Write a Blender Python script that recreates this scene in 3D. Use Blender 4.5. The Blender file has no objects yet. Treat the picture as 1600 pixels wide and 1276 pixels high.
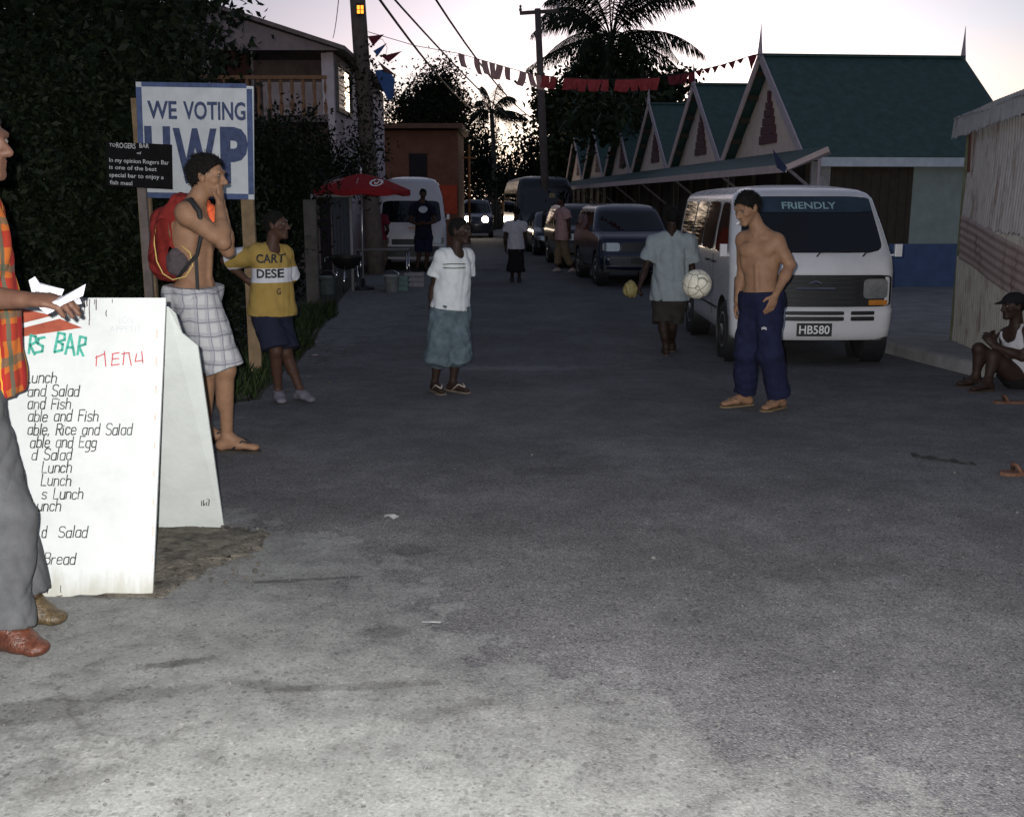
import bpy, math, random
import numpy as np
from mathutils import Vector, Matrix
from mathutils.bvhtree import BVHTree

SC = bpy.context.scene
COL = SC.collection
R = math.radians

# ---------------------------------------------------------------- camera
CAMZ = 1.52
FPX = 1600.0
PITCH = math.atan(323 / FPX)
cam = bpy.data.cameras.new('camera')
cam.sensor_width = 36.0
cam.sensor_fit = 'HORIZONTAL'
cam.lens = 36.0
cam.clip_end = 3000
cam.clip_start = 0.05
camo = bpy.data.objects.new('camera', cam)
COL.objects.link(camo)
camo.location = (0, 0, CAMZ)
camo.rotation_euler = (math.pi / 2 - PITCH, 0, 0)
SC.camera = camo

# ---------------------------------------------------------------- light
SC.view_settings.view_transform = 'Standard'
SC.view_settings.look = 'None'
SC.view_settings.gamma = 1
SC.view_settings.use_curve_mapping = False
SC.view_settings.exposure = 1.1
SC.cycles.max_bounces = 6
SC.cycles.use_denoising = True

SUN_EL, SUN_AZ = 2.0, 8.0        # the sun is just setting behind the trees at the end of the street
world = bpy.data.worlds.new('World')
SC.world = world
world.use_nodes = True
wn, wl = world.node_tree.nodes, world.node_tree.links
wn.clear()
w_out = wn.new('ShaderNodeOutputWorld')
w_bg = wn.new('ShaderNodeBackground')
w_sky = wn.new('ShaderNodeTexSky')
w_sky.sky_type = 'NISHITA'
w_sky.sun_disc = False
w_sky.sun_elevation = R(SUN_EL)
w_sky.sun_rotation = R(SUN_AZ)
w_sky.air_density = 1.0
w_sky.dust_density = 1.5
w_sky.ozone_density = 2.0
w_hs = wn.new('ShaderNodeHueSaturation')
w_hs.inputs['Saturation'].default_value = 0.42
w_tc = wn.new('ShaderNodeTexCoord')
w_map = wn.new('ShaderNodeMapping')
w_map.inputs['Scale'].default_value = (1.0, 1.0, 4.5)
w_map.inputs['Rotation'].default_value = (0.0, 0.12, 0.0)
w_noise = wn.new('ShaderNodeTexNoise')
w_noise.inputs['Scale'].default_value = 2.3
w_noise.inputs['Detail'].default_value = 6
w_ramp = wn.new('ShaderNodeValToRGB')
w_ramp.color_ramp.elements[0].position = 0.42
w_ramp.color_ramp.elements[0].color = (0.97, 0.99, 1.06, 1)
w_ramp.color_ramp.elements[1].position = 0.62
w_ramp.color_ramp.elements[1].color = (1.05, 0.96, 1.02, 1)
w_mul = wn.new('ShaderNodeMix')
w_mul.data_type = 'RGBA'
w_mul.blend_type = 'MULTIPLY'
w_mul.inputs[0].default_value = 1.0
w_gam = wn.new('ShaderNodeGamma')          # flattens the brightness range between horizon and overhead sky
w_gam.inputs['Gamma'].default_value = 0.86
wl.new(w_sky.outputs[0], w_gam.inputs['Color'])
wl.new(w_gam.outputs[0], w_hs.inputs['Color'])
wl.new(w_tc.outputs['Generated'], w_map.inputs[0])
wl.new(w_map.outputs[0], w_noise.inputs['Vector'])
wl.new(w_noise.outputs[0], w_ramp.inputs[0])
wl.new(w_hs.outputs[0], w_mul.inputs[6])
wl.new(w_ramp.outputs[0], w_mul.inputs[7])
# paler blue overhead, warmer towards the horizon
w_sep = wn.new('ShaderNodeSeparateXYZ')
wl.new(w_tc.outputs['Generated'], w_sep.inputs[0])
w_mr = wn.new('ShaderNodeMapRange')
w_mr.inputs['From Min'].default_value = 0.04
w_mr.inputs['From Max'].default_value = 0.15
wl.new(w_sep.outputs[2], w_mr.inputs[0])
w_tint = wn.new('ShaderNodeMix')
w_tint.data_type = 'RGBA'
w_tint.inputs[6].default_value = (1.04, 0.99, 0.86, 1)
w_tint.inputs[7].default_value = (0.89, 0.965, 1.12, 1)
wl.new(w_mr.outputs[0], w_tint.inputs[0])
w_mul2 = wn.new('ShaderNodeMix')
w_mul2.data_type = 'RGBA'
w_mul2.blend_type = 'MULTIPLY'
w_mul2.inputs[0].default_value = 1.0
wl.new(w_mul.outputs[2], w_mul2.inputs[6])
wl.new(w_tint.outputs[2], w_mul2.inputs[7])
wl.new(w_mul2.outputs[2], w_bg.inputs[0])
w_bg.inputs[1].default_value = 0.115
wl.new(w_bg.outputs[0], w_out.inputs[0])

sun = bpy.data.lights.new('sun', 'SUN')
sun.energy = 0.12
sun.angle = R(12)
sun.color = (1.0, 0.72, 0.5)
suno = bpy.data.objects.new('sun', sun)
COL.objects.link(suno)
_sd = Vector((math.sin(R(SUN_AZ)) * math.cos(R(SUN_EL)), math.cos(R(SUN_AZ)) * math.cos(R(SUN_EL)), math.sin(R(SUN_EL))))
suno.rotation_euler = _sd.to_track_quat('Z', 'Y').to_euler()

# the camera's flash: the photograph was taken with it, it is what lights the near road and the menu board
fl = bpy.data.lights.new('camera_flash', 'SPOT')
fl.energy = 750
fl.spot_size = R(88)
fl.spot_blend = 0.6
fl.shadow_soft_size = 0.012
fl.color = (1.0, 0.985, 0.96)
flo = bpy.data.objects.new('camera_flash', fl)
COL.objects.link(flo)
flo.location = (-0.05, 0.0, CAMZ + 0.045)
flo.rotation_euler = (math.pi / 2 - PITCH, 0, 0)


# ---------------------------------------------------------------- measuring
def ray(px, py):
    cx, cy = (px - 800) / FPX, (638 - py) / FPX
    s, c = math.sin(PITCH), math.cos(PITCH)
    return Vector((cx, c + cy * s, -s + cy * c))


def at(px, py, Y):
    d = ray(px, py)
    return Vector((0, 0, CAMZ)) + d * (Y / d.y)


def sstep(t):
    t = min(1, max(0, t))
    return t * t * (3 - 2 * t)


def gz(x, y):
    return -0.20 * sstep((y - 4.5) / 8.5)


def G(px, py):
    """the point of the road seen there"""
    d = ray(px, py)
    lo, hi = 0.5, 400.0
    for _ in range(60):
        m = (lo + hi) / 2
        z = CAMZ + d.z * m / d.y
        if z > gz(0, m):
            lo = m
        else:
            hi = m
    p = at(px, py, lo)
    return p


def pxm(Y):
    return FPX / Y * 1.02


SDIR = Vector((-0.0858, 1.0, 0)).normalized()     # the way the street runs
SRIGHT = Vector((SDIR.y, -SDIR.x, 0))
SANG = math.atan2(0.0858, 1.0)


def st(s, t, z=0.0):
    """street coordinates: s along the street, t to the right of the line through the camera"""
    p = SDIR * s + SRIGHT * t
    return Vector((p.x, p.y, z))


# ---------------------------------------------------------------- materials
MATS = {}


def nt_math(n, l, op, a, b=None, c=None):
    m = n.new('ShaderNodeMath')
    m.operation = op
    for i, v in enumerate((a, b, c)):
        if v is None:
            continue
        if isinstance(v, (int, float)):
            m.inputs[i].default_value = v
        else:
            l.new(v, m.inputs[i])
    return m.outputs[0]


def nt_mix(n, l, fac, a, b):
    m = n.new('ShaderNodeMix')
    m.data_type = 'RGBA'
    for s, v in ((0, fac), (6, a), (7, b)):
        if isinstance(v, (int, float)):
            m.inputs[s].default_value = v
        elif isinstance(v, tuple):
            m.inputs[s].default_value = (*v, 1)
        else:
            l.new(v, m.inputs[s])
    return m.outputs[2]


def nt_noise(n, l, vec, scale, detail=4, rough=0.6):
    t = n.new('ShaderNodeTexNoise')
    t.inputs['Scale'].default_value = scale
    t.inputs['Detail'].default_value = detail
    t.inputs['Roughness'].default_value = rough
    if vec is not None:
        l.new(vec, t.inputs['Vector'])
    return t.outputs[0]


def nt_ramp(n, l, fac, stops):
    r = n.new('ShaderNodeValToRGB')
    e = r.color_ramp.elements
    while len(e) < len(stops):
        e.new(0.5)
    for i, (p, c) in enumerate(stops):
        e[i].position = p
        c = (c, c, c) if isinstance(c, (int, float)) else c
        e[i].color = (*c, 1)
    l.new(fac, r.inputs[0])
    return r.outputs[0]


def new_mat(name):
    m = bpy.data.materials.new(name)
    m.use_nodes = True
    n, l = m.node_tree.nodes, m.node_tree.links
    return m, n, l, n['Principled BSDF']


def M(name, col, rough=0.75, var=0.25, scale=9.0, bump=0.0, bscale=60.0, metal=0.0, spec=0.4, emit=None, estr=0.0, coat=0.0, col2=None):
    if name in MATS:
        return MATS[name]
    m, n, l, b = new_mat(name)
    tc = n.new('ShaderNodeTexCoord').outputs['Object']
    nz = nt_noise(n, l, tc, scale, 6, 0.65)
    lo = tuple(c * (1 - var) for c in col)
    hi = col2 or tuple(min(1, c * (1 + var)) for c in col)
    c = nt_ramp(n, l, nz, [(0.3, lo), (0.7, hi)])
    l.new(c, b.inputs['Base Color'])
    b.inputs['Roughness'].default_value = rough
    b.inputs['Metallic'].default_value = metal
    b.inputs['Specular IOR Level'].default_value = spec
    b.inputs['Coat Weight'].default_value = coat
    b.inputs['Coat Roughness'].default_value = 0.06
    if bump:
        bn = n.new('ShaderNodeBump')
        bn.inputs['Strength'].default_value = bump
        bn.inputs['Distance'].default_value = 0.02
        l.new(nt_noise(n, l, tc, bscale, 4), bn.inputs['Height'])
        l.new(bn.outputs[0], b.inputs['Normal'])
    if emit:
        b.inputs['Emission Color'].default_value = (*emit, 1)
        b.inputs['Emission Strength'].default_value = estr
    MATS[name] = m
    return m


def cloth(name, col, var=0.18, weave=260.0):
    return M(name, col, rough=0.95, var=var, scale=14, bump=0.25, bscale=weave, spec=0.15)


def skin(name, col):
    return M(name, col, rough=0.58, var=0.16, scale=18, bump=0.12, bscale=90, spec=0.22)


def leafm(name, col):
    if name in MATS:
        return MATS[name]
    m, n, l, b = new_mat(name)
    info = n.new('ShaderNodeNewGeometry').outputs['Random Per Island']
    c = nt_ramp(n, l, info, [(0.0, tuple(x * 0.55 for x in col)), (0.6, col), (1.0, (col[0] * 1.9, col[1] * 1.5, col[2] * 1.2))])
    l.new(c, b.inputs['Base Color'])
    b.inputs['Roughness'].default_value = 0.6
    b.inputs['Specular IOR Level'].default_value = 0.18
    MATS[name] = m
    return m


def paint(name, col, rough=0.28, dirt=0.35):
    """car paint with road dust towards patches"""
    if name in MATS:
        return MATS[name]
    m, n, l, b = new_mat(name)
    tc = n.new('ShaderNodeTexCoord').outputs['Object']
    nz = nt_noise(n, l, tc, 2.2, 8, 0.7)
    c = nt_mix(n, l, nt_math(n, l, 'MULTIPLY', nt_ramp(n, l, nz, [(0.45, 0.0), (0.75, 1.0)]), dirt), col, tuple(x * 0.6 + 0.03 * min(1, max(col) * 4) for x in col))
    l.new(c, b.inputs['Base Color'])
    l.new(nt_math(n, l, 'MULTIPLY_ADD', nz, 0.25, rough - 0.08), b.inputs['Roughness'])
    b.inputs['Coat Weight'].default_value = 0.5 if max(col) > 0.1 else 0.2
    b.inputs['Coat Roughness'].default_value = 0.08
    MATS[name] = m
    return m


def glassm():
    if 'tinted_glass' in MATS:
        return MATS['tinted_glass']
    m, n, l, b = new_mat('tinted_glass')
    b.inputs['Base Color'].default_value = (0.006, 0.007, 0.009, 1)
    b.inputs['Roughness'].default_value = 0.03
    b.inputs['Specular IOR Level'].default_value = 0.6
    MATS['tinted_glass'] = m
    return m


# ---------------------------------------------------------------- objects
def tag(o, label=None, cat=None, group=None, kind=None):
    if label:
        o['label'] = label
    if cat:
        o['category'] = cat
    if group:
        o['group'] = group
    if kind:
        o['kind'] = kind
    return o


def empty(name, loc, label, cat, group=None, rz=0.0):
    o = bpy.data.objects.new(name, None)
    COL.objects.link(o)
    o.empty_display_size = 0.1
    o.location = loc
    o.rotation_euler = (0, 0, rz)
    return tag(o, label, cat, group)


def link(name, me, mat, parent=None, smooth=False, world_coords=False):
    """one mesh object; with world_coords the vertices are in world space and are brought under the parent"""
    o = bpy.data.objects.new(name, me)
    COL.objects.link(o)
    if mat is not None:
        me.materials.append(mat)
    if parent is not None:
        o.parent = parent
        if world_coords:
            p, chain = parent, []
            while p is not None:
                chain.append(p)
                p = p.parent
            mw = Matrix.Identity(4)
            for q in reversed(chain):
                mw = mw @ Matrix.LocRotScale(q.location, q.rotation_euler, q.scale)
            me.transform(mw.inverted())
    if smooth:
        me.polygons.foreach_set('use_smooth', [True] * len(me.polygons))
    return o


def copy_tree(o, parent=None):
    c = o.copy()
    COL.objects.link(c)
    if parent is not None:
        c.parent = parent
    for ch in list(o.children):
        copy_tree(ch, c)
    return c


class MB:
    def __init__(self):
        self.v, self.f = [], []

    def add(self, vs, fs):
        k = len(self.v)
        self.v += [tuple(x) for x in vs]
        self.f += [tuple(i + k for i in f) for f in fs]
        return self

    def box(self, c, s, rot=None):
        hx, hy, hz = s[0] / 2, s[1] / 2, s[2] / 2
        vs = [Vector((x, y, z)) for x in (-hx, hx) for y in (-hy, hy) for z in (-hz, hz)]
        if rot is not None:
            vs = [rot @ v for v in vs]
        vs = [v + Vector(c) for v in vs]
        return self.add(vs, [(0, 1, 3, 2), (4, 6, 7, 5), (0, 4, 5, 1), (2, 3, 7, 6), (0, 2, 6, 4), (1, 5, 7, 3)])

    def beam(self, a, b, w, h, up=(0, 0, 1)):
        a, b = Vector(a), Vector(b)
        d = (b - a).normalized()
        x = d.cross(Vector(up))
        if x.length < 1e-4:
            x = d.cross(Vector((1, 0, 0)))
        x.normalize()
        z = x.cross(d)
        vs = [p + x * (i * w / 2) + z * (j * h / 2) for p in (a, b) for i, j in ((-1, -1), (1, -1), (1, 1), (-1, 1))]
        return self.add(vs, [(3, 2, 1, 0), (4, 5, 6, 7), (0, 1, 5, 4), (1, 2, 6, 5), (2, 3, 7, 6), (3, 0, 4, 7)])

    def tube(self, pts, rad, n=8, cap=True):
        pts = [Vector(p) for p in pts]
        if not hasattr(rad, '__len__'):
            rad = [rad] * len(pts)
        vs, fs = [], []
        ref = None
        for i, p in enumerate(pts):
            d = (pts[min(i + 1, len(pts) - 1)] - pts[max(i - 1, 0)]).normalized()
            if ref is None:
                ref = d.orthogonal().normalized()
            ref = (ref - d * ref.dot(d))
            ref = ref.normalized() if ref.length > 1e-5 else d.orthogonal().normalized()
            y = d.cross(ref)
            for k in range(n):
                a = 2 * math.pi * k / n
                vs.append(p + (ref * math.cos(a) + y * math.sin(a)) * rad[i])
        for i in range(len(pts) - 1):
            for k in range(n):
                fs.append((i * n + k, i * n + (k + 1) % n, (i + 1) * n + (k + 1) % n, (i + 1) * n + k))
        if cap:
            fs.append(tuple(range(n))[::-1])
            fs.append(tuple((len(pts) - 1) * n + k for k in range(n)))
        return self.add(vs, fs)

    def lathe(self, prof, c, axis=(0, 0, 1), n=24, cap=True):
        """prof: (radius, height along axis)"""
        ax = Vector(axis).normalized()
        x = ax.orthogonal().normalized()
        y = ax.cross(x)
        c = Vector(c)
        vs, fs = [], []
        for r, h in prof:
            for k in range(n):
                a = 2 * math.pi * k / n
                vs.append(c + ax * h + (x * math.cos(a) + y * math.sin(a)) * r)
        for i in range(len(prof) - 1):
            for k in range(n):
                fs.append((i * n + k, i * n + (k + 1) % n, (i + 1) * n + (k + 1) % n, (i + 1) * n + k))
        if cap:
            fs.append(tuple(range(n))[::-1])
            fs.append(tuple((len(prof) - 1) * n + k for k in range(n)))
        return self.add(vs, fs)

    def prism(self, pts, off):
        """closed polygon pts (3d) pushed along off"""
        pts = [Vector(p) for p in pts]
        off = Vector(off)
        n = len(pts)
        vs = pts + [p + off for p in pts]
        fs = [tuple(range(n))[::-1], tuple(range(n, 2 * n))] + [(i, (i + 1) % n, n + (i + 1) % n, n + i) for i in range(n)]
        return self.add(vs, fs)

    def mesh(self, name):
        me = bpy.data.meshes.new(name)
        me.from_pydata(self.v, [], self.f)
        me.update()
        return me

    def build(self, name, mat, parent=None, smooth=False, world_coords=False, bevel=0.0):
        o = link(name, self.mesh(name), mat, parent, smooth, world_coords)
        if bevel:
            b = o.modifiers.new('bevel', 'BEVEL')
            b.width = bevel
            b.segments = 2
            b.limit_method = 'ANGLE'
        return o


def np_mesh(name, v, f):
    me = bpy.data.meshes.new(name)
    v = np.asarray(v, dtype=np.float32)
    f = np.asarray(f, dtype=np.int32)
    me.vertices.add(len(v))
    me.vertices.foreach_set('co', v.ravel())
    k = f.shape[1]
    me.loops.add(f.size)
    me.loops.foreach_set('vertex_index', f.ravel())
    me.polygons.add(len(f))
    me.polygons.foreach_set('loop_start', np.arange(0, f.size, k, dtype=np.int32))
    me.polygons.foreach_set('loop_total', np.full(len(f), k, dtype=np.int32))
    me.update(calc_edges=True)
    me.validate()
    return me


# ---------------------------------------------------------------- lettering
def text_mesh(s, shear=0.0, bold=0.0, spacing=1.0):
    c = bpy.data.curves.new('lettering', 'FONT')
    c.body = s
    c.shear = shear
    c.offset = bold
    c.space_character = spacing
    c.resolution_u = 3
    o = bpy.data.objects.new('lettering', c)
    COL.objects.link(o)
    dg = bpy.context.evaluated_depsgraph_get()
    me = bpy.data.meshes.new_from_object(o.evaluated_get(dg))
    bpy.data.objects.remove(o)
    bpy.data.curves.remove(c)
    v = np.array([x.co[:] for x in me.vertices]).reshape(-1, 3)
    f = [tuple(p.vertices) for p in me.polygons]
    bpy.data.meshes.remove(me)
    mn, mx = v.min(0), v.max(0)
    return v, f, mn, mx


def letter(mb, s, o, rx, up, nrm, x0, x1, y0, h, shear=0.0, bold=0.0, lift=0.003, tilt=0.0, snap=None):
    """write s in the plane (o, rx, up): from x0 to x1 along rx, base line at y0, capital height h"""
    v, f, mn, mx = text_mesh(s, shear, bold)
    sx = (x1 - x0) / max(1e-6, mx[0] - mn[0])
    sy = h / 0.70
    out = []
    for p in v:
        a = x0 + (p[0] - mn[0]) * sx
        b = y0 + p[1] * sy + (a - x0) * tilt
        q = o + rx * a + up * b + nrm * lift
        if snap is not None:
            bvh, d = snap
            hit = bvh.ray_cast(q - d * 0.6, d)
            if hit[0] is not None:
                q = hit[0] - d * 0.010
        out.append(q)
    mb.add(out, f)


# ---------------------------------------------------------------- smooth bodies (one continuous surface out of blended volumes)
def surface_nets(f, org, vox):
    s = f < 0
    c = np.zeros(tuple(n - 1 for n in f.shape), dtype=np.int8)
    sl = lambda a: slice(1, None) if a else slice(0, -1)
    for i in (0, 1):
        for j in (0, 1):
            for k in (0, 1):
                c += s[sl(i), sl(j), sl(k)]
    m = (c > 0) & (c < 8)
    ijk = np.argwhere(m)
    idx = np.full(m.shape, -1, dtype=np.int32)
    idx[m] = np.arange(len(ijk))
    acc = np.zeros((len(ijk), 3))
    cnt = np.zeros(len(ijk))
    cr = [(i, j, k) for i in (0, 1) for j in (0, 1) for k in (0, 1)]
    val = {q: f[ijk[:, 0] + q[0], ijk[:, 1] + q[1], ijk[:, 2] + q[2]] for q in cr}
    for a in cr:
        for ax in range(3):
            if a[ax] == 0:
                b = tuple(1 if t == ax else a[t] for t in range(3))
                va, vb = val[a], val[b]
                x = (va < 0) != (vb < 0)
                t = np.where(x, va / np.where(x, va - vb, 1), 0)
                p = np.array(a, dtype=float)[None, :] + np.zeros((len(ijk), 3))
                p[:, ax] += t
                acc[x] += p[x]
                cnt[x] += 1
    v = (ijk + acc / cnt[:, None]) * vox + org
    faces = []
    for ax in range(3):
        a1, a2 = (ax + 1) % 3, (ax + 2) % 3
        lo = [slice(None)] * 3
        hi = [slice(None)] * 3
        lo[ax], hi[ax] = slice(0, -1), slice(1, None)
        x = s[tuple(lo)] != s[tuple(hi)]
        e = np.argwhere(x)
        e = e[(e[:, a1] > 0) & (e[:, a2] > 0) & (e[:, a1] < f.shape[a1] - 1) & (e[:, a2] < f.shape[a2] - 1)]
        q = []
        for d1, d2 in ((-1, -1), (0, -1), (0, 0), (-1, 0)):
            g = e.copy()
            g[:, a1] += d1
            g[:, a2] += d2
            q.append(idx[g[:, 0], g[:, 1], g[:, 2]])
        q = np.stack(q, 1)
        neg = s[e[:, 0], e[:, 1], e[:, 2]]
        q[~neg] = q[~neg][:, ::-1]
        faces.append(q)
    return v, np.concatenate(faces)


def V3(p):
    return np.array([p[0], p[1], p[2]], dtype=np.float64)


class Blob:
    """volumes that are melted together: capsules (round cones), flat-ended cones, ellipsoids"""

    def __init__(self, k=0.03):
        self.p = []
        self.k = k
        self.cuts = []

    def cone(self, a, b, ra, rb, k=None, flat=None, cap=False, neg=False):
        self.p.append(('c', V3(a), V3(b), ra, rb, self.k if k is None else k, flat, cap, neg))
        return self

    def ell(self, c, axes, radii, k=None, neg=False):
        self.p.append(('e', V3(c), np.array([V3(x) for x in axes]), np.array(radii), None, self.k if k is None else k, None, False, neg))
        return self

    def cut(self, p, n):
        """drop what lies on the side n points to"""
        self.cuts.append((V3(p), V3(Vector(n).normalized())))
        return self

    def field(self, vox, ripple=None):
        lo, hi = np.full(3, 1e9), np.full(3, -1e9)
        for q in self.p:
            if q[8]:
                continue
            if q[0] == 'c':
                r = max(q[3], q[4])
                lo = np.minimum(lo, np.minimum(q[1], q[2]) - r)
                hi = np.maximum(hi, np.maximum(q[1], q[2]) + r)
            else:
                e = np.abs(q[2] * q[3][:, None]).sum(0)
                lo = np.minimum(lo, q[1] - e)
                hi = np.maximum(hi, q[1] + e)
        lo, hi = lo - 4 * vox, hi + 4 * vox
        n = np.ceil((hi - lo) / vox).astype(int) + 1
        f = np.full(tuple(n), 0.5, dtype=np.float32)
        for q in self.p:
            k = q[5]
            pad = k + 3 * vox
            if q[0] == 'c':
                r = max(q[3], q[4])
                a, b = np.minimum(q[1], q[2]) - r - pad, np.maximum(q[1], q[2]) + r + pad
            else:
                e = np.abs(q[2] * q[3][:, None]).sum(0)
                a, b = q[1] - e - pad, q[1] + e + pad
            i0 = np.clip(np.floor((a - lo) / vox).astype(int), 0, n)
            i1 = np.clip(np.ceil((b - lo) / vox).astype(int) + 1, 0, n)
            if (i1 <= i0).any():
                continue
            g = np.stack(np.meshgrid(*[lo[t] + vox * np.arange(i0[t], i1[t]) for t in range(3)], indexing='ij'), -1)
            if q[0] == 'c':
                ab = q[2] - q[1]
                L = np.linalg.norm(ab) + 1e-9
                w = g - q[1]
                tt = (w @ ab) / (L * L)
                tc = np.clip(tt, 0, 1)
                d = w - tc[..., None] * ab
                if q[7]:
                    d = w - tt[..., None] * ab
                if q[6] is not None:
                    nn, ff = V3(q[6][0]), q[6][1]
                    nn = nn / np.linalg.norm(nn)
                    d = d + (d @ nn)[..., None] * nn * (1 / ff - 1)
                d = np.linalg.norm(d, axis=-1) - (q[3] + (q[4] - q[3]) * tc)
                if q[7]:
                    d = np.maximum(d, np.maximum(-tt, tt - 1) * L)
            else:
                w = (g - q[1]) @ q[2].T
                k0 = np.linalg.norm(w / q[3], axis=-1)
                k1 = np.linalg.norm(w / q[3] ** 2, axis=-1) + 1e-9
                d = k0 * (k0 - 1) / k1
            sub = f[i0[0]:i1[0], i0[1]:i1[1], i0[2]:i1[2]]
            if q[8]:
                h = np.maximum(k - np.abs(sub + d), 0) / max(k, 1e-6)
                sub[...] = np.maximum(sub, -d) + h * h * k / 4
            else:
                h = np.maximum(k - np.abs(sub - d), 0) / max(k, 1e-6)
                sub[...] = np.minimum(sub, d) - h * h * k / 4
        if ripple is not None or self.cuts:
            g = np.stack(np.meshgrid(*[lo[t] + vox * np.arange(n[t]) for t in range(3)], indexing='ij'), -1)
            if ripple is not None:
                amp, fr, sd = ripple
                rr = np.random.RandomState(sd)
                for o in range(5):
                    dv = rr.normal(size=3)
                    dv[2] *= 0.75
                    dv /= np.linalg.norm(dv)
                    fq = fr * (0.7 + 0.45 * o)
                    ph = rr.uniform(0, 6.28)
                    wv = rr.normal(size=3)
                    wv /= np.linalg.norm(wv)
                    f += (amp * 1.9 / (1 + 0.5 * o) * (0.62 - np.abs(np.sin((g @ dv) * fq * .6 + 1.6 * np.sin((g @ wv) * fq * 0.45) + ph)))).astype(np.float32)
            for p, nn in self.cuts:
                f = np.maximum(f, ((g - p) @ nn).astype(np.float32))
        return f, lo

    def build(self, name, mat, parent, vox=0.008, ripple=None, world_coords=True):
        f, lo = self.field(vox, ripple)
        v, q = surface_nets(f, lo, vox)
        me = np_mesh(name, v, q)
        return link(name, me, mat, parent, True, world_coords)

# ================================================================ THE SETTING
STAINS = []
for (px_, py_, hl_, hw_, rot_, sg_) in ((272, 1036, .14, .035, .35, .8), (190, 1085, .30, .06, .15, .5), (60, 1110, .30, .10, .1, .6), (420, 1070, .20, .04, -.2, .45), (600, 985, .16, .07, .2, .5), (560, 1072, .45, .035, .1, .5), (480, 905, .35, .022, .15, .7),
                                    (640, 860, .12, .10, .6, .55), (430, 985, .06, .02, .2, .5), (110, 1220, .16, .08, .4, .5), (700, 1110, .22, .06, .3, .45), (880, 735, .35, .12, .1, .35), (1300, 890, .5, .15, .2, .3),
                                    (560, 830, .5, .25, .1, -.4), (120, 1250, .5, .2, .1, -.4), (350, 1160, .7, .12, .1, -.3), (830, 575, 1.2, .25, .05, -.6), (300, 960, .5, .12, .2, -.25), (1060, 760, .12, 1.4, .35, -.25), (1180, 900, .1, 1.2, .45, -.25)):
    q_ = G(px_, py_)
    STAINS.append((q_.x, q_.y, hl_, hw_, rot_, sg_))


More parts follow.
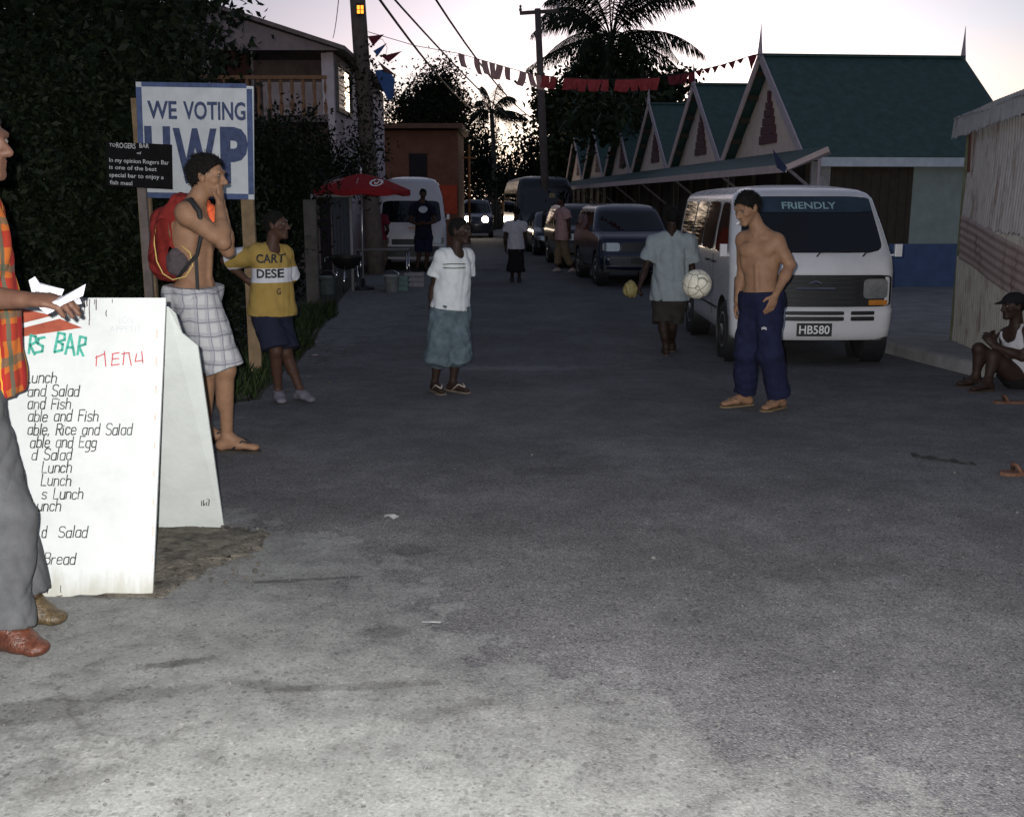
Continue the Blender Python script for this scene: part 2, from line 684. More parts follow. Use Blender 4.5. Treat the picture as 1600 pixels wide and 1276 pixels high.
def ground_material():
    m, n, l, b = new_mat('worn_asphalt')
    tc = n.new('ShaderNodeTexCoord').outputs['Object']
    xyz = n.new('ShaderNodeSeparateXYZ')
    l.new(tc, xyz.inputs[0])
    X, Y = xyz.outputs[0], xyz.outputs[1]
    big = nt_noise(n, l, tc, 0.9, 8, 0.62)
    mid = nt_noise(n, l, tc, 5.5, 8, 0.7)
    fine = nt_noise(n, l, tc, 95.0, 3, 0.8)
    # thin worn cement skin over the asphalt on the left: its edge wanders
    fc = n.new('ShaderNodeFloatCurve')
    cv = fc.mapping.curves[0]
    pts = [(0.0, 1.0), (1.0, 0.0), (0.09, 0.74), (0.15, 0.56), (0.20, 0.44), (0.28, 0.33), (0.36, 0.10), (0.45, 0.0)]
    for i, p in enumerate(pts):
        if i < 2:
            cv.points[0 if i == 0 else -1].location = p
        else:
            cv.points.new(*p)
    cv.points[1].location = cv.points[1].location
    fc.mapping.update()
    yn = nt_math(n, l, 'DIVIDE', nt_math(n, l, 'SUBTRACT', Y, 1.6), 10.0)
    l.new(yn, fc.inputs['Value'])
    edge = nt_math(n, l, 'MULTIPLY_ADD', fc.outputs[0], 4.0, -1.95)
    dd = nt_math(n, l, 'SUBTRACT', edge, X)
    dd = nt_math(n, l, 'ADD', dd, nt_math(n, l, 'MULTIPLY_ADD', mid, 1.5, -0.75))
    dd = nt_math(n, l, 'ADD', dd, nt_math(n, l, 'MULTIPLY_ADD', big, 1.3, -0.65))
    skinm = nt_ramp(n, l, nt_math(n, l, 'MULTIPLY', dd, 0.8), [(-0.0, 0.0), (0.10, 0.36), (0.55, 0.75), (1.0, 1.0)])
    # asphalt with pale aggregate showing
    vo = n.new('ShaderNodeTexVoronoi')
    vo.inputs['Scale'].default_value = 150
    l.new(tc, vo.inputs['Vector'])
    sepc = n.new('ShaderNodeSeparateColor')
    l.new(vo.outputs['Color'], sepc.inputs[0])
    stone = nt_ramp(n, l, sepc.outputs[0], [(0.0, (0.065, 0.061, 0.065)), (0.12, (0.125, 0.120, 0.125)), (0.8, (0.150, 0.146, 0.150)), (1.0, (0.220, 0.210, 0.205))])
    gap = nt_ramp(n, l, vo.outputs['Distance'], [(0.30, 1.0), (0.8, 0.78)])
    asp = nt_mix(n, l, 1.0, stone, stone)
    mm = n.new('ShaderNodeMix')
    mm.data_type = 'RGBA'
    mm.blend_type = 'MULTIPLY'
    mm.inputs[0].default_value = 1.0
    l.new(asp, mm.inputs[6])
    l.new(gap, mm.inputs[7])
    wear = nt_ramp(n, l, nt_math(n, l, 'ADD', nt_math(n, l, 'MULTIPLY', big, 0.6), nt_math(n, l, 'MULTIPLY', mid, 0.4)), [(0.34, 0.60), (0.5, 0.92), (0.66, 1.35)])
    ms = n.new('ShaderNodeMix')
    ms.data_type = 'RGBA'
    ms.blend_type = 'MULTIPLY'
    ms.inputs[0].default_value = 1.0
    l.new(mm.outputs[2], ms.inputs[6])
    l.new(wear, ms.inputs[7])
    cem = nt_ramp(n, l, mid, [(0.28, (0.118, 0.116, 0.111)), (0.45, (0.182, 0.184, 0.176)), (0.6, (0.216, 0.218, 0.207)), (0.75, (0.266, 0.264, 0.250))])
    spots = nt_ramp(n, l, nt_noise(n, l, tc, 13.0, 5, 0.7), [(0.33, 0.7), (0.45, 1.0)])
    cm = n.new('ShaderNodeMix')
    cm.data_type = 'RGBA'
    cm.blend_type = 'MULTIPLY'
    cm.inputs[0].default_value = 1.0
    l.new(cem, cm.inputs[6])
    l.new(spots, cm.inputs[7])
    fin = nt_ramp(n, l, fine, [(0.3, 0.74), (0.7, 1.2)])
    c0 = nt_mix(n, l, nt_math(n, l, 'MULTIPLY', skinm, 0.88), ms.outputs[2], cm.outputs[2])
    c1 = n.new('ShaderNodeMix')
    c1.data_type = 'RGBA'
    c1.blend_type = 'MULTIPLY'
    c1.inputs[0].default_value = 1.0
    l.new(c0, c1.inputs[6])
    l.new(fin, c1.inputs[7])
    # sparse dark tar specks and chips
    w = n.new('ShaderNodeTexVoronoi')
    w.inputs['Scale'].default_value = 21
    l.new(tc, w.inputs['Vector'])
    ws = n.new('ShaderNodeSeparateColor')
    l.new(w.outputs['Color'], ws.inputs[0])
    rad = nt_math(n, l, 'MULTIPLY_ADD', ws.outputs[1], 0.62, -0.36)
    chip = nt_math(n, l, 'LESS_THAN', w.outputs['Distance'], rad)
    c2 = n.new('ShaderNodeMix')
    c2.data_type = 'RGBA'
    c2.blend_type = 'MULTIPLY'
    l.new(nt_math(n, l, 'MULTIPLY', chip, 0.45), c2.inputs[0])
    l.new(c1.outputs[2], c2.inputs[6])
    c2.inputs[7].default_value = (0.3, 0.3, 0.3, 1)
    last = c2.outputs[2]

    def mult(src, fac, col):
        q = n.new('ShaderNodeMix')
        q.data_type = 'RGBA'
        q.blend_type = 'MULTIPLY'
        l.new(fac, q.inputs[0]) if not isinstance(fac, (int, float)) else None
        if isinstance(fac, (int, float)):
            q.inputs[0].default_value = fac
        l.new(src, q.inputs[6])
        if isinstance(col, tuple):
            q.inputs[7].default_value = (*col, 1)
        else:
            l.new(col, q.inputs[7])
        return q.outputs[2]

    # coarse grit
    gr = n.new('ShaderNodeTexVoronoi')
    gr.inputs['Scale'].default_value = 105
    l.new(tc, gr.inputs['Vector'])
    gs = n.new('ShaderNodeSeparateColor')
    l.new(gr.outputs['Color'], gs.inputs[0])
    last = mult(last, 1.0, nt_ramp(n, l, gs.outputs[2], [(0.0, 0.66), (0.12, 0.94), (0.85, 1.03), (0.97, 1.1), (1.0, 1.22)]))
    # stains and worn hollows where the photograph shows them: x, y, half length, half width, turn, strength
    warp = nt_noise(n, l, tc, 6.5, 6, 0.7)
    for (sx_, sy_, ln, wd, rot, stg) in STAINS:
        ca, sa = math.cos(rot), math.sin(rot)
        dx = nt_math(n, l, 'SUBTRACT', X, sx_)
        dy = nt_math(n, l, 'SUBTRACT', Y, sy_)
        u = nt_math(n, l, 'ADD', nt_math(n, l, 'MULTIPLY', dx, ca / ln), nt_math(n, l, 'MULTIPLY', dy, sa / ln))
        v = nt_math(n, l, 'ADD', nt_math(n, l, 'MULTIPLY', dx, -sa / wd), nt_math(n, l, 'MULTIPLY', dy, ca / wd))
        r2 = nt_math(n, l, 'SQRT', nt_math(n, l, 'ADD', nt_math(n, l, 'MULTIPLY', u, u), nt_math(n, l, 'MULTIPLY', v, v)))
        r2 = nt_math(n, l, 'ADD', r2, nt_math(n, l, 'MULTIPLY_ADD', warp, 2.2, -1.1))
        fc_ = nt_ramp(n, l, r2, [(0.55, abs(stg)), (0.95, 0.0)])
        last = mult(last, fc_, (0.42, 0.41, 0.40) if stg > 0 else (1.5, 1.5, 1.48))
    # broken rim of the cement skin
    rim = nt_ramp(n, l, dd, [(-0.0, 0.0), (0.02, 0.5), (0.06, 0.0)])
    rimm = nt_math(n, l, 'MULTIPLY', rim, nt_math(n, l, 'LESS_THAN', X, 0.3))
    last = mult(last, rimm, (0.45, 0.44, 0.43))
    # flaking: plates of paler skin with dark joints, low left
    pl = n.new('ShaderNodeTexVoronoi')
    pl.feature = 'DISTANCE_TO_EDGE'
    pl.inputs['Scale'].default_value = 2.6
    wv2 = n.new('ShaderNodeVectorMath')
    wv2.operation = 'MULTIPLY_ADD'
    n2_ = n.new('ShaderNodeTexNoise')
    n2_.inputs['Scale'].default_value = 5.0
    n2_.inputs['Detail'].default_value = 7
    l.new(tc, n2_.inputs['Vector'])
    l.new(n2_.outputs['Color'], wv2.inputs[0])
    wv2.inputs[1].default_value = (0.55, 0.55, 0.0)
    l.new(tc, wv2.inputs[2])
    l.new(wv2.outputs[0], pl.inputs['Vector'])
    jm = nt_ramp(n, l, pl.outputs['Distance'], [(0.0, 0.5), (0.05, 0.12), (0.10, 0.0)])
    near = nt_math(n, l, 'MULTIPLY', nt_math(n, l, 'LESS_THAN', nt_math(n, l, 'MULTIPLY_ADD', mid, 1.6, Y), 4.0), skinm)
    patchy = nt_ramp(n, l, big, [(0.45, 0.0), (0.58, 1.0)])
    last = mult(last, nt_math(n, l, 'MULTIPLY', nt_math(n, l, 'MULTIPLY', jm, near), patchy), (0.4, 0.39, 0.38))
    l.new(last, b.inputs['Base Color'])
    b.inputs['Roughness'].default_value = 0.9
    b.inputs['Specular IOR Level'].default_value = 0.2
    bn = n.new('ShaderNodeBump')
    bn.inputs['Strength'].default_value = 0.35
    bn.inputs['Distance'].default_value = 0.006
    h = nt_math(n, l, 'MULTIPLY', nt_math(n, l, 'SUBTRACT', 1.0, vo.outputs['Distance']), nt_math(n, l, 'SUBTRACT', 1.1, skinm))
    h = nt_math(n, l, 'ADD', h, nt_math(n, l, 'MULTIPLY', mid, 2.5))
    l.new(h, bn.inputs['Height'])
    l.new(bn.outputs[0], b.inputs['Normal'])
    return m


def sheet(name, ss, tts, zf, mat):
    """grid in street coordinates; tts(s) gives the list of t"""
    mb = MB()
    rows = []
    for s in ss:
        ts = tts(s)
        rows.append(len(ts))
        for t in ts:
            p = st(s, t)
            mb.v.append((p.x, p.y, zf(p.x, p.y)))
    nT = rows[0]
    for i in range(len(ss) - 1):
        for j in range(nT - 1):
            a = i * nT + j
            mb.f.append((a, a + 1, a + nT + 1, a + nT))
    return tag(mb.build(name, mat, smooth=True), kind='structure')


SS = [-12, -4, 0, 1, 2, 3, 4] + [4.5 + 0.5 * i for i in range(22)] + [16, 18, 21, 25, 30, 36, 45, 60, 90, 140, 220, 400, 900]
asphalt = ground_material()
soil = M('dark_soil', (0.045, 0.04, 0.03), 0.95, 0.5, 4, 0.5, 40)
grey_concrete = M('grey_concrete', (0.24, 0.23, 0.225), 0.9, 0.3, 3.0, 0.3, 50)
sheet('ground', SS, lambda s: [-900, -200, -60, -20, -8, -3, 0, 3, 6, 10, 20, 60, 200, 900], lambda x, y: gz(x, y) - 0.004, soil)


def tleft(s):
    return -9 + 7.6 * sstep((s - 5.0) / 3.6) + 0.06 * math.sin(s * 1.7) + 0.04 * math.sin(s * 4.1)


sheet('road', [s for s in SS if s < 120], lambda s: [tleft(s) + (5.35 - tleft(s)) * k / 10 for k in range(11)] if s > 9.0 else [tleft(s) + (9.5 - tleft(s)) * k / 10 for k in range(11)], lambda x, y: gz(x, y), asphalt)

# pavement with a real kerb in front of the stalls and the shack
mb = MB()
ks = [9.3 + 0.7 * i for i in range(60)]
for s in ks:
    for t, dz in ((5.28, -0.02), (5.30, 0.12), (5.34, 0.135), (5.48, 0.137), (5.50, 0.13), (7.2, 0.14), (13.0, 0.15)):
        p = st(s, t)
        mb.v.append((p.x, p.y, gz(p.x, p.y) + dz))
for i in range(len(ks) - 1):
    for j in range(6):
        a = i * 7 + j
        mb.f.append((a, a + 1, a + 8, a + 7))
mb.f.append(tuple(range(7))[::-1] )
tag(mb.build('pavement', grey_concrete), kind='structure')

# bare dirt round the foot of the menu board, with pebbles
def blobby(cx, cy, pts, z, name, mat, jag=0.03, seed=1):
    rr = random.Random(seed)
    ring = []
    n = len(pts)
    for i in range(n):
        a, b = Vector(pts[i]), Vector(pts[(i + 1) % n])
        for k in range(6):
            p = a.lerp(b, k / 6)
            ring.append((p.x + rr.uniform(-jag, jag), p.y + rr.uniform(-jag, jag)))
    mb = MB()
    N = len(ring)
    for f, dz in ((1.0, 0.0), (0.93, 0.010), (0.7, 0.017), (0.35, 0.02)):
        for x, y in ring:
            X, Y = cx + (x - cx) * f, cy + (y - cy) * f
            mb.v.append((X, Y, gz(X, Y) + z + dz + (rr.uniform(-.005, .005) if f < 1 else 0)))
    for r in range(3):
        for i in range(N):
            j = (i + 1) % N
            mb.f.append((r * N + i, r * N + j, (r + 1) * N + j, (r + 1) * N + i))
    mb.f.append(tuple(3 * N + i for i in range(N)))
    return tag(mb.build(name, mat, smooth=True), kind='structure')


dp = [G(*q) for q in ((20, 925), (245, 936), (330, 885), (395, 868), (420, 838), (360, 822), (240, 818), (60, 815))]
blobby(-1.45, 4.1, [(p.x, p.y) for p in dp], 0.003, 'dirt_patch', M('damp_dirt', (0.06, 0.05, 0.04), 0.95, 0.7, 16, 0.8, 70, col2=(0.17, 0.15, 0.12)), 0.035, 3)
dp = [G(*q) for q in ((340, 640), (395, 615), (470, 560), (500, 520), (520, 470), (400, 470), (200, 560), (150, 640))]
blobby(-3.1, 9.0, [(p.x, p.y) for p in dp], 0.003, 'verge', M('verge_soil', (0.07, 0.065, 0.055), 0.95, 0.5, 9, 0.8, 40), 0.06, 5)

rr = random.Random(11)
mb = MB()
for i in range(170):
    if i < 110:
        p = G(rr.uniform(235, 420), rr.uniform(822, 915))
    else:
        p = G(rr.uniform(330, 560), rr.uniform(500, 620))
    r = rr.uniform(0.004, 0.012) * (1 if i < 110 else 1.6)
    mb.lathe([(r * .5, -r * .3), (r, 0.1 * r), (r * .7, r * .7), (r * .15, r)], p + Vector((0, 0, 0.012)), (rr.uniform(-.4, .4), rr.uniform(-.4, .4), 1), 6)
tag(mb.build('pebbles', M('pebble', (0.06, 0.055, 0.048), 0.9, 0.6, 30)), 'small pale pebbles scattered over the dirt and verge', 'pebbles', kind='stuff')

mb = MB()
for i in range(900):
    p = G(rr.uniform(-40, 1640), 700 + 580 * rr.random() ** .8)
    if p.x < -1.2 and p.y > 3.6:
        continue
    r = rr.uniform(0.0018, 0.0055) * (1 + (rr.random() < .04) * 1.2)
    a = rr.uniform(0, 6.28)
    mb.lathe([(r * .6, -r * .2), (r, .15 * r), (r * .65, r * .7), (r * .1, r * .95)], p + Vector((0, 0, 0.001)), (rr.uniform(-.5, .5), rr.uniform(-.5, .5), 1), 5)
tag(mb.build('gravel', M('gravel_grey', (0.09, 0.087, 0.083), 0.9, 0.6, 40)), 'loose small grey stones scattered over the near road', 'gravel', kind='stuff')

# grass at the road edge
gv, gf = [], []
for i in range(2600):
    s = rr.uniform(8.2, 17)
    t = tleft(s) - abs(rr.gauss(0, 0.35)) - 0.02
    p = st(s, t)
    z = gz(p.x, p.y)
    h, a = rr.uniform(.05, .22), rr.uniform(0, 6.28)
    dx, dy = math.cos(a), math.sin(a)
    lean = rr.uniform(.02, .12)
    k = len(gv)
    gv += [(p.x - dy * .006, p.y + dx * .006, z), (p.x + dy * .006, p.y - dx * .006, z), (p.x + dx * lean * .5 + dy * .004, p.y + dy * lean * .5, z + h * .7), (p.x + dx * lean, p.y + dy * lean, z + h)]
    gf.append((k, k + 1, k + 2, k + 3))
tag(link('grass', np_mesh('grass', gv, gf), leafm('grass_blade', (0.019, 0.033, 0.010))), 'short ragged grass growing along the left road edge', 'grass', kind='stuff')


def hit(px, py, p0, nrm):
    d = ray(px, py)
    o = Vector((0, 0, CAMZ))
    return o + d * ((Vector(p0) - o).dot(nrm) / d.dot(nrm))


# ================================================================ MARKET STALLS (right)
green_roof = M('green_roof_sheet', (0.035, 0.075, 0.068), 0.55, 0.3, 6, 0.15, 20)
cream = M('cream_gable', (0.72, 0.58, 0.50), 0.85, 0.12, 5, 0.15, 60)
trim = M('lilac_trim', (0.46, 0.38, 0.42), 0.7, 0.15, 6)
maroon = M('maroon_wood', (0.10, 0.035, 0.042), 0.7, 0.25, 12)
shaded_brown = M('shaded_brown_shutter', (0.038, 0.027, 0.018), 0.7, 0.3, 8)  # shutter brown, darkened to carry the shade under the awning
pale_green = M('pale_green_wall', (0.25, 0.29, 0.27), 0.8, 0.15, 4, 0.1, 50)
blue_dado = M('blue_dado', (0.055, 0.09, 0.19), 0.75, 0.2, 5)
fascia_m = M('pale_fascia', (0.50, 0.54, 0.60), 0.7, 0.15, 5)
pink_fascia = M('pink_fascia', (0.60, 0.46, 0.44), 0.7, 0.15, 5)
T0, S0, SW, LEN = 7.08, 18.5, 5.2, 3.82
ZE, ZA = 2.36, 4.36
order = ['nearest and largest green roofed market stall with cream gable and tall spires', 'green roofed market stall with cream gable, second from the white van',
         'green roofed market stall with pinkish gable, third along the awning', 'dim green roofed market stall with pale gable, fourth along, partly under the big tree',
         'dim pale gabled market stall under the breadfruit tree, fifth along', 'farthest small pale gabled market stall behind the dark bus']


def street_box(mb, s0, s1, t0, t1, z0, z1):
    c = st((s0 + s1) / 2, (t0 + t1) / 2, (z0 + z1) / 2)
    return mb.box(c, (t1 - t0, s1 - s0, z1 - z0), Matrix.Rotation(SANG, 3, 'Z'))


for i in range(6):
    sa, sb, sm = S0 + SW * i, S0 + SW * (i + 1), S0 + SW * (i + .5)
    root = empty('market_stall', st(sm, T0 + 2, -0.2), order[i], 'market stall', 'gabled market stalls behind the right pavement')
    g = -0.07
    tr = T0 + LEN
    sa2, sb2 = sa + 0.14, sb - 0.14
    # wall shell
    m = MB()
    street_box(m, sa2, sa2 + .12, T0, tr, g, ZE - .12)
    street_box(m, sb2 - .12, sb2, T0, tr, g, ZE - .12)
    street_box(m, sa2 + .12, sb2 - .12, tr - .12, tr, g, ZE - .12)
    m.build('wall', pale_green, root, world_coords=True)
    # near side: brown shutter, pale panel above a blue dado
    if i == 0:
        pn = -SDIR
        base = st(sa2, 0)
        tt = [hit(px, 300, base, pn).dot(SRIGHT) for px in (1296, 1424, 1512)]
        m = MB()
        street_box(m, sa2 - .03, sa2 - .002, tt[0], tt[1], 0.75, ZE - .22)
        o = m.build('shutter', shaded_brown, root, world_coords=True)
        m = MB()
        for k in range(9):
            a = tt[0] + (tt[1] - tt[0]) * (k + .5) / 9
            street_box(m, sa2 - .042, sa2 - .03, a - .008, a + .008, .8, ZE - .25)
        m.build('batten', shaded_brown, o, world_coords=True)
        m = MB()
        street_box(m, sa2 - .035, sa2 - .002, tt[0] - .02, tr - .02, g + .02, 0.748)
        m.build('dado', blue_dado, root, world_coords=True)
        m = MB()
        street_box(m, sa2 - .06, sa2 - .002, T0 - .02, tt[0] - .025, g + .02, ZE - .14)
        m.build('corner_post', M('grey_post', (.3, .29, .3), .8), root, world_coords=True)
    # front: plank shutters between posts
    m = MB()
    street_box(m, sa2 + .12, sb2 - .12, T0 + .03, T0 + .09, .95, ZE - .15)
    o = m.build('shutter', shaded_brown, root, world_coords=True)
    m = MB()
    street_box(m, sa2 + .12, sb2 - .12, T0 + .01, T0 + .10, g, .948)
    m.build('counter_wall', blue_dado if i < 1 else shaded_brown, root, world_coords=True)  # farther counters take the dark brown as painted awning shade
    for k in range(4):
        m = MB()
        a = sa2 + .12 + (sb2 - sa2 - .24) * k / 3
        street_box(m, a - .05, a + .05, T0 - .08, T0 + .008, g, ZE - .13)
        m.build('post', shaded_brown, root, world_coords=True)  # dark brown paints in the dimness under the awning
    # gable
    m = MB()
    m.prism([st(sa + .05, T0, ZE - .1), st(sb - .05, T0, ZE - .1), st(sm, T0, ZA - .08)], SRIGHT * .1)
    m.build('gable', cream, root, world_coords=True)
    m = MB()
    # stepped ornament
    o0 = ZE + .32
    for k, (w, h) in enumerate(((.52, .18), (.43, .18), (.33, .17), (.25, .16), (.16, .14), (.06, .22))):
        street_box(m, sm - w, sm + w, T0 - .035 - .004 * k, T0 + .002, o0, o0 + h - .012)
        o0 += h
    m.build('stepped_ornament', maroon, root, world_coords=True)
    # roof slabs
    m = MB()
    ov = .24
    for (s_e, sg) in ((sa - .1, -1), (sb + .1 - .2 * (i < 5), 1)):
        ze = ZE - .08 if sg < 0 else ZE - .08 + .12 * (i < 5)
        p = [st(s_e, T0 - ov, ze), st(sm, T0 - ov, ZA), st(sm, tr + .2, ZA), st(s_e, tr + .2, ze)]
        if sg > 0:
            p = p[::-1]
        m.prism(p, (0, 0, .05))
    m.build('roof', green_roof, root, world_coords=True)
    # barge boards, fascia, ridge cap
    for (s_e, sg) in ((sa - .1, -1), (sb - .02, 1)):
        ze = ZE - .08
        m = MB()
        m.beam(st(s_e, T0 - ov - .02, ze), st(sm, T0 - ov - .02, ZA + .03), .035, .17)
        m.build('barge_board', trim if sg < 0 else pink_fascia, root, world_coords=True)
        for k in range(5):
            m = MB()
            f = (k + .5) / 5
            p = st(s_e + (sm - s_e) * f, T0 - ov / 2, ze + (ZA - ze) * f - .09)
            m.box(p, (ov - .04, .09, .10), Matrix.Rotation(SANG, 3, 'Z'))
            m.build('bracket', shaded_brown, root, world_coords=True)
    m = MB()
    street_box(m, sa - .16, sa - .12, T0 - ov + .3, tr + .2, ZE - .22, ZE - .06)
    m.build('fascia', fascia_m, root, world_coords=True)
    m = MB()
    m.beam(st(sm, T0 - ov, ZA + .05), st(sm, tr + .2, ZA + .05), .14, .05)
    m.build('ridge_cap', green_roof, root, world_coords=True)
    for t in (T0 - ov - .02, tr + .18):
        m = MB()
        m.lathe([(.06, 0), (.05, .1), (.03, .3), (.018, .45), (.003, .66)], st(sm, t, ZA + .0), n=8)
        m.build('spire', trim, root, smooth=True, world_coords=True)

# one long lean-to awning along the stall fronts
root = empty('awning', st(30, 6.6, 2.2), 'long low green lean-to awning with pale pink fascia along the stall fronts', 'awning')
m = MB()
A0, A1 = 17.5, 47.0
ti, to, zi, zo = T0 - .28, 6.22, 2.40, 2.10
m.prism([st(A0, ti, zi), st(A0, to, zo), st(A1, to, zo), st(A1, ti, zi)][::-1], (0, 0, .035))
m.build('roof', green_roof, root, world_coords=True)
m = MB()
street_box(m, A0, A1, to - .03, to - .002, zo - .09, zo + .045)
m.build('fascia', pink_fascia, root, world_coords=True)
for k in range(8):
    s = A0 + .06 + k * 4.1
    m = MB()
    m.beam(st(s, to + .03, zo - .03), st(s, T0 - .02, 1.45), .05, .05)
    m.beam(st(s, to + .03, zo - .035), st(s, T0 - .09, zi - .06), .05, .05)
    m.build('strut', M('shaded_strut', (.2, .17, .18), .8), root, world_coords=True)  # trim colour darkened, awning shade put into the paint
m = MB()
m.beam(st(A0 - .02, to - .02, zo - .01), st(A0 - .02, T0 - .16, zi - .0), .04, .09)
m.build('end_board', pink_fascia, root, world_coords=True)
m = MB()
m.tube([st(A0 + .4, T0 - .15, g), st(A0 + .4, T0 - .15, zi - .06)], .03, 8)
m.build('post', trim, root, world_coords=True)

# ================================================================ CORRUGATED SHACK (right edge)
def corr(o, rx, up, w, h, across=True, amp=.010, pitch=.085, nrm=None, seed=0, sag=0.0):
    """corrugated sheet: ridges run along up when across is True"""
    nrm = nrm or rx.cross(up).normalized()
    n = int((w if across else h) / pitch * 6) + 1
    rr = random.Random(seed)
    mb = MB()
    na, nb = (n, 5) if across else (5, n)
    ed = [rr.uniform(-.02, .02) for _ in range(na + 1)]
    for i in range(na + 1):
        for j in range(nb + 1):
            a, b = w * i / na, h * j / nb
            wave = math.sin(2 * math.pi * (a if across else b) / pitch) * amp
            bend = .012 * math.sin(a * 3 + seed) + .012 * math.sin(b * 4 + seed * 2)
            mb.v.append(o + rx * a + up * (b + (ed[i] if j == 0 else 0)) + nrm * (wave + bend))
    for i in range(na):
        for j in range(nb):
            k = i * (nb + 1) + j
            mb.f.append((k, k + nb + 1, k + nb + 2, k + 1))
    return mb


def zinc(name, col, rust=0.5):
    if name in MATS:
        return MATS[name]
    m, n, l, b = new_mat(name)
    tc = n.new('ShaderNodeTexCoord').outputs['Object']
    mp = n.new('ShaderNodeMapping')
    mp.inputs['Scale'].default_value = (2.5, 2.5, .7)
    l.new(tc, mp.inputs[0])
    nz = nt_noise(n, l, mp.outputs[0], 2.4, 8, .7)
    n2 = nt_noise(n, l, mp.outputs[0], 9, 6, .7)
    c = nt_mix(n, l, nt_ramp(n, l, n2, [(.35, 0.0), (.65, 1.0)]), tuple(x * .75 for x in col), col)
    c = nt_mix(n, l, nt_math(n, l, 'MULTIPLY', nt_ramp(n, l, nz, [(.52, 0.0), (.68, 1.0)]), rust), c, (.12, .06, .035))
    l.new(c, b.inputs['Base Color'])
    b.inputs['Roughness'].default_value = .6
    MATS[name] = m
    return m


c0 = at(1490, 540, 11.8)
c0.z = gz(0, 11.8) + .13
fd = Vector((-.19, -1, 0)).normalized()          # from the far corner towards the camera
fn = Vector((-1, .19, 0)).normalized()           # outward, to the street
UP = Vector((0, 0, 1))
root = empty('corrugated_shack', c0 + fd * 1.5 - fn * 1.0, 'patched shack of pale rusty corrugated sheets at the right edge', 'shack')
L = 3.4
def pz(py):
    return at(1500, py, 11.8).z
m = corr(c0 + fn * .02, fd, UP, L, pz(400) - c0.z, True, nrm=fn, seed=2)
m.build('lower_sheet', zinc('zinc_white', (.40, .375, .34), .9), root, True, True)
m = corr(c0 + fd * .12 + UP * (pz(402) - c0.z) + fn * .05 , (fd - UP * .11).normalized(), UP, L - .12, pz(338) - pz(405), False, nrm=fn, seed=3, amp=.006)
m.build('middle_sheet', zinc('zinc_pink', (.38, .28, .255), .9), root, True, True)
m = corr(c0 + fd * .02 + UP * (pz(345) - c0.z) + fn * .03, (fd - UP * .04).normalized(), UP, L, pz(192) - pz(345), True, nrm=fn, seed=4)
m.build('upper_sheet', zinc('zinc_grey', (.40, .37, .365), .75), root, True, True)
m = MB()
for h0 in (pz(400), pz(340), pz(200)):
    m.beam(Vector((c0.x, c0.y, h0)) - fn * .03, Vector((c0.x, c0.y, h0)) - fn * .03 + fd * L, .05, .08)
m.build('rail', M('old_timber', (.12, .085, .06), .9, .4, 10), root, world_coords=True)
m = MB()
m.box(c0 + UP * (pz(192) - c0.z) / 2 - fn * .02 - fd * .03, (.10, .10, pz(192) - c0.z))
m.build('corner_post', M('mossy_timber', (.16, .16, .09), .9, .4, 8), root, world_coords=True)
m = MB()
m.beam(c0 + fn * .055 + fd * .24 + UP * (pz(270) - c0.z), c0 + fn * .055 + fd * .16 + UP * (pz(192) - c0.z), .015, .07)
m.build('rusty_strap', M('rust', (.10, .035, .02), .9, .4, 10), root, world_coords=True)
# back wall and roof
m = MB()
m.beam(c0 - fn * .08 + UP * 1.2, c0 - fn * 2.4 + UP * 1.2, .05, 2.3)
m.build('end_wall', zinc('zinc_grey', (.46, .43, .42), .4), root, world_coords=True)
rx = fd
ro = c0 + fn * .16 - fd * .2 + UP * (pz(186) - c0.z)
m = corr(ro, fd, (-fn + UP * .42).normalized(), L + .3, .75, True, nrm=UP, seed=7, pitch=.09)
ro2 = ro + (-fn + UP * .42).normalized() * .72 + UP * .004
m2_ = corr(ro2, fd, (-fn - UP * .16).normalized(), L + .3, 2.3, True, nrm=UP, seed=8, pitch=.09)
m.add(m2_.v, m2_.f)
o = m.build('roof', zinc('zinc_roof', (.30, .30, .315), .6), root, True, True)
m = corr(ro + fn * .012 - UP * .20, (fd + UP * .02).normalized(), (UP - fn * .12).normalized(), L + .3, .23, True, amp=.008, nrm=fn, seed=9)
m.build('eave_sheet', zinc('zinc_roof', (.30, .30, .315), .6), root, True, True)

# ================================================================ HOUSES (left)
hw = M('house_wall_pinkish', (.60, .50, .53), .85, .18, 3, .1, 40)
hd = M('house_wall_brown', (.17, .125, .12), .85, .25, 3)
rf_m = M('weathered_roof', (.22, .17, .16), .8, .3, 5)
cn = at(520, 80, 24)
ang = math.atan2(-(at(598, 100, 33).x - cn.x), 33 - 24)
hs = Vector((-math.sin(ang), math.cos(ang), 0))      # along its street side, away
hr = Vector((hs.y, -hs.x, 0))                       # to the street
root = empty('house', Vector((cn.x, cn.y, -.2)) - hr * 3 + hs * 4, 'two storey house with pinkish side wall, dark balcony and gable roof beside the pole', 'house')
Rh = Matrix.Rotation(ang, 3, 'Z')
ZT = at(520, 82, 24).z


def hbox(mb, a0, a1, b0, b1, z0, z1):
    """a: along hs from the corner, b: along hr from the corner (negative is away from the street)"""
    c = Vector((cn.x, cn.y, 0)) + hs * ((a0 + a1) / 2) + hr * ((b0 + b1) / 2) + UP * ((z0 + z1) / 2)
    return mb.box(c, (b1 - b0, a1 - a0, z1 - z0), Rh)


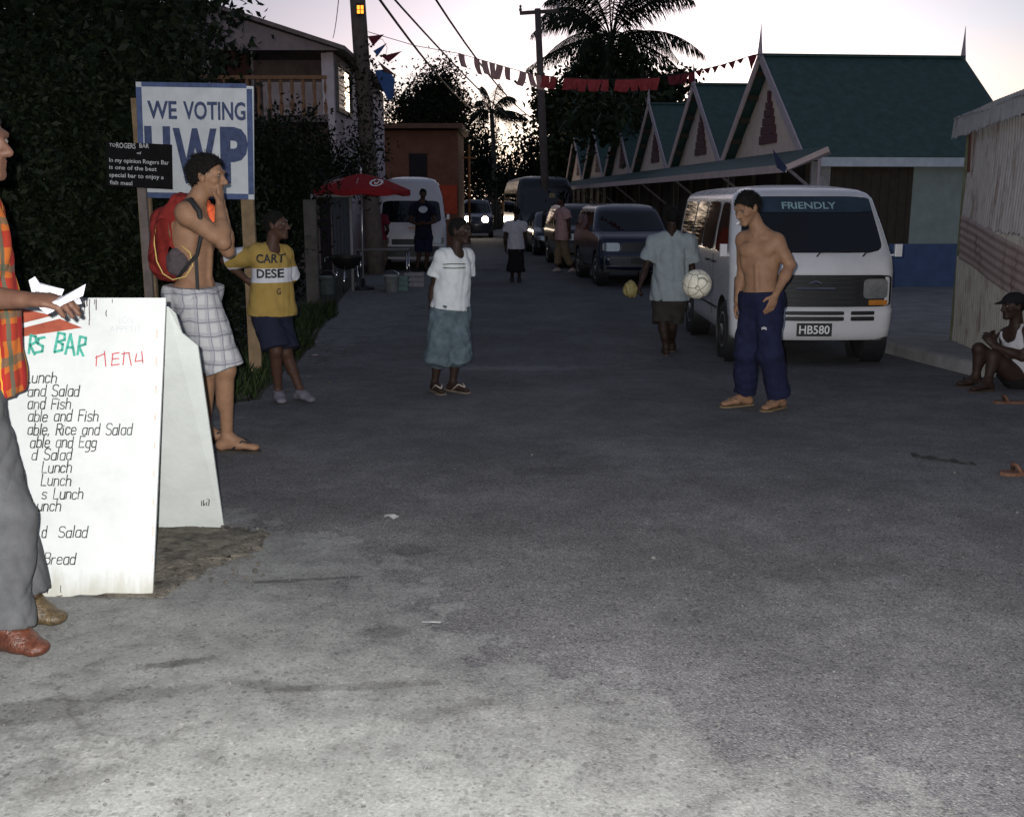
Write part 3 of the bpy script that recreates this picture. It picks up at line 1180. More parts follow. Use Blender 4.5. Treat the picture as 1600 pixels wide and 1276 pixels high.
HL, HW = 9.0, 5.6
zf2 = at(520, 180, 24).z
m = MB()
hbox(m, 0, HL, -.15, 0, -.3, ZT)
hbox(m, HL - .15, HL, -HW, -.151, -.3, ZT)
hbox(m, 1.3, HL - .151, -HW, -HW + .15, -.3, ZT)
m.build('side_wall', hw, root, world_coords=True)
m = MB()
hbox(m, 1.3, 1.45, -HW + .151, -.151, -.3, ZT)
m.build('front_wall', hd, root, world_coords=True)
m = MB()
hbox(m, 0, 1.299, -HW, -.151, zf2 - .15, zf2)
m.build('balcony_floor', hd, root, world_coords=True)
m = MB()
hbox(m, .0, .10, -HW, -.152, zf2 + .78, zf2 + .86)
for k in range(22):
    b = -HW + .1 + (HW - .3) * k / 21
    c = Vector((cn.x, cn.y, 0)) + hs * .05 + hr * b + UP * (zf2)
    m.lathe([(.035, 0), (.06, .15), (.03, .4), (.05, .6), (.035, .78)], c, n=6)
m.build('balustrade', M('ochre_balustrade', (.28, .15, .08), .8), root, world_coords=True)
for k in range(3):
    m = MB()
    b = -HW + .1 + (HW - .35) * k / 2
    hbox(m, .02, .18, b - .08, b + .08, zf2 + .001, ZT - .01) if k < 2 else hbox(m, .02, .18, b - .02, b + .10, zf2 + .001, ZT - .01)
    m.build('pillar', hw if k else trim, root, world_coords=True)
for b in (-4.3, -2.6):
    m = MB()
    hbox(m, 1.24, 1.299, b - .45, b + .45, zf2 + .15, zf2 + 2.0)
    o = m.build('door', M('dark_red_door', (.09, .03, .03), .6), root, world_coords=True)
    m = MB()
    for bb in (b - .48, b + .48):
        hbox(m, 1.22, 1.299, bb - .03, bb + .03, zf2 + .1, zf2 + 2.06)
    hbox(m, 1.22, 1.299, b - .45, b + .45, zf2 + 2.002, zf2 + 2.06)
    m.build('frame', M('pale_frame', (.4, .36, .36), .7), o, world_coords=True)
m = MB()
hbox(m, 1.25, 1.299, -1.9, -.5, zf2 + .1, ZT - .5)
m.build('wall_panel', hw, root, world_coords=True)
# side window with louvres
q0, q1 = hit(525, 140, cn, hr), hit(546, 140, cn, hr)
a0, a1 = (q0 - cn).dot(hs), (q1 - cn).dot(hs)
z0, z1 = hit(535, 172, cn, hr).z, hit(535, 110, cn, hr).z
m = MB()
hbox(m, a0, a1, .002, .03, z0, z1)
o = m.build('window', glassm(), root, world_coords=True)
m = MB()
for k in range(9):
    z = z0 + (z1 - z0) * (k + .5) / 9
    hbox(m, a0 + .05, a0 + (a1 - a0) * .5, .032, .05, z - .05, z + .03)
m.build('louvre', M('white_louvre', (.75, .75, .72), .4), o, world_coords=True)
m = MB()
hbox(m, a0 - .08, a1 + .08, .002, .07, z0 - .1, z0 - .002)
hbox(m, a0 - .08, a1 + .08, .002, .07, z1 + .002, z1 + .08)
hbox(m, a0 - .08, a0 - .002, .002, .07, z0, z1)
hbox(m, a1 + .002, a1 + .08, .002, .07, z0, z1)
m.build('frame', M('dark_frame', (.1, .09, .09), .6), o, world_coords=True)
# gable roof, ridge along hs
zr = ZT + 1.05
bm_ = -3.05
m = MB()
for e, sg in ((.35, 1), (-HW - .5, -1)):
    p = [Vector((cn.x, cn.y, 0)) + hs * -.5 + hr * e + UP * (ZT - .02), Vector((cn.x, cn.y, 0)) + hs * (HL + .5) + hr * e + UP * (ZT - .02),
         Vector((cn.x, cn.y, 0)) + hs * (HL + .5) + hr * bm_ + UP * zr, Vector((cn.x, cn.y, 0)) + hs * -.5 + hr * bm_ + UP * zr]
    m.prism(p if sg > 0 else p[::-1], (0, 0, .09))
m.build('roof', rf_m, root, world_coords=True)
m = MB()
base = Vector((cn.x, cn.y, 0))
m.prism([base + hs * -.35 + hr * .2 + UP * (ZT + .0), base + hs * -.35 + hr * bm_ + UP * (zr - .06), base + hs * -.35 + hr * (-HW - .3) + UP * (ZT + .0)], hs * .1)
m.build('gable', M('gable_board', (.27, .21, .21), .85, .2, 4), root, world_coords=True)

# small flat-roofed orange house farther along
a, b = at(640, 290, 42), at(714, 290, 40)
root = empty('orange_house', Vector((a.x + 1, 43, -.2)), 'small orange walled house with flat roof beyond the white van', 'house')
zt = at(700, 200, 41).z
om = M('orange_wall', (.20, .085, .05), .85, .25, 2.5)
m = MB()
m.box(((a.x + b.x) / 2 - .6, 43.5, zt / 2 - .2), (b.x - a.x + 1.2, 5.0, zt + .2))
m.build('wall', om, root, world_coords=True)
m = MB()
m.box(((a.x + b.x) / 2 - .6, 43.3, zt + .05), (b.x - a.x + 1.6, 5.6, .18))
m.build('roof', M('rusty_roof', (.16, .08, .05), .8), root, world_coords=True)
m = MB()
m.box((a.x + .45, 40.97, 2.9), (.7, .05, .9))
m.build('window', glassm(), root, world_coords=True)
m = MB()
m.box((b.x - .5, 40.96, 1.6), (.9, .06, 1.1))
m.build('wall_glow_panel', M('wall_glow_panel', (.5, .06, .02), .7), root, world_coords=True)  # red glow on the wall, put in as a coloured panel

# ================================================================ POLES AND WIRES
wood = M('pole_wood', (.13, .10, .09), .85, .35, 6, .4, 30)
pb = at(588, 430, 25.0)
pb.z = gz(pb.x, pb.y)
root = empty('utility_pole', pb, 'thick wooden utility pole with vine and orange number plate beside the pinkish house', 'utility pole')
ptop = at(556, -40, pb.y)
m = MB()
m.tube([pb + (ptop - pb) * (k / 6) for k in range(7)], [.22, .21, .20, .195, .19, .185, .18], 14)
m.build('shaft', wood, root, True, True)
c = at(563, 15, pb.y - .24)
m = MB()
m.box(c + Vector((0, 0, 0)), (.20, .02, .27))
o = m.build('number_plate', M('plate_black', (.02, .015, .015), .6), root, world_coords=True)
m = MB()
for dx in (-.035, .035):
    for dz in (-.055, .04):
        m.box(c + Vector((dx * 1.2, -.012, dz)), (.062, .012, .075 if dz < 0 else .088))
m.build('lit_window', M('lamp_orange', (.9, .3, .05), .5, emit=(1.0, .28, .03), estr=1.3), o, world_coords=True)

pb2 = at(856, 335, 38)
pb2.z = -.2
root = empty('utility_pole', pb2, 'thin leaning utility pole with crossarm in front of the palm', 'utility pole')
pt2 = at(840, 14, 38)
m = MB()
m.tube([pb2, pb2.lerp(pt2, .5), pt2], [.16, .14, .11], 10)
m.build('shaft', wood, root, True, True)
ca, cb = at(812, 21, 38), at(873, 17, 38)
m = MB()
m.beam(ca, cb, .1, .12)
o = m.build('crossarm', wood, root, world_coords=True)
for f in (.02, .98):
    m = MB()
    m.lathe([(.04, 0), (.06, .06), (.03, .12), (.05, .17), (.02, .22)], ca.lerp(cb, f) + UP * .06, n=8)
    m.build('insulator', M('insulator', (.2, .18, .17), .4), o, True, True)

wire_m = M('wire', (.02, .02, .02), .6)


def wire(name, pts, r, label):
    m = MB()
    m.tube(pts, r, 5)
    o = m.build(name, wire_m, None, True)
    return tag(o, label, 'wire')


def sag(a, b, d, n=16):
    return [a.lerp(b, k / n) - UP * d * 4 * (k / n) * (1 - k / n) for k in range(n + 1)]


wire('power_line', sag(at(590, -30, 19), at(836, 215, 52), .25), .022, 'dark power line from the near pole top down to the far trees, upper one')
wire('power_line', sag(at(572, -30, 19), at(745, 175, 52), .3), .028, 'thick dark power line, the lower of the pair beside the near pole')
wire('power_line', sag(at(672, -14, 24), at(873, 196, 60), .9), .026, 'single drooping cable crossing the sky left of the thin pole')
wire('power_line', sag(at(530, -10, 18), at(520, 60, 26), .1), .008, 'very thin wire above the pinkish house roof')

# cross-shaped post
p = at(733, 300, 44)
p.z = -.2
root = empty('street_post', p, 'thin post, orange glow painted on, with a short crossbar beyond the headlights', 'post')
m = MB()
m.tube([p, at(733, 226, 44)], .05, 8)
m.build('shaft', M('post_glow_tint', (.4, .16, .06), .7), root, True, True)  # orange light falling on the post is put into its colour
m = MB()
m.beam(at(722, 246, 44), at(744, 247, 44), .05, .06)
m.build('crossbar', M('post_glow_tint', (.4, .16, .06)), root, world_coords=True)

# ================================================================ TREES
def leaf_cloud(blobs, n, size, seed, clump=26, aspect=.45, spread=2.2, droop=0.0):
    rs = np.random.RandomState(seed)
    vol = np.array([b[1][0] * b[1][1] * b[1][2] for b in blobs]) ** .8
    vol /= vol.sum()
    nc = max(1, n // clump)
    ch = rs.choice(len(blobs), nc, p=vol)
    d = rs.normal(size=(nc, 3))
    d /= np.linalg.norm(d, axis=1)[:, None]
    rad = rs.uniform(0, 1, nc) ** (1 / 2.4)
    cc = np.array([V3(blobs[i][0]) for i in ch]) + d * rad[:, None] * np.array([blobs[i][1] for i in ch])
    p = np.repeat(cc, clump, 0)
    p = p + rs.normal(size=p.shape) * size * spread
    k = len(p)
    a = rs.normal(size=(k, 3))
    a[:, 2] -= droop
    a /= np.linalg.norm(a, axis=1)[:, None]
    b = rs.normal(size=(k, 3))
    b -= (b * a).sum(1)[:, None] * a
    b /= np.linalg.norm(b, axis=1)[:, None]
    nn = np.cross(a, b)
    L = size * rs.uniform(.6, 1.35, k)[:, None]
    v = np.stack([p, p + a * L * .45 + b * L * aspect * .5 + nn * L * .06, p + a * L, p + a * L * .45 - b * L * aspect * .5 + nn * L * .06], 1).reshape(-1, 3)
    f = np.arange(4 * k).reshape(-1, 4)
    return v, f


def tree(name, base, blobs, n, size, mat, label, trunk_r=.2, cat='tree', seed=1, group=None, limbs=True, aspect=.45, spread=2.2, clump=26, bark=None):
    root = empty(name, base, label, cat, group)
    v, f = leaf_cloud(blobs, n, size, seed, aspect=aspect, spread=spread, clump=clump)
    link('foliage' if cat != 'tree' else 'crown', np_mesh('crown', v, f), mat, root, False, True)
    m = MB()
    rr = random.Random(seed)
    cen = sum((Vector(b[0]) for b in blobs), Vector()) / len(blobs)
    mid = Vector(base).lerp(cen, .55) + Vector((rr.uniform(-.2, .2), rr.uniform(-.2, .2), 0))
    m.tube([base, Vector(base).lerp(mid, .5) + Vector((rr.uniform(-.1, .1), 0, 0)), mid, cen], [trunk_r * 1.25, trunk_r, trunk_r * .8, trunk_r * .35], 9)
    if limbs:
        for b in blobs:
            c = Vector(b[0])
            m.tube([mid, mid.lerp(c, .5) + Vector((0, 0, .1 * (c - mid).length)), c], [trunk_r * .5, trunk_r * .33, trunk_r * .12], 6)
            for q in range(4):
                e = c + Vector((rr.uniform(-1, 1) * b[1][0], rr.uniform(-1, 1) * b[1][1], rr.uniform(-.6, 1) * b[1][2])) * .8
                m.tube([c, c.lerp(e, .5) + Vector((0, 0, .05)), e], [trunk_r * .13, trunk_r * .09, trunk_r * .03], 5)
    m.build('trunk', bark or M('bark', (.07, .055, .045), .9, .4, 6, .5, 30), root, True, True)
    return root


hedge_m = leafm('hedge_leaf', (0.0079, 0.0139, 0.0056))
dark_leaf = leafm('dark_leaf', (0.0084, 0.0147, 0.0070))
bread_leaf = leafm('breadfruit_leaf', (0.017, 0.028, 0.011))


def bl(px, py, Y, rx, ry, rz):
    return (at(px, py, Y), (rx, ry, rz))


def base_at(px, Y):
    p = at(px, 400, Y)
    p.z = gz(p.x, p.y)
    return p


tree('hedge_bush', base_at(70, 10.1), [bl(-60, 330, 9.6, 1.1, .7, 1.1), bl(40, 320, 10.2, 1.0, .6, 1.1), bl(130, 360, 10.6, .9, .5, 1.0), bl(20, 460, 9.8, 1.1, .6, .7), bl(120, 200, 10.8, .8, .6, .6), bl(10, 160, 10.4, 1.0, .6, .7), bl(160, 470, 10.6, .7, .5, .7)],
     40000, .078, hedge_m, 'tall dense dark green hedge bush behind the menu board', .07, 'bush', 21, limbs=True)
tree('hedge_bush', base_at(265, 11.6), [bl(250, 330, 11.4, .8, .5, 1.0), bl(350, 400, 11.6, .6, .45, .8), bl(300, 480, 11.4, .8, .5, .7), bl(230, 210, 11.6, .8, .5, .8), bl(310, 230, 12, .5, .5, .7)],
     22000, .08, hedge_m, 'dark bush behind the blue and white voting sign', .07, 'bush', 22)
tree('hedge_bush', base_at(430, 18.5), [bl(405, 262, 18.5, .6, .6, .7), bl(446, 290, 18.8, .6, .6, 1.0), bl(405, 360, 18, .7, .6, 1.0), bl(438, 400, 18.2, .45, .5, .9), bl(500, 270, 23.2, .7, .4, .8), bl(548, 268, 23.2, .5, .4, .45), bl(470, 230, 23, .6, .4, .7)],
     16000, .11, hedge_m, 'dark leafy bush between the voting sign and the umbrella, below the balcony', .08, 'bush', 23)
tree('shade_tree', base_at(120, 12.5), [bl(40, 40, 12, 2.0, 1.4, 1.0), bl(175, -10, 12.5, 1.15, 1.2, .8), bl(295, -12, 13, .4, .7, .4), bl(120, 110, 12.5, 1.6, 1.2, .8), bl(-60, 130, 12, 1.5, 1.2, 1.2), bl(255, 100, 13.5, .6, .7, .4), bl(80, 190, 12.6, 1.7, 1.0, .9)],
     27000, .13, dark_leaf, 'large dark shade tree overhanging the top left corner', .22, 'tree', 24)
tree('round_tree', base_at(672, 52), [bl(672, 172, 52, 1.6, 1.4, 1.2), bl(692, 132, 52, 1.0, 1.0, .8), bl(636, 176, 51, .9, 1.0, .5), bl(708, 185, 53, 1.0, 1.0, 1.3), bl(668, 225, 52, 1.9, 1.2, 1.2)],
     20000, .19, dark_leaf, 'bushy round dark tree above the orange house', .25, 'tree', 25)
tree('breadfruit_tree', base_at(930, 54), [bl(900, 180, 54, 1.8, 1.5, 1.6), bl(960, 170, 54, 2.2, 1.5, 1.8), bl(1015, 175, 54, 1.5, 1.4, 1.6), bl(930, 235, 53, 2.5, 1.4, 1.5), bl(862, 158, 54, .8, 1.0, .7), bl(955, 115, 54, 2.0, 1.2, 1.0), bl(1045, 135, 54.5, 1.1, 1.0, .35), bl(880, 260, 54, 1.0, 1.0, 1.1), bl(1000, 235, 54, 1.4, 1.2, 1.2), bl(985, 165, 33.5, .55, .5, .4), bl(950, 182, 37, .75, .6, .55), bl(912, 188, 43, .9, .6, .75)],
     26000, .32, bread_leaf, 'broad dark breadfruit tree below the palm, behind the bunting', .28, 'tree', 26, aspect=.6, spread=1.4)
tree('far_tree', base_at(780, 66), [bl(765, 262, 66, 1.6, 1.3, 1.5), bl(735, 250, 66, 1.0, 1.3, 1.8), bl(757, 215, 66, .6, .8, .6)],
     7000, .22, dark_leaf, 'dark tree below the small palm at the end of the street', .25, 'tree', 27)
tree('far_tree', base_at(835, 60), [bl(828, 226, 60, .7, 1.0, .45), bl(845, 272, 60, 1.4, 1.2, 1.2), bl(805, 282, 62, 1.2, 1.2, .6), bl(880, 270, 60, 1.6, 1.2, 1.8)],
     8000, .24, dark_leaf, 'large leaved dark tree behind the bus roof', .25, 'tree', 28, aspect=.6)
v, f = leaf_cloud([bl(560 + 60 * k, 300, 95, 3.5, 2, 1.7) for k in range(10)], 12000, .45, 31)
tag(link('far_wood', np_mesh('far_wood', v, f), dark_leaf), 'dark line of far trees closing the end of the street', 'wood', kind='stuff')


def palm(name, base, top, fronds, mat, label, r=.17, seed=3, leaflet=.55, nl=44):
    root = empty(name, base, label, 'tree')
    m = MB()
    m.tube([base, base.lerp(top, .35) + Vector((.15, 0, 0)), base.lerp(top, .75) + Vector((.1, 0, 0)), top], [r * 1.3, r, r * .85, r * .8], 10)
    m.build('trunk', M('palm_bark', (.09, .075, .065), .9, .3, 8), root, True, True)
    rr = random.Random(seed)
    for (mid, tip) in fronds:
        p = [(top * (1 - t) ** 2 + mid * 2 * t * (1 - t) + tip * t * t) for t in [k / 22 for k in range(23)]]
        mb = MB()
        mb.tube(p[::2], [.045 - .0034 * k for k in range(12)], 5)
        L = sum((p[k + 1] - p[k]).length for k in range(22))
        for k in range(nl):
            t = .14 + .86 * k / nl
            i = min(21, int(t * 22))
            c = p[i].lerp(p[i + 1], t * 22 - i)
            d = (p[i + 1] - p[i]).normalized()
            sd = d.cross(UP)
            sd = sd.normalized() if sd.length > .1 else Vector((1, 0, 0))
            ll = leaflet * math.sin(math.pi * min(1, .12 + t * .85)) ** .6 * rr.uniform(.8, 1.1)
            for s in (-1, 1):
                e = (sd * s * .55 + d * .45 + UP * (-.7 + rr.uniform(-.35, .2))).normalized()
                w = d * leaflet * .019
                q = c + e * ll * .6
                tipp = c + e * ll + UP * (-.16 * ll)
                mb.add([c - w, q - w * 1.1, tipp, q + w * 1.1, c + w], [(0, 1, 2, 3, 4)])
        mb.build('frond', mat, root, False, True)
    return root


PD = 56.0
top = at(955, 62, PD)
fr = []
for (mx, my, md, tx, ty, td) in ((885, -10, 0, 829, 56, -.5), (905, 48, -1.5, 822, 108, -2.0), (1040, 25, .5, 1102, 88, 0), (1040, 62, -1.5, 1092, 150, -1.8), (915, -70, 1, 868, -60, 2), (950, -90, -1, 935, -110, -2),
                            (1000, -70, 1, 1060, -40, 1), (1020, -30, -1, 1085, 2, -2), (985, -85, 0, 1010, -95, 1), (900, -40, 2, 850, 5, 3), (925, 30, -2.5, 885, 115, -3.5), (985, 30, -2.5, 1010, 120, -3.5), (1010, 20, 2, 1060, 95, 3.5), (950, 25, -3, 948, 130, -4), (905, 30, 2.5, 850, 90, 4),
                            (930, -50, -2, 880, -10, -3), (985, -60, -2, 1035, -5, -3), (960, -70, 2, 990, -40, 3), (1010, -50, 2, 1075, -30, 3), (895, -20, 0, 842, 30, 1), (920, 60, -1, 880, 130, -1), (990, 60, -1, 1040, 130, -1), (930, 20, 3, 900, 120, 4), (975, 20, 3, 1000, 125, 4)):
    fr.append((at(mx, my, PD + md), at(tx, ty, PD + td)))
palm('coconut_palm', base_at(957, PD), top, fr, leafm('palm_leaf', (0.017, 0.023, 0.011)), 'tall coconut palm rising above the breadfruit tree', .2, 3, 1.25, 76)
top = at(768, 178, 64)
fr = []
for (mx, my, tx, ty, td) in ((765, 140, 752, 135, 0), (785, 140, 806, 155, 1), (790, 165, 812, 185, -1), (745, 160, 737, 185, 0), (775, 135, 780, 130, 2), (790, 150, 800, 205, -1.5), (750, 165, 745, 215, 1), (800, 165, 826, 187, -.5), (760, 150, 742, 160, 1.5), (775, 160, 775, 215, -2)):
    fr.append((at(mx, my, 64 + td * .6), at(tx, ty, 64 + td)))
palm('small_palm', base_at(770, 64), top, fr, leafm('palm_leaf', (0.017, 0.023, 0.011)), 'small palm silhouetted against the glow at the end of the street', .16, 4, .85, 60)
# vine on the near pole
v, f = leaf_cloud([(pb.lerp(ptop, t) + Vector((-.03, -.1, 0)), (.22, .16, .4)) for t in (.38, .44, .5, .56, .62, .68)] + [(at(585, 115, pb.y), (.3, .2, .3))], 1100, .11, 41, clump=10)
tag(link('vine', np_mesh('vine', v, f), hedge_m), 'leafy vine climbing the near utility pole', 'vine')

# ================================================================ VEHICLES
tyre_m = M('tyre_rubber', (.018, .018, .019), .85, .2, 20)
rim_m = M('wheel_rim', (.45, .45, .46), .3, .2, 10, metal=.9)
black_pl = M('black_plastic', (.015, .015, .017), .5, .2, 12)
lamp_glass = M('lamp_glass', (.34, .35, .35), .12, .2, 30, metal=.6, coat=1.0)
amber = M('amber_lens', (.45, .17, .03), .2, .15, 20)
plate_m = M('plate_dark', (.02, .02, .02), .5)
white_let = M('white_lettering', (.75, .75, .75), .6, .08)


def Dfor(px, py, above):
    lo, hi = 1.0, 200.0
    for _ in range(60):
        m = (lo + hi) / 2
        p = at(px, py, m)
        if p.z > gz(p.x, p.y) + above:
            lo = m
        else:
            hi = m
    return lo


class Shell:
    """car body lofted from plan outlines at rising heights; front at -y"""

    def __init__(self, keys, bow=.06, rc=.16, crown=.04):
        k = np.array(keys, dtype=float)
        zs = []
        for a, b in zip(k[:-1, 0], k[1:, 0]):
            n = max(1, int(round((b - a) / .07)))
            zs += [a + (b - a) * i / n for i in range(n)]
        zs.append(k[-1, 0])
        self.z = np.array(zs)
        self.k = k
        self.bow, self.rc, self.crown = bow, rc, crown

    def prm(self, z):
        return [float(np.interp(z, self.k[:, 0], self.k[:, i])) for i in (1, 2, 3)]

    def fy(self, x, z):
        yf, yr, w = self.prm(z)
        r = self.rc
        y = yf + self.bow * (min(abs(x), w - r) / w) ** 2
        if abs(x) > w - r:
            d = min(r, abs(x) - (w - r))
            y += r - math.sqrt(max(0, r * r - d * d))
        return y

    def sx(self, y, z):
        yf, yr, w = self.prm(z)
        r = self.rc
        y0 = yf + self.bow * ((w - r) / w) ** 2 + r
        if y < y0:
            d = min(r, y0 - y)
            return w - r + math.sqrt(max(0, r * r - d * d))
        if y > yr - r:
            d = min(r, y - (yr - r))
            return w - r + math.sqrt(max(0, r * r - d * d))
        return w

    def ring(self, z, prm=None):
        yf, yr, w = prm or self.prm(z)
        r = self.rc
        b1 = self.bow * ((w - r) / w) ** 2
        nF, nC, nS = 14, 6, 56
        pts = []
        for i in range(nF):
            x = -(w - r) + 2 * (w - r) * i / nF
            pts.append((x, yf + self.bow * (x / w) ** 2, z, 0))
        for i in range(nC):
            a = -math.pi / 2 + math.pi / 2 * i / nC
            pts.append((w - r + r * math.cos(a), yf + b1 + r + r * math.sin(a), z, 0))
        for i in range(nS):
            y = (yf + b1 + r) + (yr - r - yf - b1 - r) * i / nS
            pts.append((w, y, z, 1))
        for i in range(nC):
            a = math.pi / 2 * i / nC
            pts.append((w - r + r * math.cos(a), yr - r + r * math.sin(a), z, 0))
        for i in range(nF):
            x = (w - r) - 2 * (w - r) * i / nF
            pts.append((x, yr, z, 0))
        for i in range(nC):
            a = math.pi / 2 + math.pi / 2 * i / nC
            pts.append((-(w - r) + r * math.cos(a), yr - r + r * math.sin(a), z, 0))
        for i in range(nS):
            y = (yr - r) - (yr - r - yf - b1 - r) * i / nS
            pts.append((-w, y, z, 1))
        for i in range(nC):
            a = math.pi + math.pi / 2 * i / nC
            pts.append((-(w - r) + r * math.cos(a), yf + b1 + r + r * math.sin(a), z, 0))
        return pts

    def body(self, wheels, R_):
        v, f = [], []
        rows = [self.ring(z) for z in self.z]
        yf, yr, w = self.prm(self.z[-1])
        for s, dz in ((.12, .35), (.28, .7), (.55, 1.0)):
            rr = self.ring(self.z[-1] + self.crown * dz, (yf + (yr - yf) * s * .5 * .5, yr - (yr - yf) * s * .5 * .5, max(self.rc + .05, w * (1 - s))))
            rows.append(rr)
        n = len(rows[0])
        inside = []
        for r in rows:
            for (x, y, z, sd) in r:
                ins = False
                for yw, zw in wheels:
                    if abs(x) > self.prm(z)[2] * .9 and (y - yw) ** 2 + (z - zw) ** 2 < R_ ** 2:
                        ins = (yw, zw)
                v.append([x, y, z])
                inside.append(ins)
        used = set()
        for i in range(len(rows) - 1):
            for j in range(n):
                q = (i * n + j, i * n + (j + 1) % n, (i + 1) * n + (j + 1) % n, (i + 1) * n + j)
                if all(inside[t] for t in q):
                    continue
                f.append(q)
                used.update(q)
        for t in used:
            if inside[t]:
                yw, zw = inside[t]
                d = math.hypot(v[t][1] - yw, v[t][2] - zw) or 1e-4
                v[t][1] = yw + (v[t][1] - yw) * R_ / d
                v[t][2] = zw + (v[t][2] - zw) * R_ / d
        f.append(tuple((len(rows) - 1) * n + j for j in range(n)))
        m = MB()
        m.v, m.f = [tuple(a) for a in v], f
        return m

    def patch(self, corners, where, lift=.006, n=10, e=7, mb=None):
        """where: 'front', 'left', 'right'; corners: (u, z) bl, br, tr, tl"""
        mb = mb or MB()
        k = len(mb.v)
        c = [np.array(q, dtype=float) for q in corners]
        for i in range(n + 1):
            for j in range(n + 1):
                u, w = -1 + 2 * i / n, -1 + 2 * j / n
                mx = max(abs(u), abs(w))
                if mx > 0:
                    h = math.hypot(u, w)
                    cu, cw = abs(u) / h, abs(w) / h
                    fct = (cu ** e + cw ** e) ** (-1 / e) * max(cu, cw)
                    u, w = u * fct, w * fct
                a, b = (u + 1) / 2, (w + 1) / 2
                p = (c[0] * (1 - a) + c[1] * a) * (1 - b) + (c[3] * (1 - a) + c[2] * a) * b
                if where == 'front':
                    mb.v.append((p[0], self.fy(p[0], p[1]) - lift, p[1]))
                else:
                    s = -1 if where == 'left' else 1
                    mb.v.append((s * (self.sx(p[0], p[1]) + lift), p[0], p[1]))
        for i in range(n):
            for j in range(n):
                a = k + i * (n + 1) + j
                q = (a, a + n + 1, a + n + 2, a + 1)
                mb.f.append(q[::-1] if where == 'left' else q)
        return mb


def wheel(root, x, y, r, w, rimcol=None):
    s = 1 if x > 0 else -1
    root_w = bpy.data.objects.new('wheel', None)
    COL.objects.link(root_w)
    root_w.empty_display_size = .1
    root_w.parent = root
    root_w.location = (x, y, r)
    m = MB()
    m.lathe([(r * .6, -w / 2), (r * .93, -w / 2), (r, -w * .36), (r, w * .36), (r * .93, w / 2), (r * .62, w / 2)], (0, 0, 0), (1, 0, 0), 28)
    m.build('tyre', tyre_m, root_w, True)
    m = MB()
    m.lathe([(r * .62, 0), (r * .62, w * .52), (r * .56, w * .5), (r * .5, w * .36), (r * .25, w * .40), (r * .2, w * .56), (.01, w * .58)], (0, 0, 0), (s, 0, 0), 28)
    for k in range(8):
        a = k * math.pi / 4
        m.lathe([(.016, 0), (.016, .012)], (s * w * .385, math.cos(a) * r * .38, math.sin(a) * r * .38), (s, 0, 0), 6)
    m.build('rim', rimcol or rim_m, root_w, True)


def vehicle(name, loc, label, cat, keys, body_m, wheels, wr, ww, screen, sides, grille=None, lamps=(), extra=(), bow=.06, rc=.16, crown=.04, rz=SANG, group=None, lampm=None, mirrors=None, seed=0):
    sh = Shell(keys, bow, rc, crown)
    root = empty(name, loc, label, cat, group, rz)
    body = sh.body([(y, wr) for y in wheels], wr + .07).build('body', body_m, root, True)
    hw_ = sh.k[:, 3].max()
    y0, y1 = sh.k[:, 1].min(), sh.k[:, 2].max()
    m = MB()
    m.box((0, (y0 + y1) / 2, wr + .12), (hw_ * 2 - .16, y1 - y0 - .2, .30))
    m.build('underbody', black_pl, root)
    for y in wheels:
        for s in (-1, 1):
            wheel(root, s * (hw_ - ww / 2 - .015), y, wr, ww)
            m = MB()
            m.lathe([(wr + .068, -.24), (wr + .068, -.012)], (s * hw_, y, wr), (s, 0, 0), 28, cap=False)
            m.build('wheel_arch', black_pl, root, True)
    sh.patch(screen, 'front', .008, 14, 9).build('windscreen', glassm(), root, True)
    for q in sides:
        for w in ('left', 'right'):
            sh.patch(q, w, .007).build('side_window', glassm(), root, True)
    if grille:
        sh.patch(grille, 'front', .010, 14, 14).build('grille', black_pl, root, True)
    for q in lamps:
        for s in (1, -1):
            c = [(s * x, z) for x, z in q]
            if s < 0:
                c = [c[1], c[0], c[3], c[2]]
            sh.patch(c, 'front', .020, 8, 6).build('headlight', lampm or lamp_glass, root, True)
    for (nm, q, mt, lf) in extra:
        sh.patch(q, 'front', lf, 8, 12).build(nm, mt, root, True)
    if mirrors:
        my, mz = mirrors
        for s in (-1, 1):
            m = MB()
            x = s * (sh.sx(my, mz) + .07)
            m.box((x, my - .03, mz + .04), (.075, .045, .13))
            m.tube([(s * (sh.sx(my, mz) - .02), my, mz - .02), (x, my, mz)], .012, 6)
            m.build('wing_mirror', body_m if body_m.name != 'van_white' else body_m, root, bevel=.018)
    return root, sh


def letter_map(mb, s, fn, x0, x1, y0, h, shear=0.0, bold=0.0, n=None):
    v, f, mn, mx = text_mesh(s, shear, bold)
    sx, sy = (x1 - x0) / (mx[0] - mn[0]), h / .70
    mb.add([fn(x0 + (p[0] - mn[0]) * sx, y0 + p[1] * sy) for p in v], f)


white_van = paint('van_white', (.60, .59, .61), .24, .5)
HK = [(.27, .05, 4.30, .79), (.31, .01, 4.33, .825), (.46, 0, 4.35, .835), (.585, .006, 4.35, .84), (.605, .045, 4.35, .842), (.94, .065, 4.35, .845), (.965, .06, 4.35, .845), (1.19, .12, 4.34, .84), (1.23, .15, 4.34, .838),
      (1.50, .36, 4.33, .80), (1.80, .60, 4.30, .745), (1.87, .68, 4.27, .71), (1.92, .80, 4.20, .65), (1.945, .95, 4.1, .58)]
vd = Dfor(1271, 531, .28)
vl = at(1271, 531, vd)
vl = Vector((vl.x, vl.y, gz(vl.x, vl.y)))
zz = lambda z: float(np.interp(z, [0, .965, 1.23, 1.8, 1.95], [0, .965, 1.135, 1.71, 1.825]))
HK = [(zz(a), b_, c_, d_) for a, b_, c_, d_ in HK]
ZQ = lambda q: [(u, zz(z)) for u, z in q]
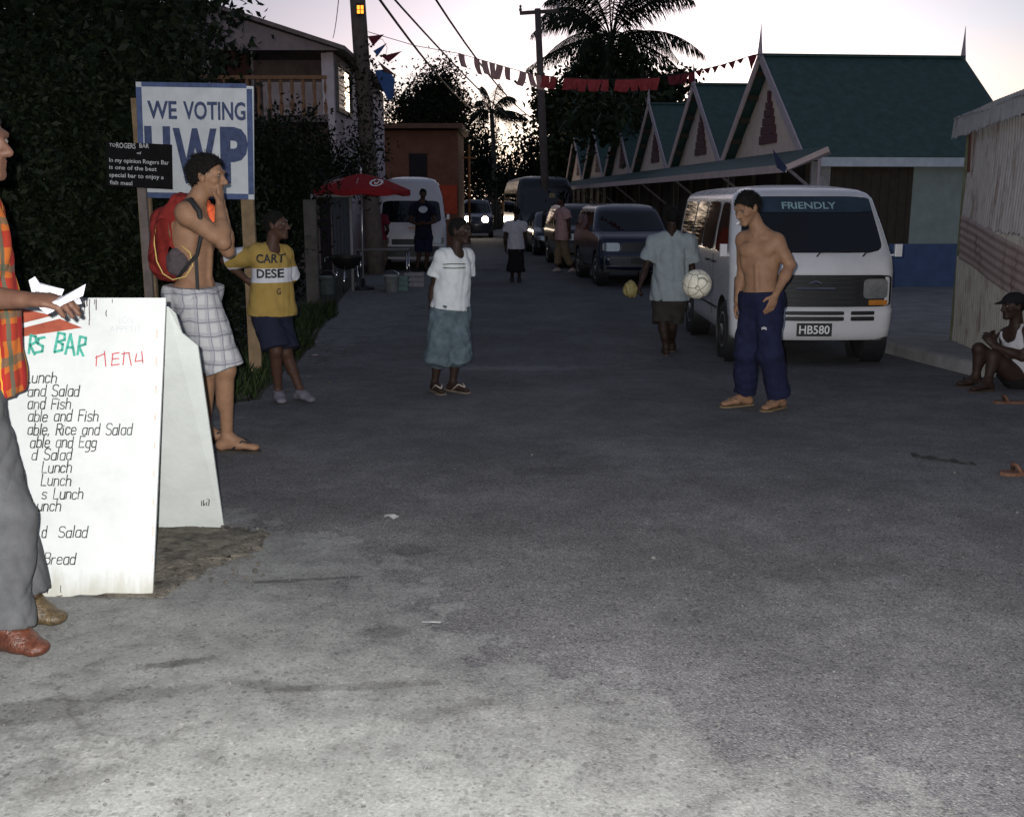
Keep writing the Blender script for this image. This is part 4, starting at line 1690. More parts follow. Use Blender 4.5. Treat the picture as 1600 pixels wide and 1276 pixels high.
van, vsh = vehicle('passenger_van', vl, 'white passenger van with dark grille and number plate parked at the right kerb', 'van', HK, white_van, (.62, 3.05), .31, .19,
                   ZQ([(-.735, 1.255), (.735, 1.255), (.675, 1.83), (-.675, 1.83)]),
                   [ZQ(q) for q in ([(.42, 1.235), (1.22, 1.235), (1.22, 1.76), (.80, 1.76)], [(1.36, 1.235), (2.16, 1.235), (2.16, 1.77), (1.36, 1.77)], [(2.22, 1.235), (2.98, 1.235), (2.98, 1.77), (2.22, 1.77)], [(3.08, 1.235), (4.02, 1.235), (4.02, 1.77), (3.08, 1.77)])],
                   [(-.81, .615), (.81, .615), (.81, .94), (-.81, .94)],
                   [[(.50, .70), (.76, .70), (.76, .90), (.50, .90)]],
                   [('indicator', [(.56, .632), (.76, .632), (.76, .685), (.56, .685)], amber, .02), ('indicator', [(-.76, .632), (-.56, .632), (-.56, .685), (-.76, .685)], amber, .02),
                    ('bumper_slot', [(-.30, .535), (.30, .535), (.30, .575), (-.30, .575)], black_pl, .008), ('bumper_slot', [(.37, .535), (.62, .535), (.62, .575), (.37, .575)], black_pl, .008), ('bumper_slot', [(-.62, .535), (-.37, .535), (-.37, .575), (-.62, .575)], black_pl, .008),
                    ('bumper_slot', [(-.30, .475), (.30, .475), (.30, .52), (-.30, .52)], black_pl, .008), ('bumper_slot', [(.37, .475), (.62, .475), (.62, .52), (.37, .52)], black_pl, .008), ('bumper_slot', [(-.62, .475), (-.37, .475), (-.37, .52), (-.62, .52)], black_pl, .008),
                    ('sun_strip', ZQ([(-.69, 1.66), (.69, 1.66), (.672, 1.82), (-.672, 1.82)]), M('sun_strip', (.02, .035, .055), .5), .014)],
                   bow=.09, rc=.13, crown=.04, mirrors=(.34, 1.14), rz=SANG - .11)
m = MB()
m.box((0, vsh.fy(0, .39) - .012, .385), (.36, .012, .135))
pl = m.build('number_plate', plate_m, van, bevel=.004)
m = MB()
letter_map(m, 'HB580', lambda a, b: (a, vsh.fy(0, .39) - .0195, b), -.155, .155, .345, .085, bold=.012)
m.build('plate_lettering', white_let, pl)
m = MB()
letter_map(m, 'FRIENDLY', lambda a, b: (a, vsh.fy(a, b) - .017, b), -.27, .30, 1.605, .068, bold=.02)
m.build('strip_lettering', M('faded_lettering', (.22, .33, .36), .6), van)
m = MB()
for x in (-.5, .02, .5):
    m.tube([(x, vsh.fy(x, 1.135) - .02, 1.125), (x + .04, vsh.fy(x + .04, 1.17) - .025, 1.165), (x + .36, vsh.fy(x + .36, 1.19) - .022, 1.18)], .008, 6)
m.build('wiper', black_pl, van)
m = MB()
for y in (1.28, 2.19, 3.03):
    pass
for s in (-1, 1):
    for (y, z) in ((1.10, 1.02), (1.50, 1.02)):
        m = MB()
        m.tube([(s * (vsh.sx(y, z) + .004), y, z), (s * (vsh.sx(y, z) + .03), y + .02, z), (s * (vsh.sx(y, z) + .03), y + .14, z), (s * (vsh.sx(y, z) + .004), y + .16, z)], .012, 6)
        m.build('door_handle', black_pl, van, True)
    m = MB()
    for y in (1.29, 2.99):
        m.beam((s * (vsh.sx(y, .45) + .001), y, .42), (s * (vsh.sx(y, 1.1) + .001), y, 1.1), .006, .012)
    m.beam((s * (vsh.sx(1, .5) + .006), .95, .52), (s * (vsh.sx(2, .5) + .006), 2.6, .52), .012, .025)
    m.build('door_seam', black_pl, van)
for z in (.66, .71, .76, .81, .86, .905):
    m = MB()
    m.tube([(x, vsh.fy(x, z) - .014, z) for x in [-.46 + .92 * k / 10 for k in range(11)]], .006, 5)
    m.build('grille_bar', M('bar_grey', (.05, .05, .052), .4), van, True)
m = MB()
m.tube([(-.2, vsh.fy(0, .8) - .02, .80), (.2, vsh.fy(0, .8) - .02, .80)], .012, 6)
m.tube([(-.06, vsh.fy(0, .85) - .02, .85), (0, vsh.fy(0, .85) - .024, .875), (.06, vsh.fy(0, .85) - .02, .85)], .012, 6)
m.build('badge', M('chrome', (.6, .6, .62), .15, .05, 10, metal=1.0), van)

# dark blue off-roader and the two cars behind it
SK = [(.34, .10, 3.85, .78), (.38, .02, 3.95, .83), (.62, 0, 4.0, .86), (.68, .05, 4.0, .862), (.92, .08, 4.02, .86), (1.0, .16, 4.02, .85), (1.06, .95, 4.02, .83), (1.10, 1.05, 4.02, .825), (1.50, 1.55, 3.98, .70), (1.58, 1.68, 3.95, .66), (1.63, 1.85, 3.85, .58)]
navy = paint('car_navy', (.007, .011, .030), .18, .1)
black_c = paint('car_black', (.006, .006, .008), .15, .1)
d = Dfor(975, 452, .0)
sl = at(1003, 452, d + .4)
car_sides = [[(1.45, 1.10), (2.15, 1.10), (2.15, 1.50), (1.80, 1.50)], [(2.22, 1.10), (3.0, 1.10), (2.98, 1.50), (2.22, 1.50)], [(3.06, 1.10), (3.8, 1.10), (3.7, 1.48), (3.06, 1.50)]]
suv_args = dict(keys=SK, wheels=(.72, 3.15), wr=.34, ww=.22, screen=[(-.70, 1.12), (.70, 1.12), (.62, 1.52), (-.62, 1.52)], sides=car_sides,
                grille=[(-.42, .72), (.42, .72), (.42, .90), (-.42, .90)], lamps=[[(.46, .73), (.80, .73), (.80, .90), (.46, .90)]], bow=.10, rc=.2, crown=.05, mirrors=(1.25, 1.12),
                extra=[('bumper', [(-.78, .42), (.78, .42), (.78, .66), (-.78, .66)], M('bumper_grey', (.05, .05, .055), .5), .012), ('number_plate', [(-.24, .48), (.24, .48), (.24, .60), (-.24, .60)], plate_m, .02)])
vehicle('parked_car', Vector((sl.x, sl.y, gz(sl.x, sl.y))), 'dark blue off-road car with grey bumper, directly behind the man in the pale blue shirt', 'car', body_m=navy, group='dark cars parked along the right kerb', **suv_args)
p = sl + SDIR * 6.0
suv2 = dict(suv_args)
vehicle('parked_car', Vector((p.x, p.y, gz(p.x, p.y))), 'black car between the dark blue off-road car and the car by the pink shirt', 'car', body_m=black_c, group='dark cars parked along the right kerb', **suv2)
CK = [(.22, .10, 4.1, .76), (.27, .02, 4.15, .80), (.5, 0, 4.2, .83), (.62, .03, 4.2, .84), (.72, .12, 4.18, .83), (.80, .5, 4.15, .82), (.88, 1.05, 4.1, .80), (1.25, 1.75, 3.5, .66), (1.36, 2.0, 3.25, .58)]
car_args = dict(keys=CK, wheels=(.75, 3.3), wr=.30, ww=.19, screen=[(-.68, .90), (.68, .90), (.58, 1.27), (-.58, 1.27)],
                sides=[[(1.55, .90), (2.25, .90), (2.25, 1.24), (2.0, 1.24)], [(2.32, .90), (3.3, .90), (3.05, 1.24), (2.32, 1.24)]],
                grille=[(-.35, .50), (.35, .50), (.35, .60), (-.35, .60)], lamps=[[(.45, .50), (.78, .50), (.78, .64), (.45, .64)]], bow=.12, rc=.25, crown=.05, mirrors=(1.5, .95),
                extra=[('number_plate', [(-.24, .32), (.24, .32), (.24, .43), (-.24, .43)], plate_m, .012)])
p = sl + SDIR * 12.5
vehicle('parked_car', Vector((p.x, p.y, gz(p.x, p.y))), 'low black car farthest back in the kerb row, beside the man in the pink shirt', 'car', body_m=black_c, group='dark cars parked along the right kerb', **car_args)

# car coming with its headlights on
lampon = M('headlight_lit', (.9, .9, .85), .3, .0, emit=(1.0, .82, .62), estr=45.0)
p = at(744, 350, 50)
drv, dsh = vehicle('oncoming_car', Vector((p.x, p.y, -.2)), 'dark rounded car driving this way with both headlights lit', 'car', body_m=paint('car_slate', (.03, .035, .05), .2, .2), lampm=lampon,
                   **{**car_args, 'lamps': [[(.30, .76), (.56, .76), (.56, 1.0), (.30, 1.0)]], 'keys': [(z * 1.3 if z > .3 else z, a, b, c) for z, a, b, c in CK],
                      'screen': [(-.68, 1.18), (.68, 1.18), (.58, 1.64), (-.58, 1.64)], 'grille': None, 'mirrors': None, 'sides': []}, rz=SANG * .3)

# white high-roofed van on the left
TK = [(.30, .05, 4.8, .82), (.35, .01, 4.85, .86), (.60, 0, 4.9, .88), (.66, .03, 4.9, .885), (.95, .06, 4.9, .885), (1.15, .14, 4.9, .88), (1.20, .2, 4.9, .875), (1.75, .58, 4.88, .81), (1.80, .62, 4.87, .81), (1.86, .64, 4.87, .80), (2.18, .90, 4.8, .70), (2.27, 1.05, 4.75, .62), (2.30, 1.2, 4.7, .54)]
d = Dfor(640, 424, 0)
p = at(644, 424, d)
vehicle('minibus', Vector((p.x, p.y, gz(p.x, p.y))), 'white high-roofed van with one headlight showing, parked behind the red umbrella', 'van', TK, paint('van_offwhite', (.55, .52, .55), .35, .3), (.8, 3.7), .33, .2,
        [(-.76, 1.21), (.76, 1.21), (.71, 1.74), (-.71, 1.74)], [[(.65, 1.2), (1.5, 1.2), (1.5, 1.7), (.9, 1.7)], [(1.7, 1.2), (3.0, 1.2), (3.0, 1.7), (1.7, 1.7)], [(3.1, 1.2), (4.4, 1.2), (4.4, 1.7), (3.1, 1.7)]],
        [(-.5, .66), (.5, .66), (.5, .80), (-.5, .80)], [[(.56, .68), (.80, .68), (.80, .84), (.56, .84)]],
        [('bumper', [(-.82, .36), (.82, .36), (.82, .62), (-.82, .62)], M('bumper_grey', (.05, .05, .055)), .012), ('badge', [(-.08, 1.06), (.10, 1.06), (.10, 1.09), (-.08, 1.09)], M('badge_amber', (.6, .25, .08), .2), .015)],
        bow=.10, rc=.2, crown=.06, mirrors=(.5, 1.3))

# dark bus
BK = [(.32, .05, 6.6, .98), (.38, 0, 6.65, 1.02), (.9, 0, 6.7, 1.04), (1.2, .04, 6.7, 1.04), (1.30, .08, 6.7, 1.04), (2.15, .38, 6.68, 1.0), (2.25, .42, 6.66, .98), (2.50, .62, 6.6, .90), (2.58, .8, 6.5, .82)]
p = at(858, 386, 37.5)
bus, bsh = vehicle('small_bus', Vector((p.x - .1, p.y, -.2)), 'dark small bus with pale roof edge facing the camera, left of the pink shirted man', 'bus', BK, paint('bus_dark', (.02, .022, .028), .25, .2), (1.0, 5.0), .40, .26,
        [(-.92, 1.32), (.92, 1.32), (.88, 2.10), (-.88, 2.10)], [[(.9, 1.3), (2.2, 1.3), (2.2, 2.05), (.9, 2.05)], [(2.3, 1.3), (4.2, 1.3), (4.2, 2.05), (2.3, 2.05)], [(4.3, 1.3), (6.2, 1.3), (6.2, 2.05), (4.3, 2.05)]],
        [(-.6, .72), (.6, .72), (.6, .92), (-.6, .92)], [[(.66, .74), (.9, .74), (.9, .9), (.66, .9)]],
        [('bumper', [(-.98, .36), (.98, .36), (.98, .64), (-.98, .64)], M('bumper_pale', (.14, .13, .125), .5), .012), ('number_plate', [(-.62, .45), (.05, .45), (.05, .60), (-.62, .60)], M('plate_pale', (.35, .34, .33), .5), .02),
         ('paper', [(.12, 1.85), (.34, 1.85), (.34, 2.02), (.12, 2.02)], M('paper_ochre', (.3, .24, .12), .7), .02)],
        bow=.10, rc=.22, crown=.07, mirrors=(.4, 1.6))

# ================================================================ SIGNS
wood_post = M('sign_post_wood', (.22, .15, .085), .85, .3, 8, .3, 30)
sy = 9.6
bl_, br_, tl_, tr_ = at(219, 309, sy), at(397, 312, sy), at(212, 128, sy), at(396, 135, sy)
rx = (br_ - bl_).normalized()
up = (tl_ - bl_).normalized()
nr = rx.cross(up).normalized()       # towards the camera is -nr or nr
if nr.y > 0:
    nr = -nr
W_, H_ = (br_ - bl_).length, (tl_ - bl_).length
root = empty('voting_sign', base_at(310, sy), 'square white board with blue border reading WE VOTING UWP on two wooden posts', 'sign')
m = MB()
m.prism([bl_, br_, tr_, tl_], -nr * .018)
m.build('panel', M('sign_white', (.58, .60, .62), .7, .12, 6, .1, 30), root, world_coords=True)
m = MB()
bw = .050
def rect(mb, o, a0, a1, b0, b1, lift):
    mb.prism([o + rx * a0 + up * b0 + nr * lift, o + rx * a1 + up * b0 + nr * lift, o + rx * a1 + up * b1 + nr * lift, o + rx * a0 + up * b1 + nr * lift], nr * .002)
rect(m, bl_, bw + .001, W_ - bw - .001, H_ - bw * .8, H_, .002)
rect(m, bl_, bw + .001, W_ - bw - .001, 0, bw, .002)
rect(m, bl_, 0, bw, bw * .9, H_ - bw * .9, .002)
rect(m, bl_, W_ - bw, W_, bw * .9, H_ - bw * .9, .002)
m.build('border', M('sign_blue_border', (.07, .10, .21), .7, .35, 14), root, world_coords=True)
blue_ink = M('sign_blue_ink', (.05, .07, .15), .7, .35, 22)


def plane_uv(px, py, o, rx, up, nr):
    q = hit(px, py, o, nr) - o
    return q.dot(rx), q.dot(up)


def put(mb, s, px0, px1, pyb, pyt, o, rx, up, nr, shear=0.0, bold=0.0, lift=.004):
    a0, b0 = plane_uv(px0, pyb, o, rx, up, nr)
    a1, _ = plane_uv(px1, pyb, o, rx, up, nr)
    _, b1 = plane_uv(px0, pyt, o, rx, up, nr)
    letter(mb, s, o, rx, up, nr, a0, a1, b0, b1 - b0, shear, bold, lift)


m = MB()
put(m, 'WE', 229, 275, 185, 158, bl_, rx, up, nr, bold=.025)
put(m, 'VOTING', 285, 382, 187, 160, bl_, rx, up, nr, bold=.025)
put(m, 'U', 228, 268, 283, 201, bl_, rx, up, nr, bold=.05)
put(m, 'W', 272, 340, 283, 203, bl_, rx, up, nr, bold=.035)
put(m, 'P', 345, 388, 283, 204, bl_, rx, up, nr, bold=.05)
m.build('lettering', blue_ink, root, world_coords=True)
for px0, px1 in ((217, 236), (376, 398)):
    a, b = at((px0 + px1) / 2, 312, sy + .06), at((px0 + px1) / 2 + 6, 560, sy + .06)
    b.z = gz(0, sy)
    top_ = a + UP * .9
    m = MB()
    m.beam(Vector((a.x, a.y, b.z)), Vector((a.x, a.y, a.z + .9)), .115, .05, up=(0, 1, 0))
    m.build('post', wood_post, root, world_coords=True)

# small black board in front of it
ky = 9.2
o_ = at(167, 291, ky)
rx2 = (at(269, 296, ky) - o_).normalized()
up2 = (at(165, 221, ky) - o_).normalized()
nr2 = rx2.cross(up2).normalized()
nr2 = -nr2 if nr2.y > 0 else nr2
W2, H2 = (at(269, 296, ky) - o_).length, (at(165, 221, ky) - o_).length
root = empty('bar_notice', base_at(222, ky), 'small black notice board with hand painted white writing, overlapping the voting sign', 'sign')
m = MB()
m.prism([o_, o_ + rx2 * W2, o_ + rx2 * W2 + up2 * H2, o_ + up2 * H2], -nr2 * .015)
m.build('panel', M('notice_black', (.006, .0055, .006), .8, .3, 10, spec=.15), root, world_coords=True)
m = MB()
chalk = M('chalk_white', (.50, .50, .50), .8, .4, 60)
for s, x0, x1, yb, h in (('TO', 171, 181, 229, 5), ('ROGERS', 182, 212, 231, 8), ('BAR', 218, 233, 231, 7), ('of', 214, 221, 241, 4), ('In my opinion Rogers Bar', 171, 264, 253, 6.5), ('is one of the best', 171, 245, 264, 6.5),
                        ('special bar to enjoy a', 171, 256, 276, 6.5), ('fish meal', 172, 207, 288, 6.5)):
    m = MB()
    put(m, s, x0, x1, yb, yb - h, o_, rx2, up2, nr2, bold=.008)
    m.build('painted_line', chalk, root, world_coords=True)
m = MB()
pa = at(222, 291, ky + .05)
m.beam(Vector((pa.x, pa.y, gz(0, ky))), Vector((pa.x, pa.y, pa.z + .35)), .07, .04, up=(0, 1, 0))
m.build('post', M('grey_post_wood', (.16, .13, .12), .9, .3, 8), root, world_coords=True)

# the bar's menu board (A-frame)
B = G(238, 932)
D0 = B.y
Ttop = at(259, 465, D0 + .26)
rxm = Vector((1, 0, 0))
upm = (Ttop - B).normalized()
upm = (upm - rxm * upm.dot(rxm)).normalized()
nrm_ = rxm.cross(upm).normalized()
nrm_ = -nrm_ if nrm_.y > 0 else nrm_
Hm = (Ttop - B).dot(upm)
skew = (Ttop - B).dot(rxm)
root = empty('menu_board', Vector((B.x - .42, B.y + .3, 0)), 'white A-frame menu board of a bar with black hand lettering, standing at the left', 'menu board')
mw = M('board_white', (.52, .535, .53), .6, .06, 5, .08, 24, col2=(.58, .59, .585))
bm_, n, l, b = new_mat('weathered_board')
tc = n.new('ShaderNodeTexCoord').outputs['Object']
sp = n.new('ShaderNodeSeparateXYZ')
l.new(tc, sp.inputs[0])
nz = nt_noise(n, l, tc, 4, 8, .7)
mp = n.new('ShaderNodeMapping')
mp.inputs['Scale'].default_value = (26, 26, 2.2)
l.new(tc, mp.inputs[0])
drip = nt_noise(n, l, mp.outputs[0], 1.0, 5, .6)
c = nt_ramp(n, l, nz, [(.3, (.40, .42, .415)), (.5, (.455, .47, .465)), (.7, (.50, .51, .505))])
low = nt_math(n, l, 'MULTIPLY_ADD', drip, .22, nt_math(n, l, 'MULTIPLY', sp.outputs[2], -1.0))
lowm = nt_ramp(n, l, nt_math(n, l, 'ADD', low, 0.0), [(.0, 0.0), (.10, .75)])
c = nt_mix(n, l, lowm, c, (.30, .29, .24))
hi = nt_ramp(n, l, nt_math(n, l, 'MULTIPLY_ADD', drip, .5, sp.outputs[2]), [(1.36, 0.0), (1.44, .0)])
scr = nt_ramp(n, l, nt_noise(n, l, tc, 60, 3, .8), [(.70, 0.0), (.74, .5)])
c = nt_mix(n, l, scr, c, (.33, .31, .29))
l.new(c, b.inputs['Base Color'])
b.inputs['Roughness'].default_value = .6
b.inputs['Specular IOR Level'].default_value = .3
m = MB()
WL = .86
edge = [B - rxm * WL + upm * .004]
rr = random.Random(4)
for k in range(1, 24):
    edge.append(B - rxm * WL * (1 - k / 24) + upm * rr.uniform(-.002, .008))
m.prism(edge + [B, Ttop, Ttop - rxm * WL], -nrm_ * .014)
m.build('front_panel', bm_, root, world_coords=True, bevel=.002)
m = MB()
q = [at(x, y, dd) for x, y, dd in ((262, 479, 4.19), (274, 490, 4.2), (284, 520, 4.25), (309, 540, 4.3))]
bb = G(350, 826)
ba = G(150, 828)
m.prism([ba, bb, q[3], q[2], q[1], q[0], q[0] - rxm * .5], Vector((0, .014, 0)))
m.build('back_panel', M('board_white_dull', (.41, .43, .415), .65, .08, 6, .1, 30), root, world_coords=True, bevel=.002)
ink = M('board_ink', (.022, .022, .026), .6, .3, 60)

_o = [(.1, .62), (0, .5), (0, .1), (.1, 0), (.3, 0), (.42, .1)]
GLYPHS = {
    'a': (.42, [[(.42, .62)] + _o, [(.42, .62), (.42, 0)]]), 'b': (.42, [[(0, 1), (0, 0)], [(0, .5), (.12, .62), (.32, .62), (.42, .5), (.42, .12), (.32, 0), (.1, 0), (0, .1)]]),
    'c': (.40, [[(.4, .52), (.3, .62), (.1, .62), (0, .5), (0, .1), (.1, 0), (.3, 0), (.4, .1)]]), 'd': (.42, [[(.42, .55), (.3, .62)] + _o, [(.42, 1), (.42, 0)]]),
    'e': (.42, [[(0, .33), (.42, .33), (.42, .5), (.32, .62), (.1, .62), (0, .5), (0, .1), (.1, 0), (.32, 0), (.42, .08)]]),
    'g': (.42, [[(.42, .62), (.1, .62), (0, .5), (0, .15), (.1, .03), (.42, .03)], [(.42, .62), (.42, -.22), (.3, -.34), (.05, -.34)]]),
    'h': (.42, [[(0, 1), (0, 0)], [(0, .5), (.12, .62), (.32, .62), (.42, .5), (.42, 0)]]), 'i': (.05, [[(0, .62), (0, 0)], [(0, .8), (0, .86)]]), 'l': (.05, [[(0, 1), (0, 0)]]),
    'n': (.42, [[(0, .62), (0, 0)], [(0, .5), (.12, .62), (.32, .62), (.42, .5), (.42, 0)]]), 'r': (.30, [[(0, .62), (0, 0)], [(0, .45), (.13, .62), (.30, .62)]]),
    's': (.40, [[(.4, .55), (.3, .62), (.1, .62), (0, .52), (0, .42), (.1, .34), (.3, .3), (.4, .2), (.4, .1), (.3, 0), (.1, 0), (0, .08)]]),
    'u': (.42, [[(0, .62), (0, .12), (.12, 0), (.3, 0), (.42, .12)], [(.42, .62), (.42, 0)]]),
    'S': (.50, [[(.5, .88), (.38, 1), (.12, 1), (0, .88), (0, .65), (.12, .54), (.38, .47), (.5, .35), (.5, .12), (.38, 0), (.12, 0), (0, .12)]]),
    'F': (.48, [[(0, 0), (0, 1), (.48, 1)], [(0, .52), (.38, .52)]]), 'R': (.50, [[(0, 0), (0, 1), (.36, 1), (.48, .88), (.48, .64), (.36, .52), (0, .52)], [(.2, .52), (.5, 0)]]),
    'E': (.46, [[(.46, 1), (0, 1), (0, 0), (.46, 0)], [(0, .52), (.36, .52)]]), 'L': (.44, [[(0, 1), (0, 0), (.44, 0)]]),
    'B': (.48, [[(0, 0), (0, 1), (.34, 1), (.45, .9), (.45, .64), (.34, .54), (0, .54)], [(.34, .54), (.48, .42), (.48, .12), (.36, 0), (0, 0)]]), ',': (.08, [[(.06, .06), (0, -.12)]]), ' ': (.34, [])}


def hand_letter(mb, s, px0, px1, pyb, pyt, P, w, rnd):
    """monoline pen strokes, a little uneven, fitted between px0 and px1"""
    o, rx, up, nr = P
    tot = sum(GLYPHS[c][0] + .17 for c in s) - .17
    a0, b0 = plane_uv(px0, pyb, *P)
    a1, _ = plane_uv(px1, pyb, *P)
    _, b1 = plane_uv(px0, pyt, *P)
    sx, h = (a1 - a0) / (tot + .12), b1 - b0
    x = 0.0
    for c in s:
        wd, st_ = GLYPHS[c]
        jx, jy, js = rnd.uniform(-.02, .02), rnd.uniform(-.03, .03), rnd.uniform(.95, 1.05)
        for pl in st_:
            q = []
            for gx_, gy_ in pl:
                yy = gy_ * js + jy
                q.append(o + rx * (a0 + (x + gx_ + jx + .15 * yy) * sx) + up * (b0 + yy * h) + nr * .003)
            ww = w * rnd.uniform(.85, 1.15)
            for k in range(len(q)):
                d0 = (q[k] - q[k - 1]).normalized() if k else (q[1] - q[0]).normalized()
                d1 = (q[k + 1] - q[k]).normalized() if k < len(q) - 1 else d0
                t_ = (d0 + d1).normalized()
                sd = t_.cross(nr).normalized() * ww / 2
                e = t_ * (ww * .4) * (-1 if k == 0 else (1 if k == len(q) - 1 else 0))
                mb.v += [tuple(q[k] - sd + e), tuple(q[k] + sd + e)]
                if k:
                    n_ = len(mb.v)
                    mb.f.append((n_ - 4, n_ - 3, n_ - 1, n_ - 2))
        x += wd + .17


rnd_l = random.Random(77)
m = MB()
P_ = (B, rxm, upm, nrm_)
for s, x0, x1, yb in (('Lunch', 40, 90, 598), ('and Salad', 44, 125, 619), ('and Fish', 44, 112, 639), ('able and Fish', 44, 155, 658), ('able, Rice and Salad', 44, 207, 679), ('able and Egg', 48, 152, 699), ('d Salad', 50, 113, 718),
                      ('Lunch', 66, 113, 738), ('Lunch', 65, 112, 758), ('s Lunch', 66, 131, 779), ('Lunch', 48, 96, 798), ('Salad', 92, 138, 839), ('d', 66, 74, 839), ('Bread', 69, 119, 881), ('ce', 55, 75, 901)):
    m = MB()
    hand_letter(m, s, x0, x1, yb, yb - 17.5, P_, .0046, rnd_l)
    m.build('menu_line', ink, root, world_coords=True)
m = MB()
teal = M('teal_paint', (.045, .27, .21), .6, .35, 50)
def stroke(mb, pts, w, o=None, lift=.005):
    P = o or P_
    q = []
    for x, y in pts:
        a, b = plane_uv(x, y, *P)
        q.append(P[0] + P[1] * a + P[2] * b + P[3] * lift)
    for a, b in zip(q[:-1], q[1:]):
        d = (b - a).normalized()
        sd = d.cross(P[3]).normalized() * w / 2
        mb.add([a - sd - d * w * .3, a + sd - d * w * .3, b + sd + d * w * .3, b - sd + d * w * .3], [(0, 1, 2, 3)])
for gl in ([(46, 552), (49, 524), (57, 526), (57, 535), (48, 539), (55, 554)], [(71, 527), (61, 529), (60, 537), (68, 541), (67, 549), (57, 551)],
           [(86, 550), (92, 520), (102, 522), (102, 531), (92, 534), (99, 538), (98, 547), (86, 550)], [(103, 553), (111, 522), (117, 555)], [(106, 543), (115, 543)], [(122, 554), (126, 526), (135, 528), (134, 538), (124, 541), (131, 556)]):
    stroke(m, gl, .0105)
m.build('bar_lettering', teal, root, world_coords=True)
m = MB()
for gl in ([(151, 572), (152, 556)], [(150, 559), (163, 553)], [(164, 549), (166, 572)], [(177, 553), (175, 571)], [(176, 553), (187, 551)], [(176, 561), (186, 560)], [(175, 571), (187, 569)], [(191, 553), (203, 551)], [(195, 550), (193, 570)], [(202, 552), (206, 571)], [(214, 553), (212, 565), (223, 563)], [(222, 549), (224, 567)]):
    stroke(m, gl, .0045)
m.build('menu_heading', M('red_pen', (.36, .045, .06), .6, .3, 50), root, world_coords=True)
m = MB()
put(m, 'BON', 187, 208, 506, 494, *P_, bold=-.02)
put(m, 'APPETIT', 172, 222, 519, 509, *P_, bold=-.02)
m.build('faint_lettering', M('faint_ink', (.34, .36, .385), .7), root, world_coords=True)
m = MB()
for poly in ([(24, 480), (83, 493), (36, 505), (24, 507)], [(34, 513), (94, 498), (129, 512), (36, 526)]):
    q = []
    for x, y in poly:
        a, b = plane_uv(x, y, *P_)
        q.append(B + rxm * a + upm * b + nrm_ * .003)
    m.prism(q, nrm_ * .001)
m.build('roof_drawing', M('brick_paint', (.24, .05, .025), .6, .25, 20), root, world_coords=True)
m = MB()
rr = random.Random(9)
for x0, y0, y1 in ((133, 468, 486), (137, 468, 478), (141, 468, 500), (148, 468, 476), (151, 468, 484), (167, 485, 494), (140, 500, 508), (176, 468, 473), (120, 470, 480), (112, 474, 480), (60, 915, 924), (75, 912, 926), (96, 914, 925)):
    stroke(m, [(x0, y0), (x0 + rr.uniform(-.8, .8), (y0 + y1) / 2), (x0, y1)], rr.uniform(.0025, .0055))
m.build('stain', M('drip_stain', (.07, .05, .05), .8, .4, 60), root, world_coords=True)
m = MB()
for k in range(9):
    y = 515 + 44 * k
    x = 243 - (y - 515) * .02 + 3
    stroke(m, [(x, y), (x - .4, y + rr.uniform(8, 14))], .006)
m.build('faded_mark', M('faded_red_mark', (.46, .36, .31), .8, .2, 60), root, world_coords=True)
m = MB()
bP = (bb, Vector((1, 0, 0)), Vector((0, 0, 1)), Vector((0, -1, 0)))
m2 = M('board_ink', (.05, .05, .055))
for gl in ([(315, 782), (315, 790)], [(318, 781), (318, 790), (321, 786)], [(321, 779), (327, 780), (326, 790)], [(323, 784), (323, 790)]):
    dz = (826 - 785) / 300
    q = [at(x, y, bb.y - .07) for x, y in gl]
    for a, b in zip(q[:-1], q[1:]):
        m.beam(a, b, .004, .002, up=(0, 1, 0))
m.build('small_mark', m2, root, world_coords=True)

# ================================================================ UMBRELLA, BARBECUE AND VENDOR'S THINGS
ub = G(568, 452)
root = empty('parasol', ub, 'red parasol with white logo on a thin white pole at the roadside', 'parasol')
ap = at(564, 271, ub.y)
rim_z = at(564, 297, ub.y).z
rad = (at(641, 297, ub.y).x - at(489, 297, ub.y).x) / 2
cxm = (at(641, 297, ub.y).x + at(489, 297, ub.y).x) / 2
m = MB()
NR, NS = 8, 48
for i in range(NR + 1):
    f_ = i / NR
    for k in range(NS):
        a = 2 * math.pi * k / NS
        sc = 1 - .045 * abs(math.sin(4 * a)) * f_
        z = ap.z - (ap.z - rim_z) * (f_ ** 1.35) - .02 * abs(math.sin(4 * a)) * f_
        m.v.append((cxm + (ap.x - cxm) * (1 - f_) + rad * f_ * sc * math.cos(a), ub.y + rad * f_ * sc * math.sin(a), z))
for k in range(NS):
    a = 2 * math.pi * k / NS
    sc = 1 - .045 * abs(math.sin(4 * a))
    m.v.append((cxm + rad * sc * math.cos(a), ub.y + rad * sc * math.sin(a), rim_z - .10 + .02 * math.sin(8 * a)))
for i in range(NR + 1):
    for k in range(NS):
        m.f.append((i * NS + k, (i + 1) * NS + k, (i + 1) * NS + (k + 1) % NS, i * NS + (k + 1) % NS))
o = m.build('canopy', cloth('parasol_red', (.27, .02, .022), .2), root, False, True)
bv = BVHTree.FromPolygons(m.v, m.f)
m = MB()
c = at(583, 285, ub.y - rad)
ring_ = []
for k in range(25):
    a = 2 * math.pi * k / 24
    ring_.append((math.cos(a) * .12, math.sin(a) * .07))
for k in range(24):
    q = []
    for (s_, kk) in ((1, k), (1, k + 1), (.72, k + 1), (.72, k)):
        p = c + Vector((ring_[kk][0] * s_, -1.0, ring_[kk][1] * s_))
        h_ = bv.ray_cast(p, Vector((0, 1, 0)))
        q.append((h_[0] or p) + Vector((0, -.006, .004)))
    m.add(q, [(0, 1, 2, 3)])
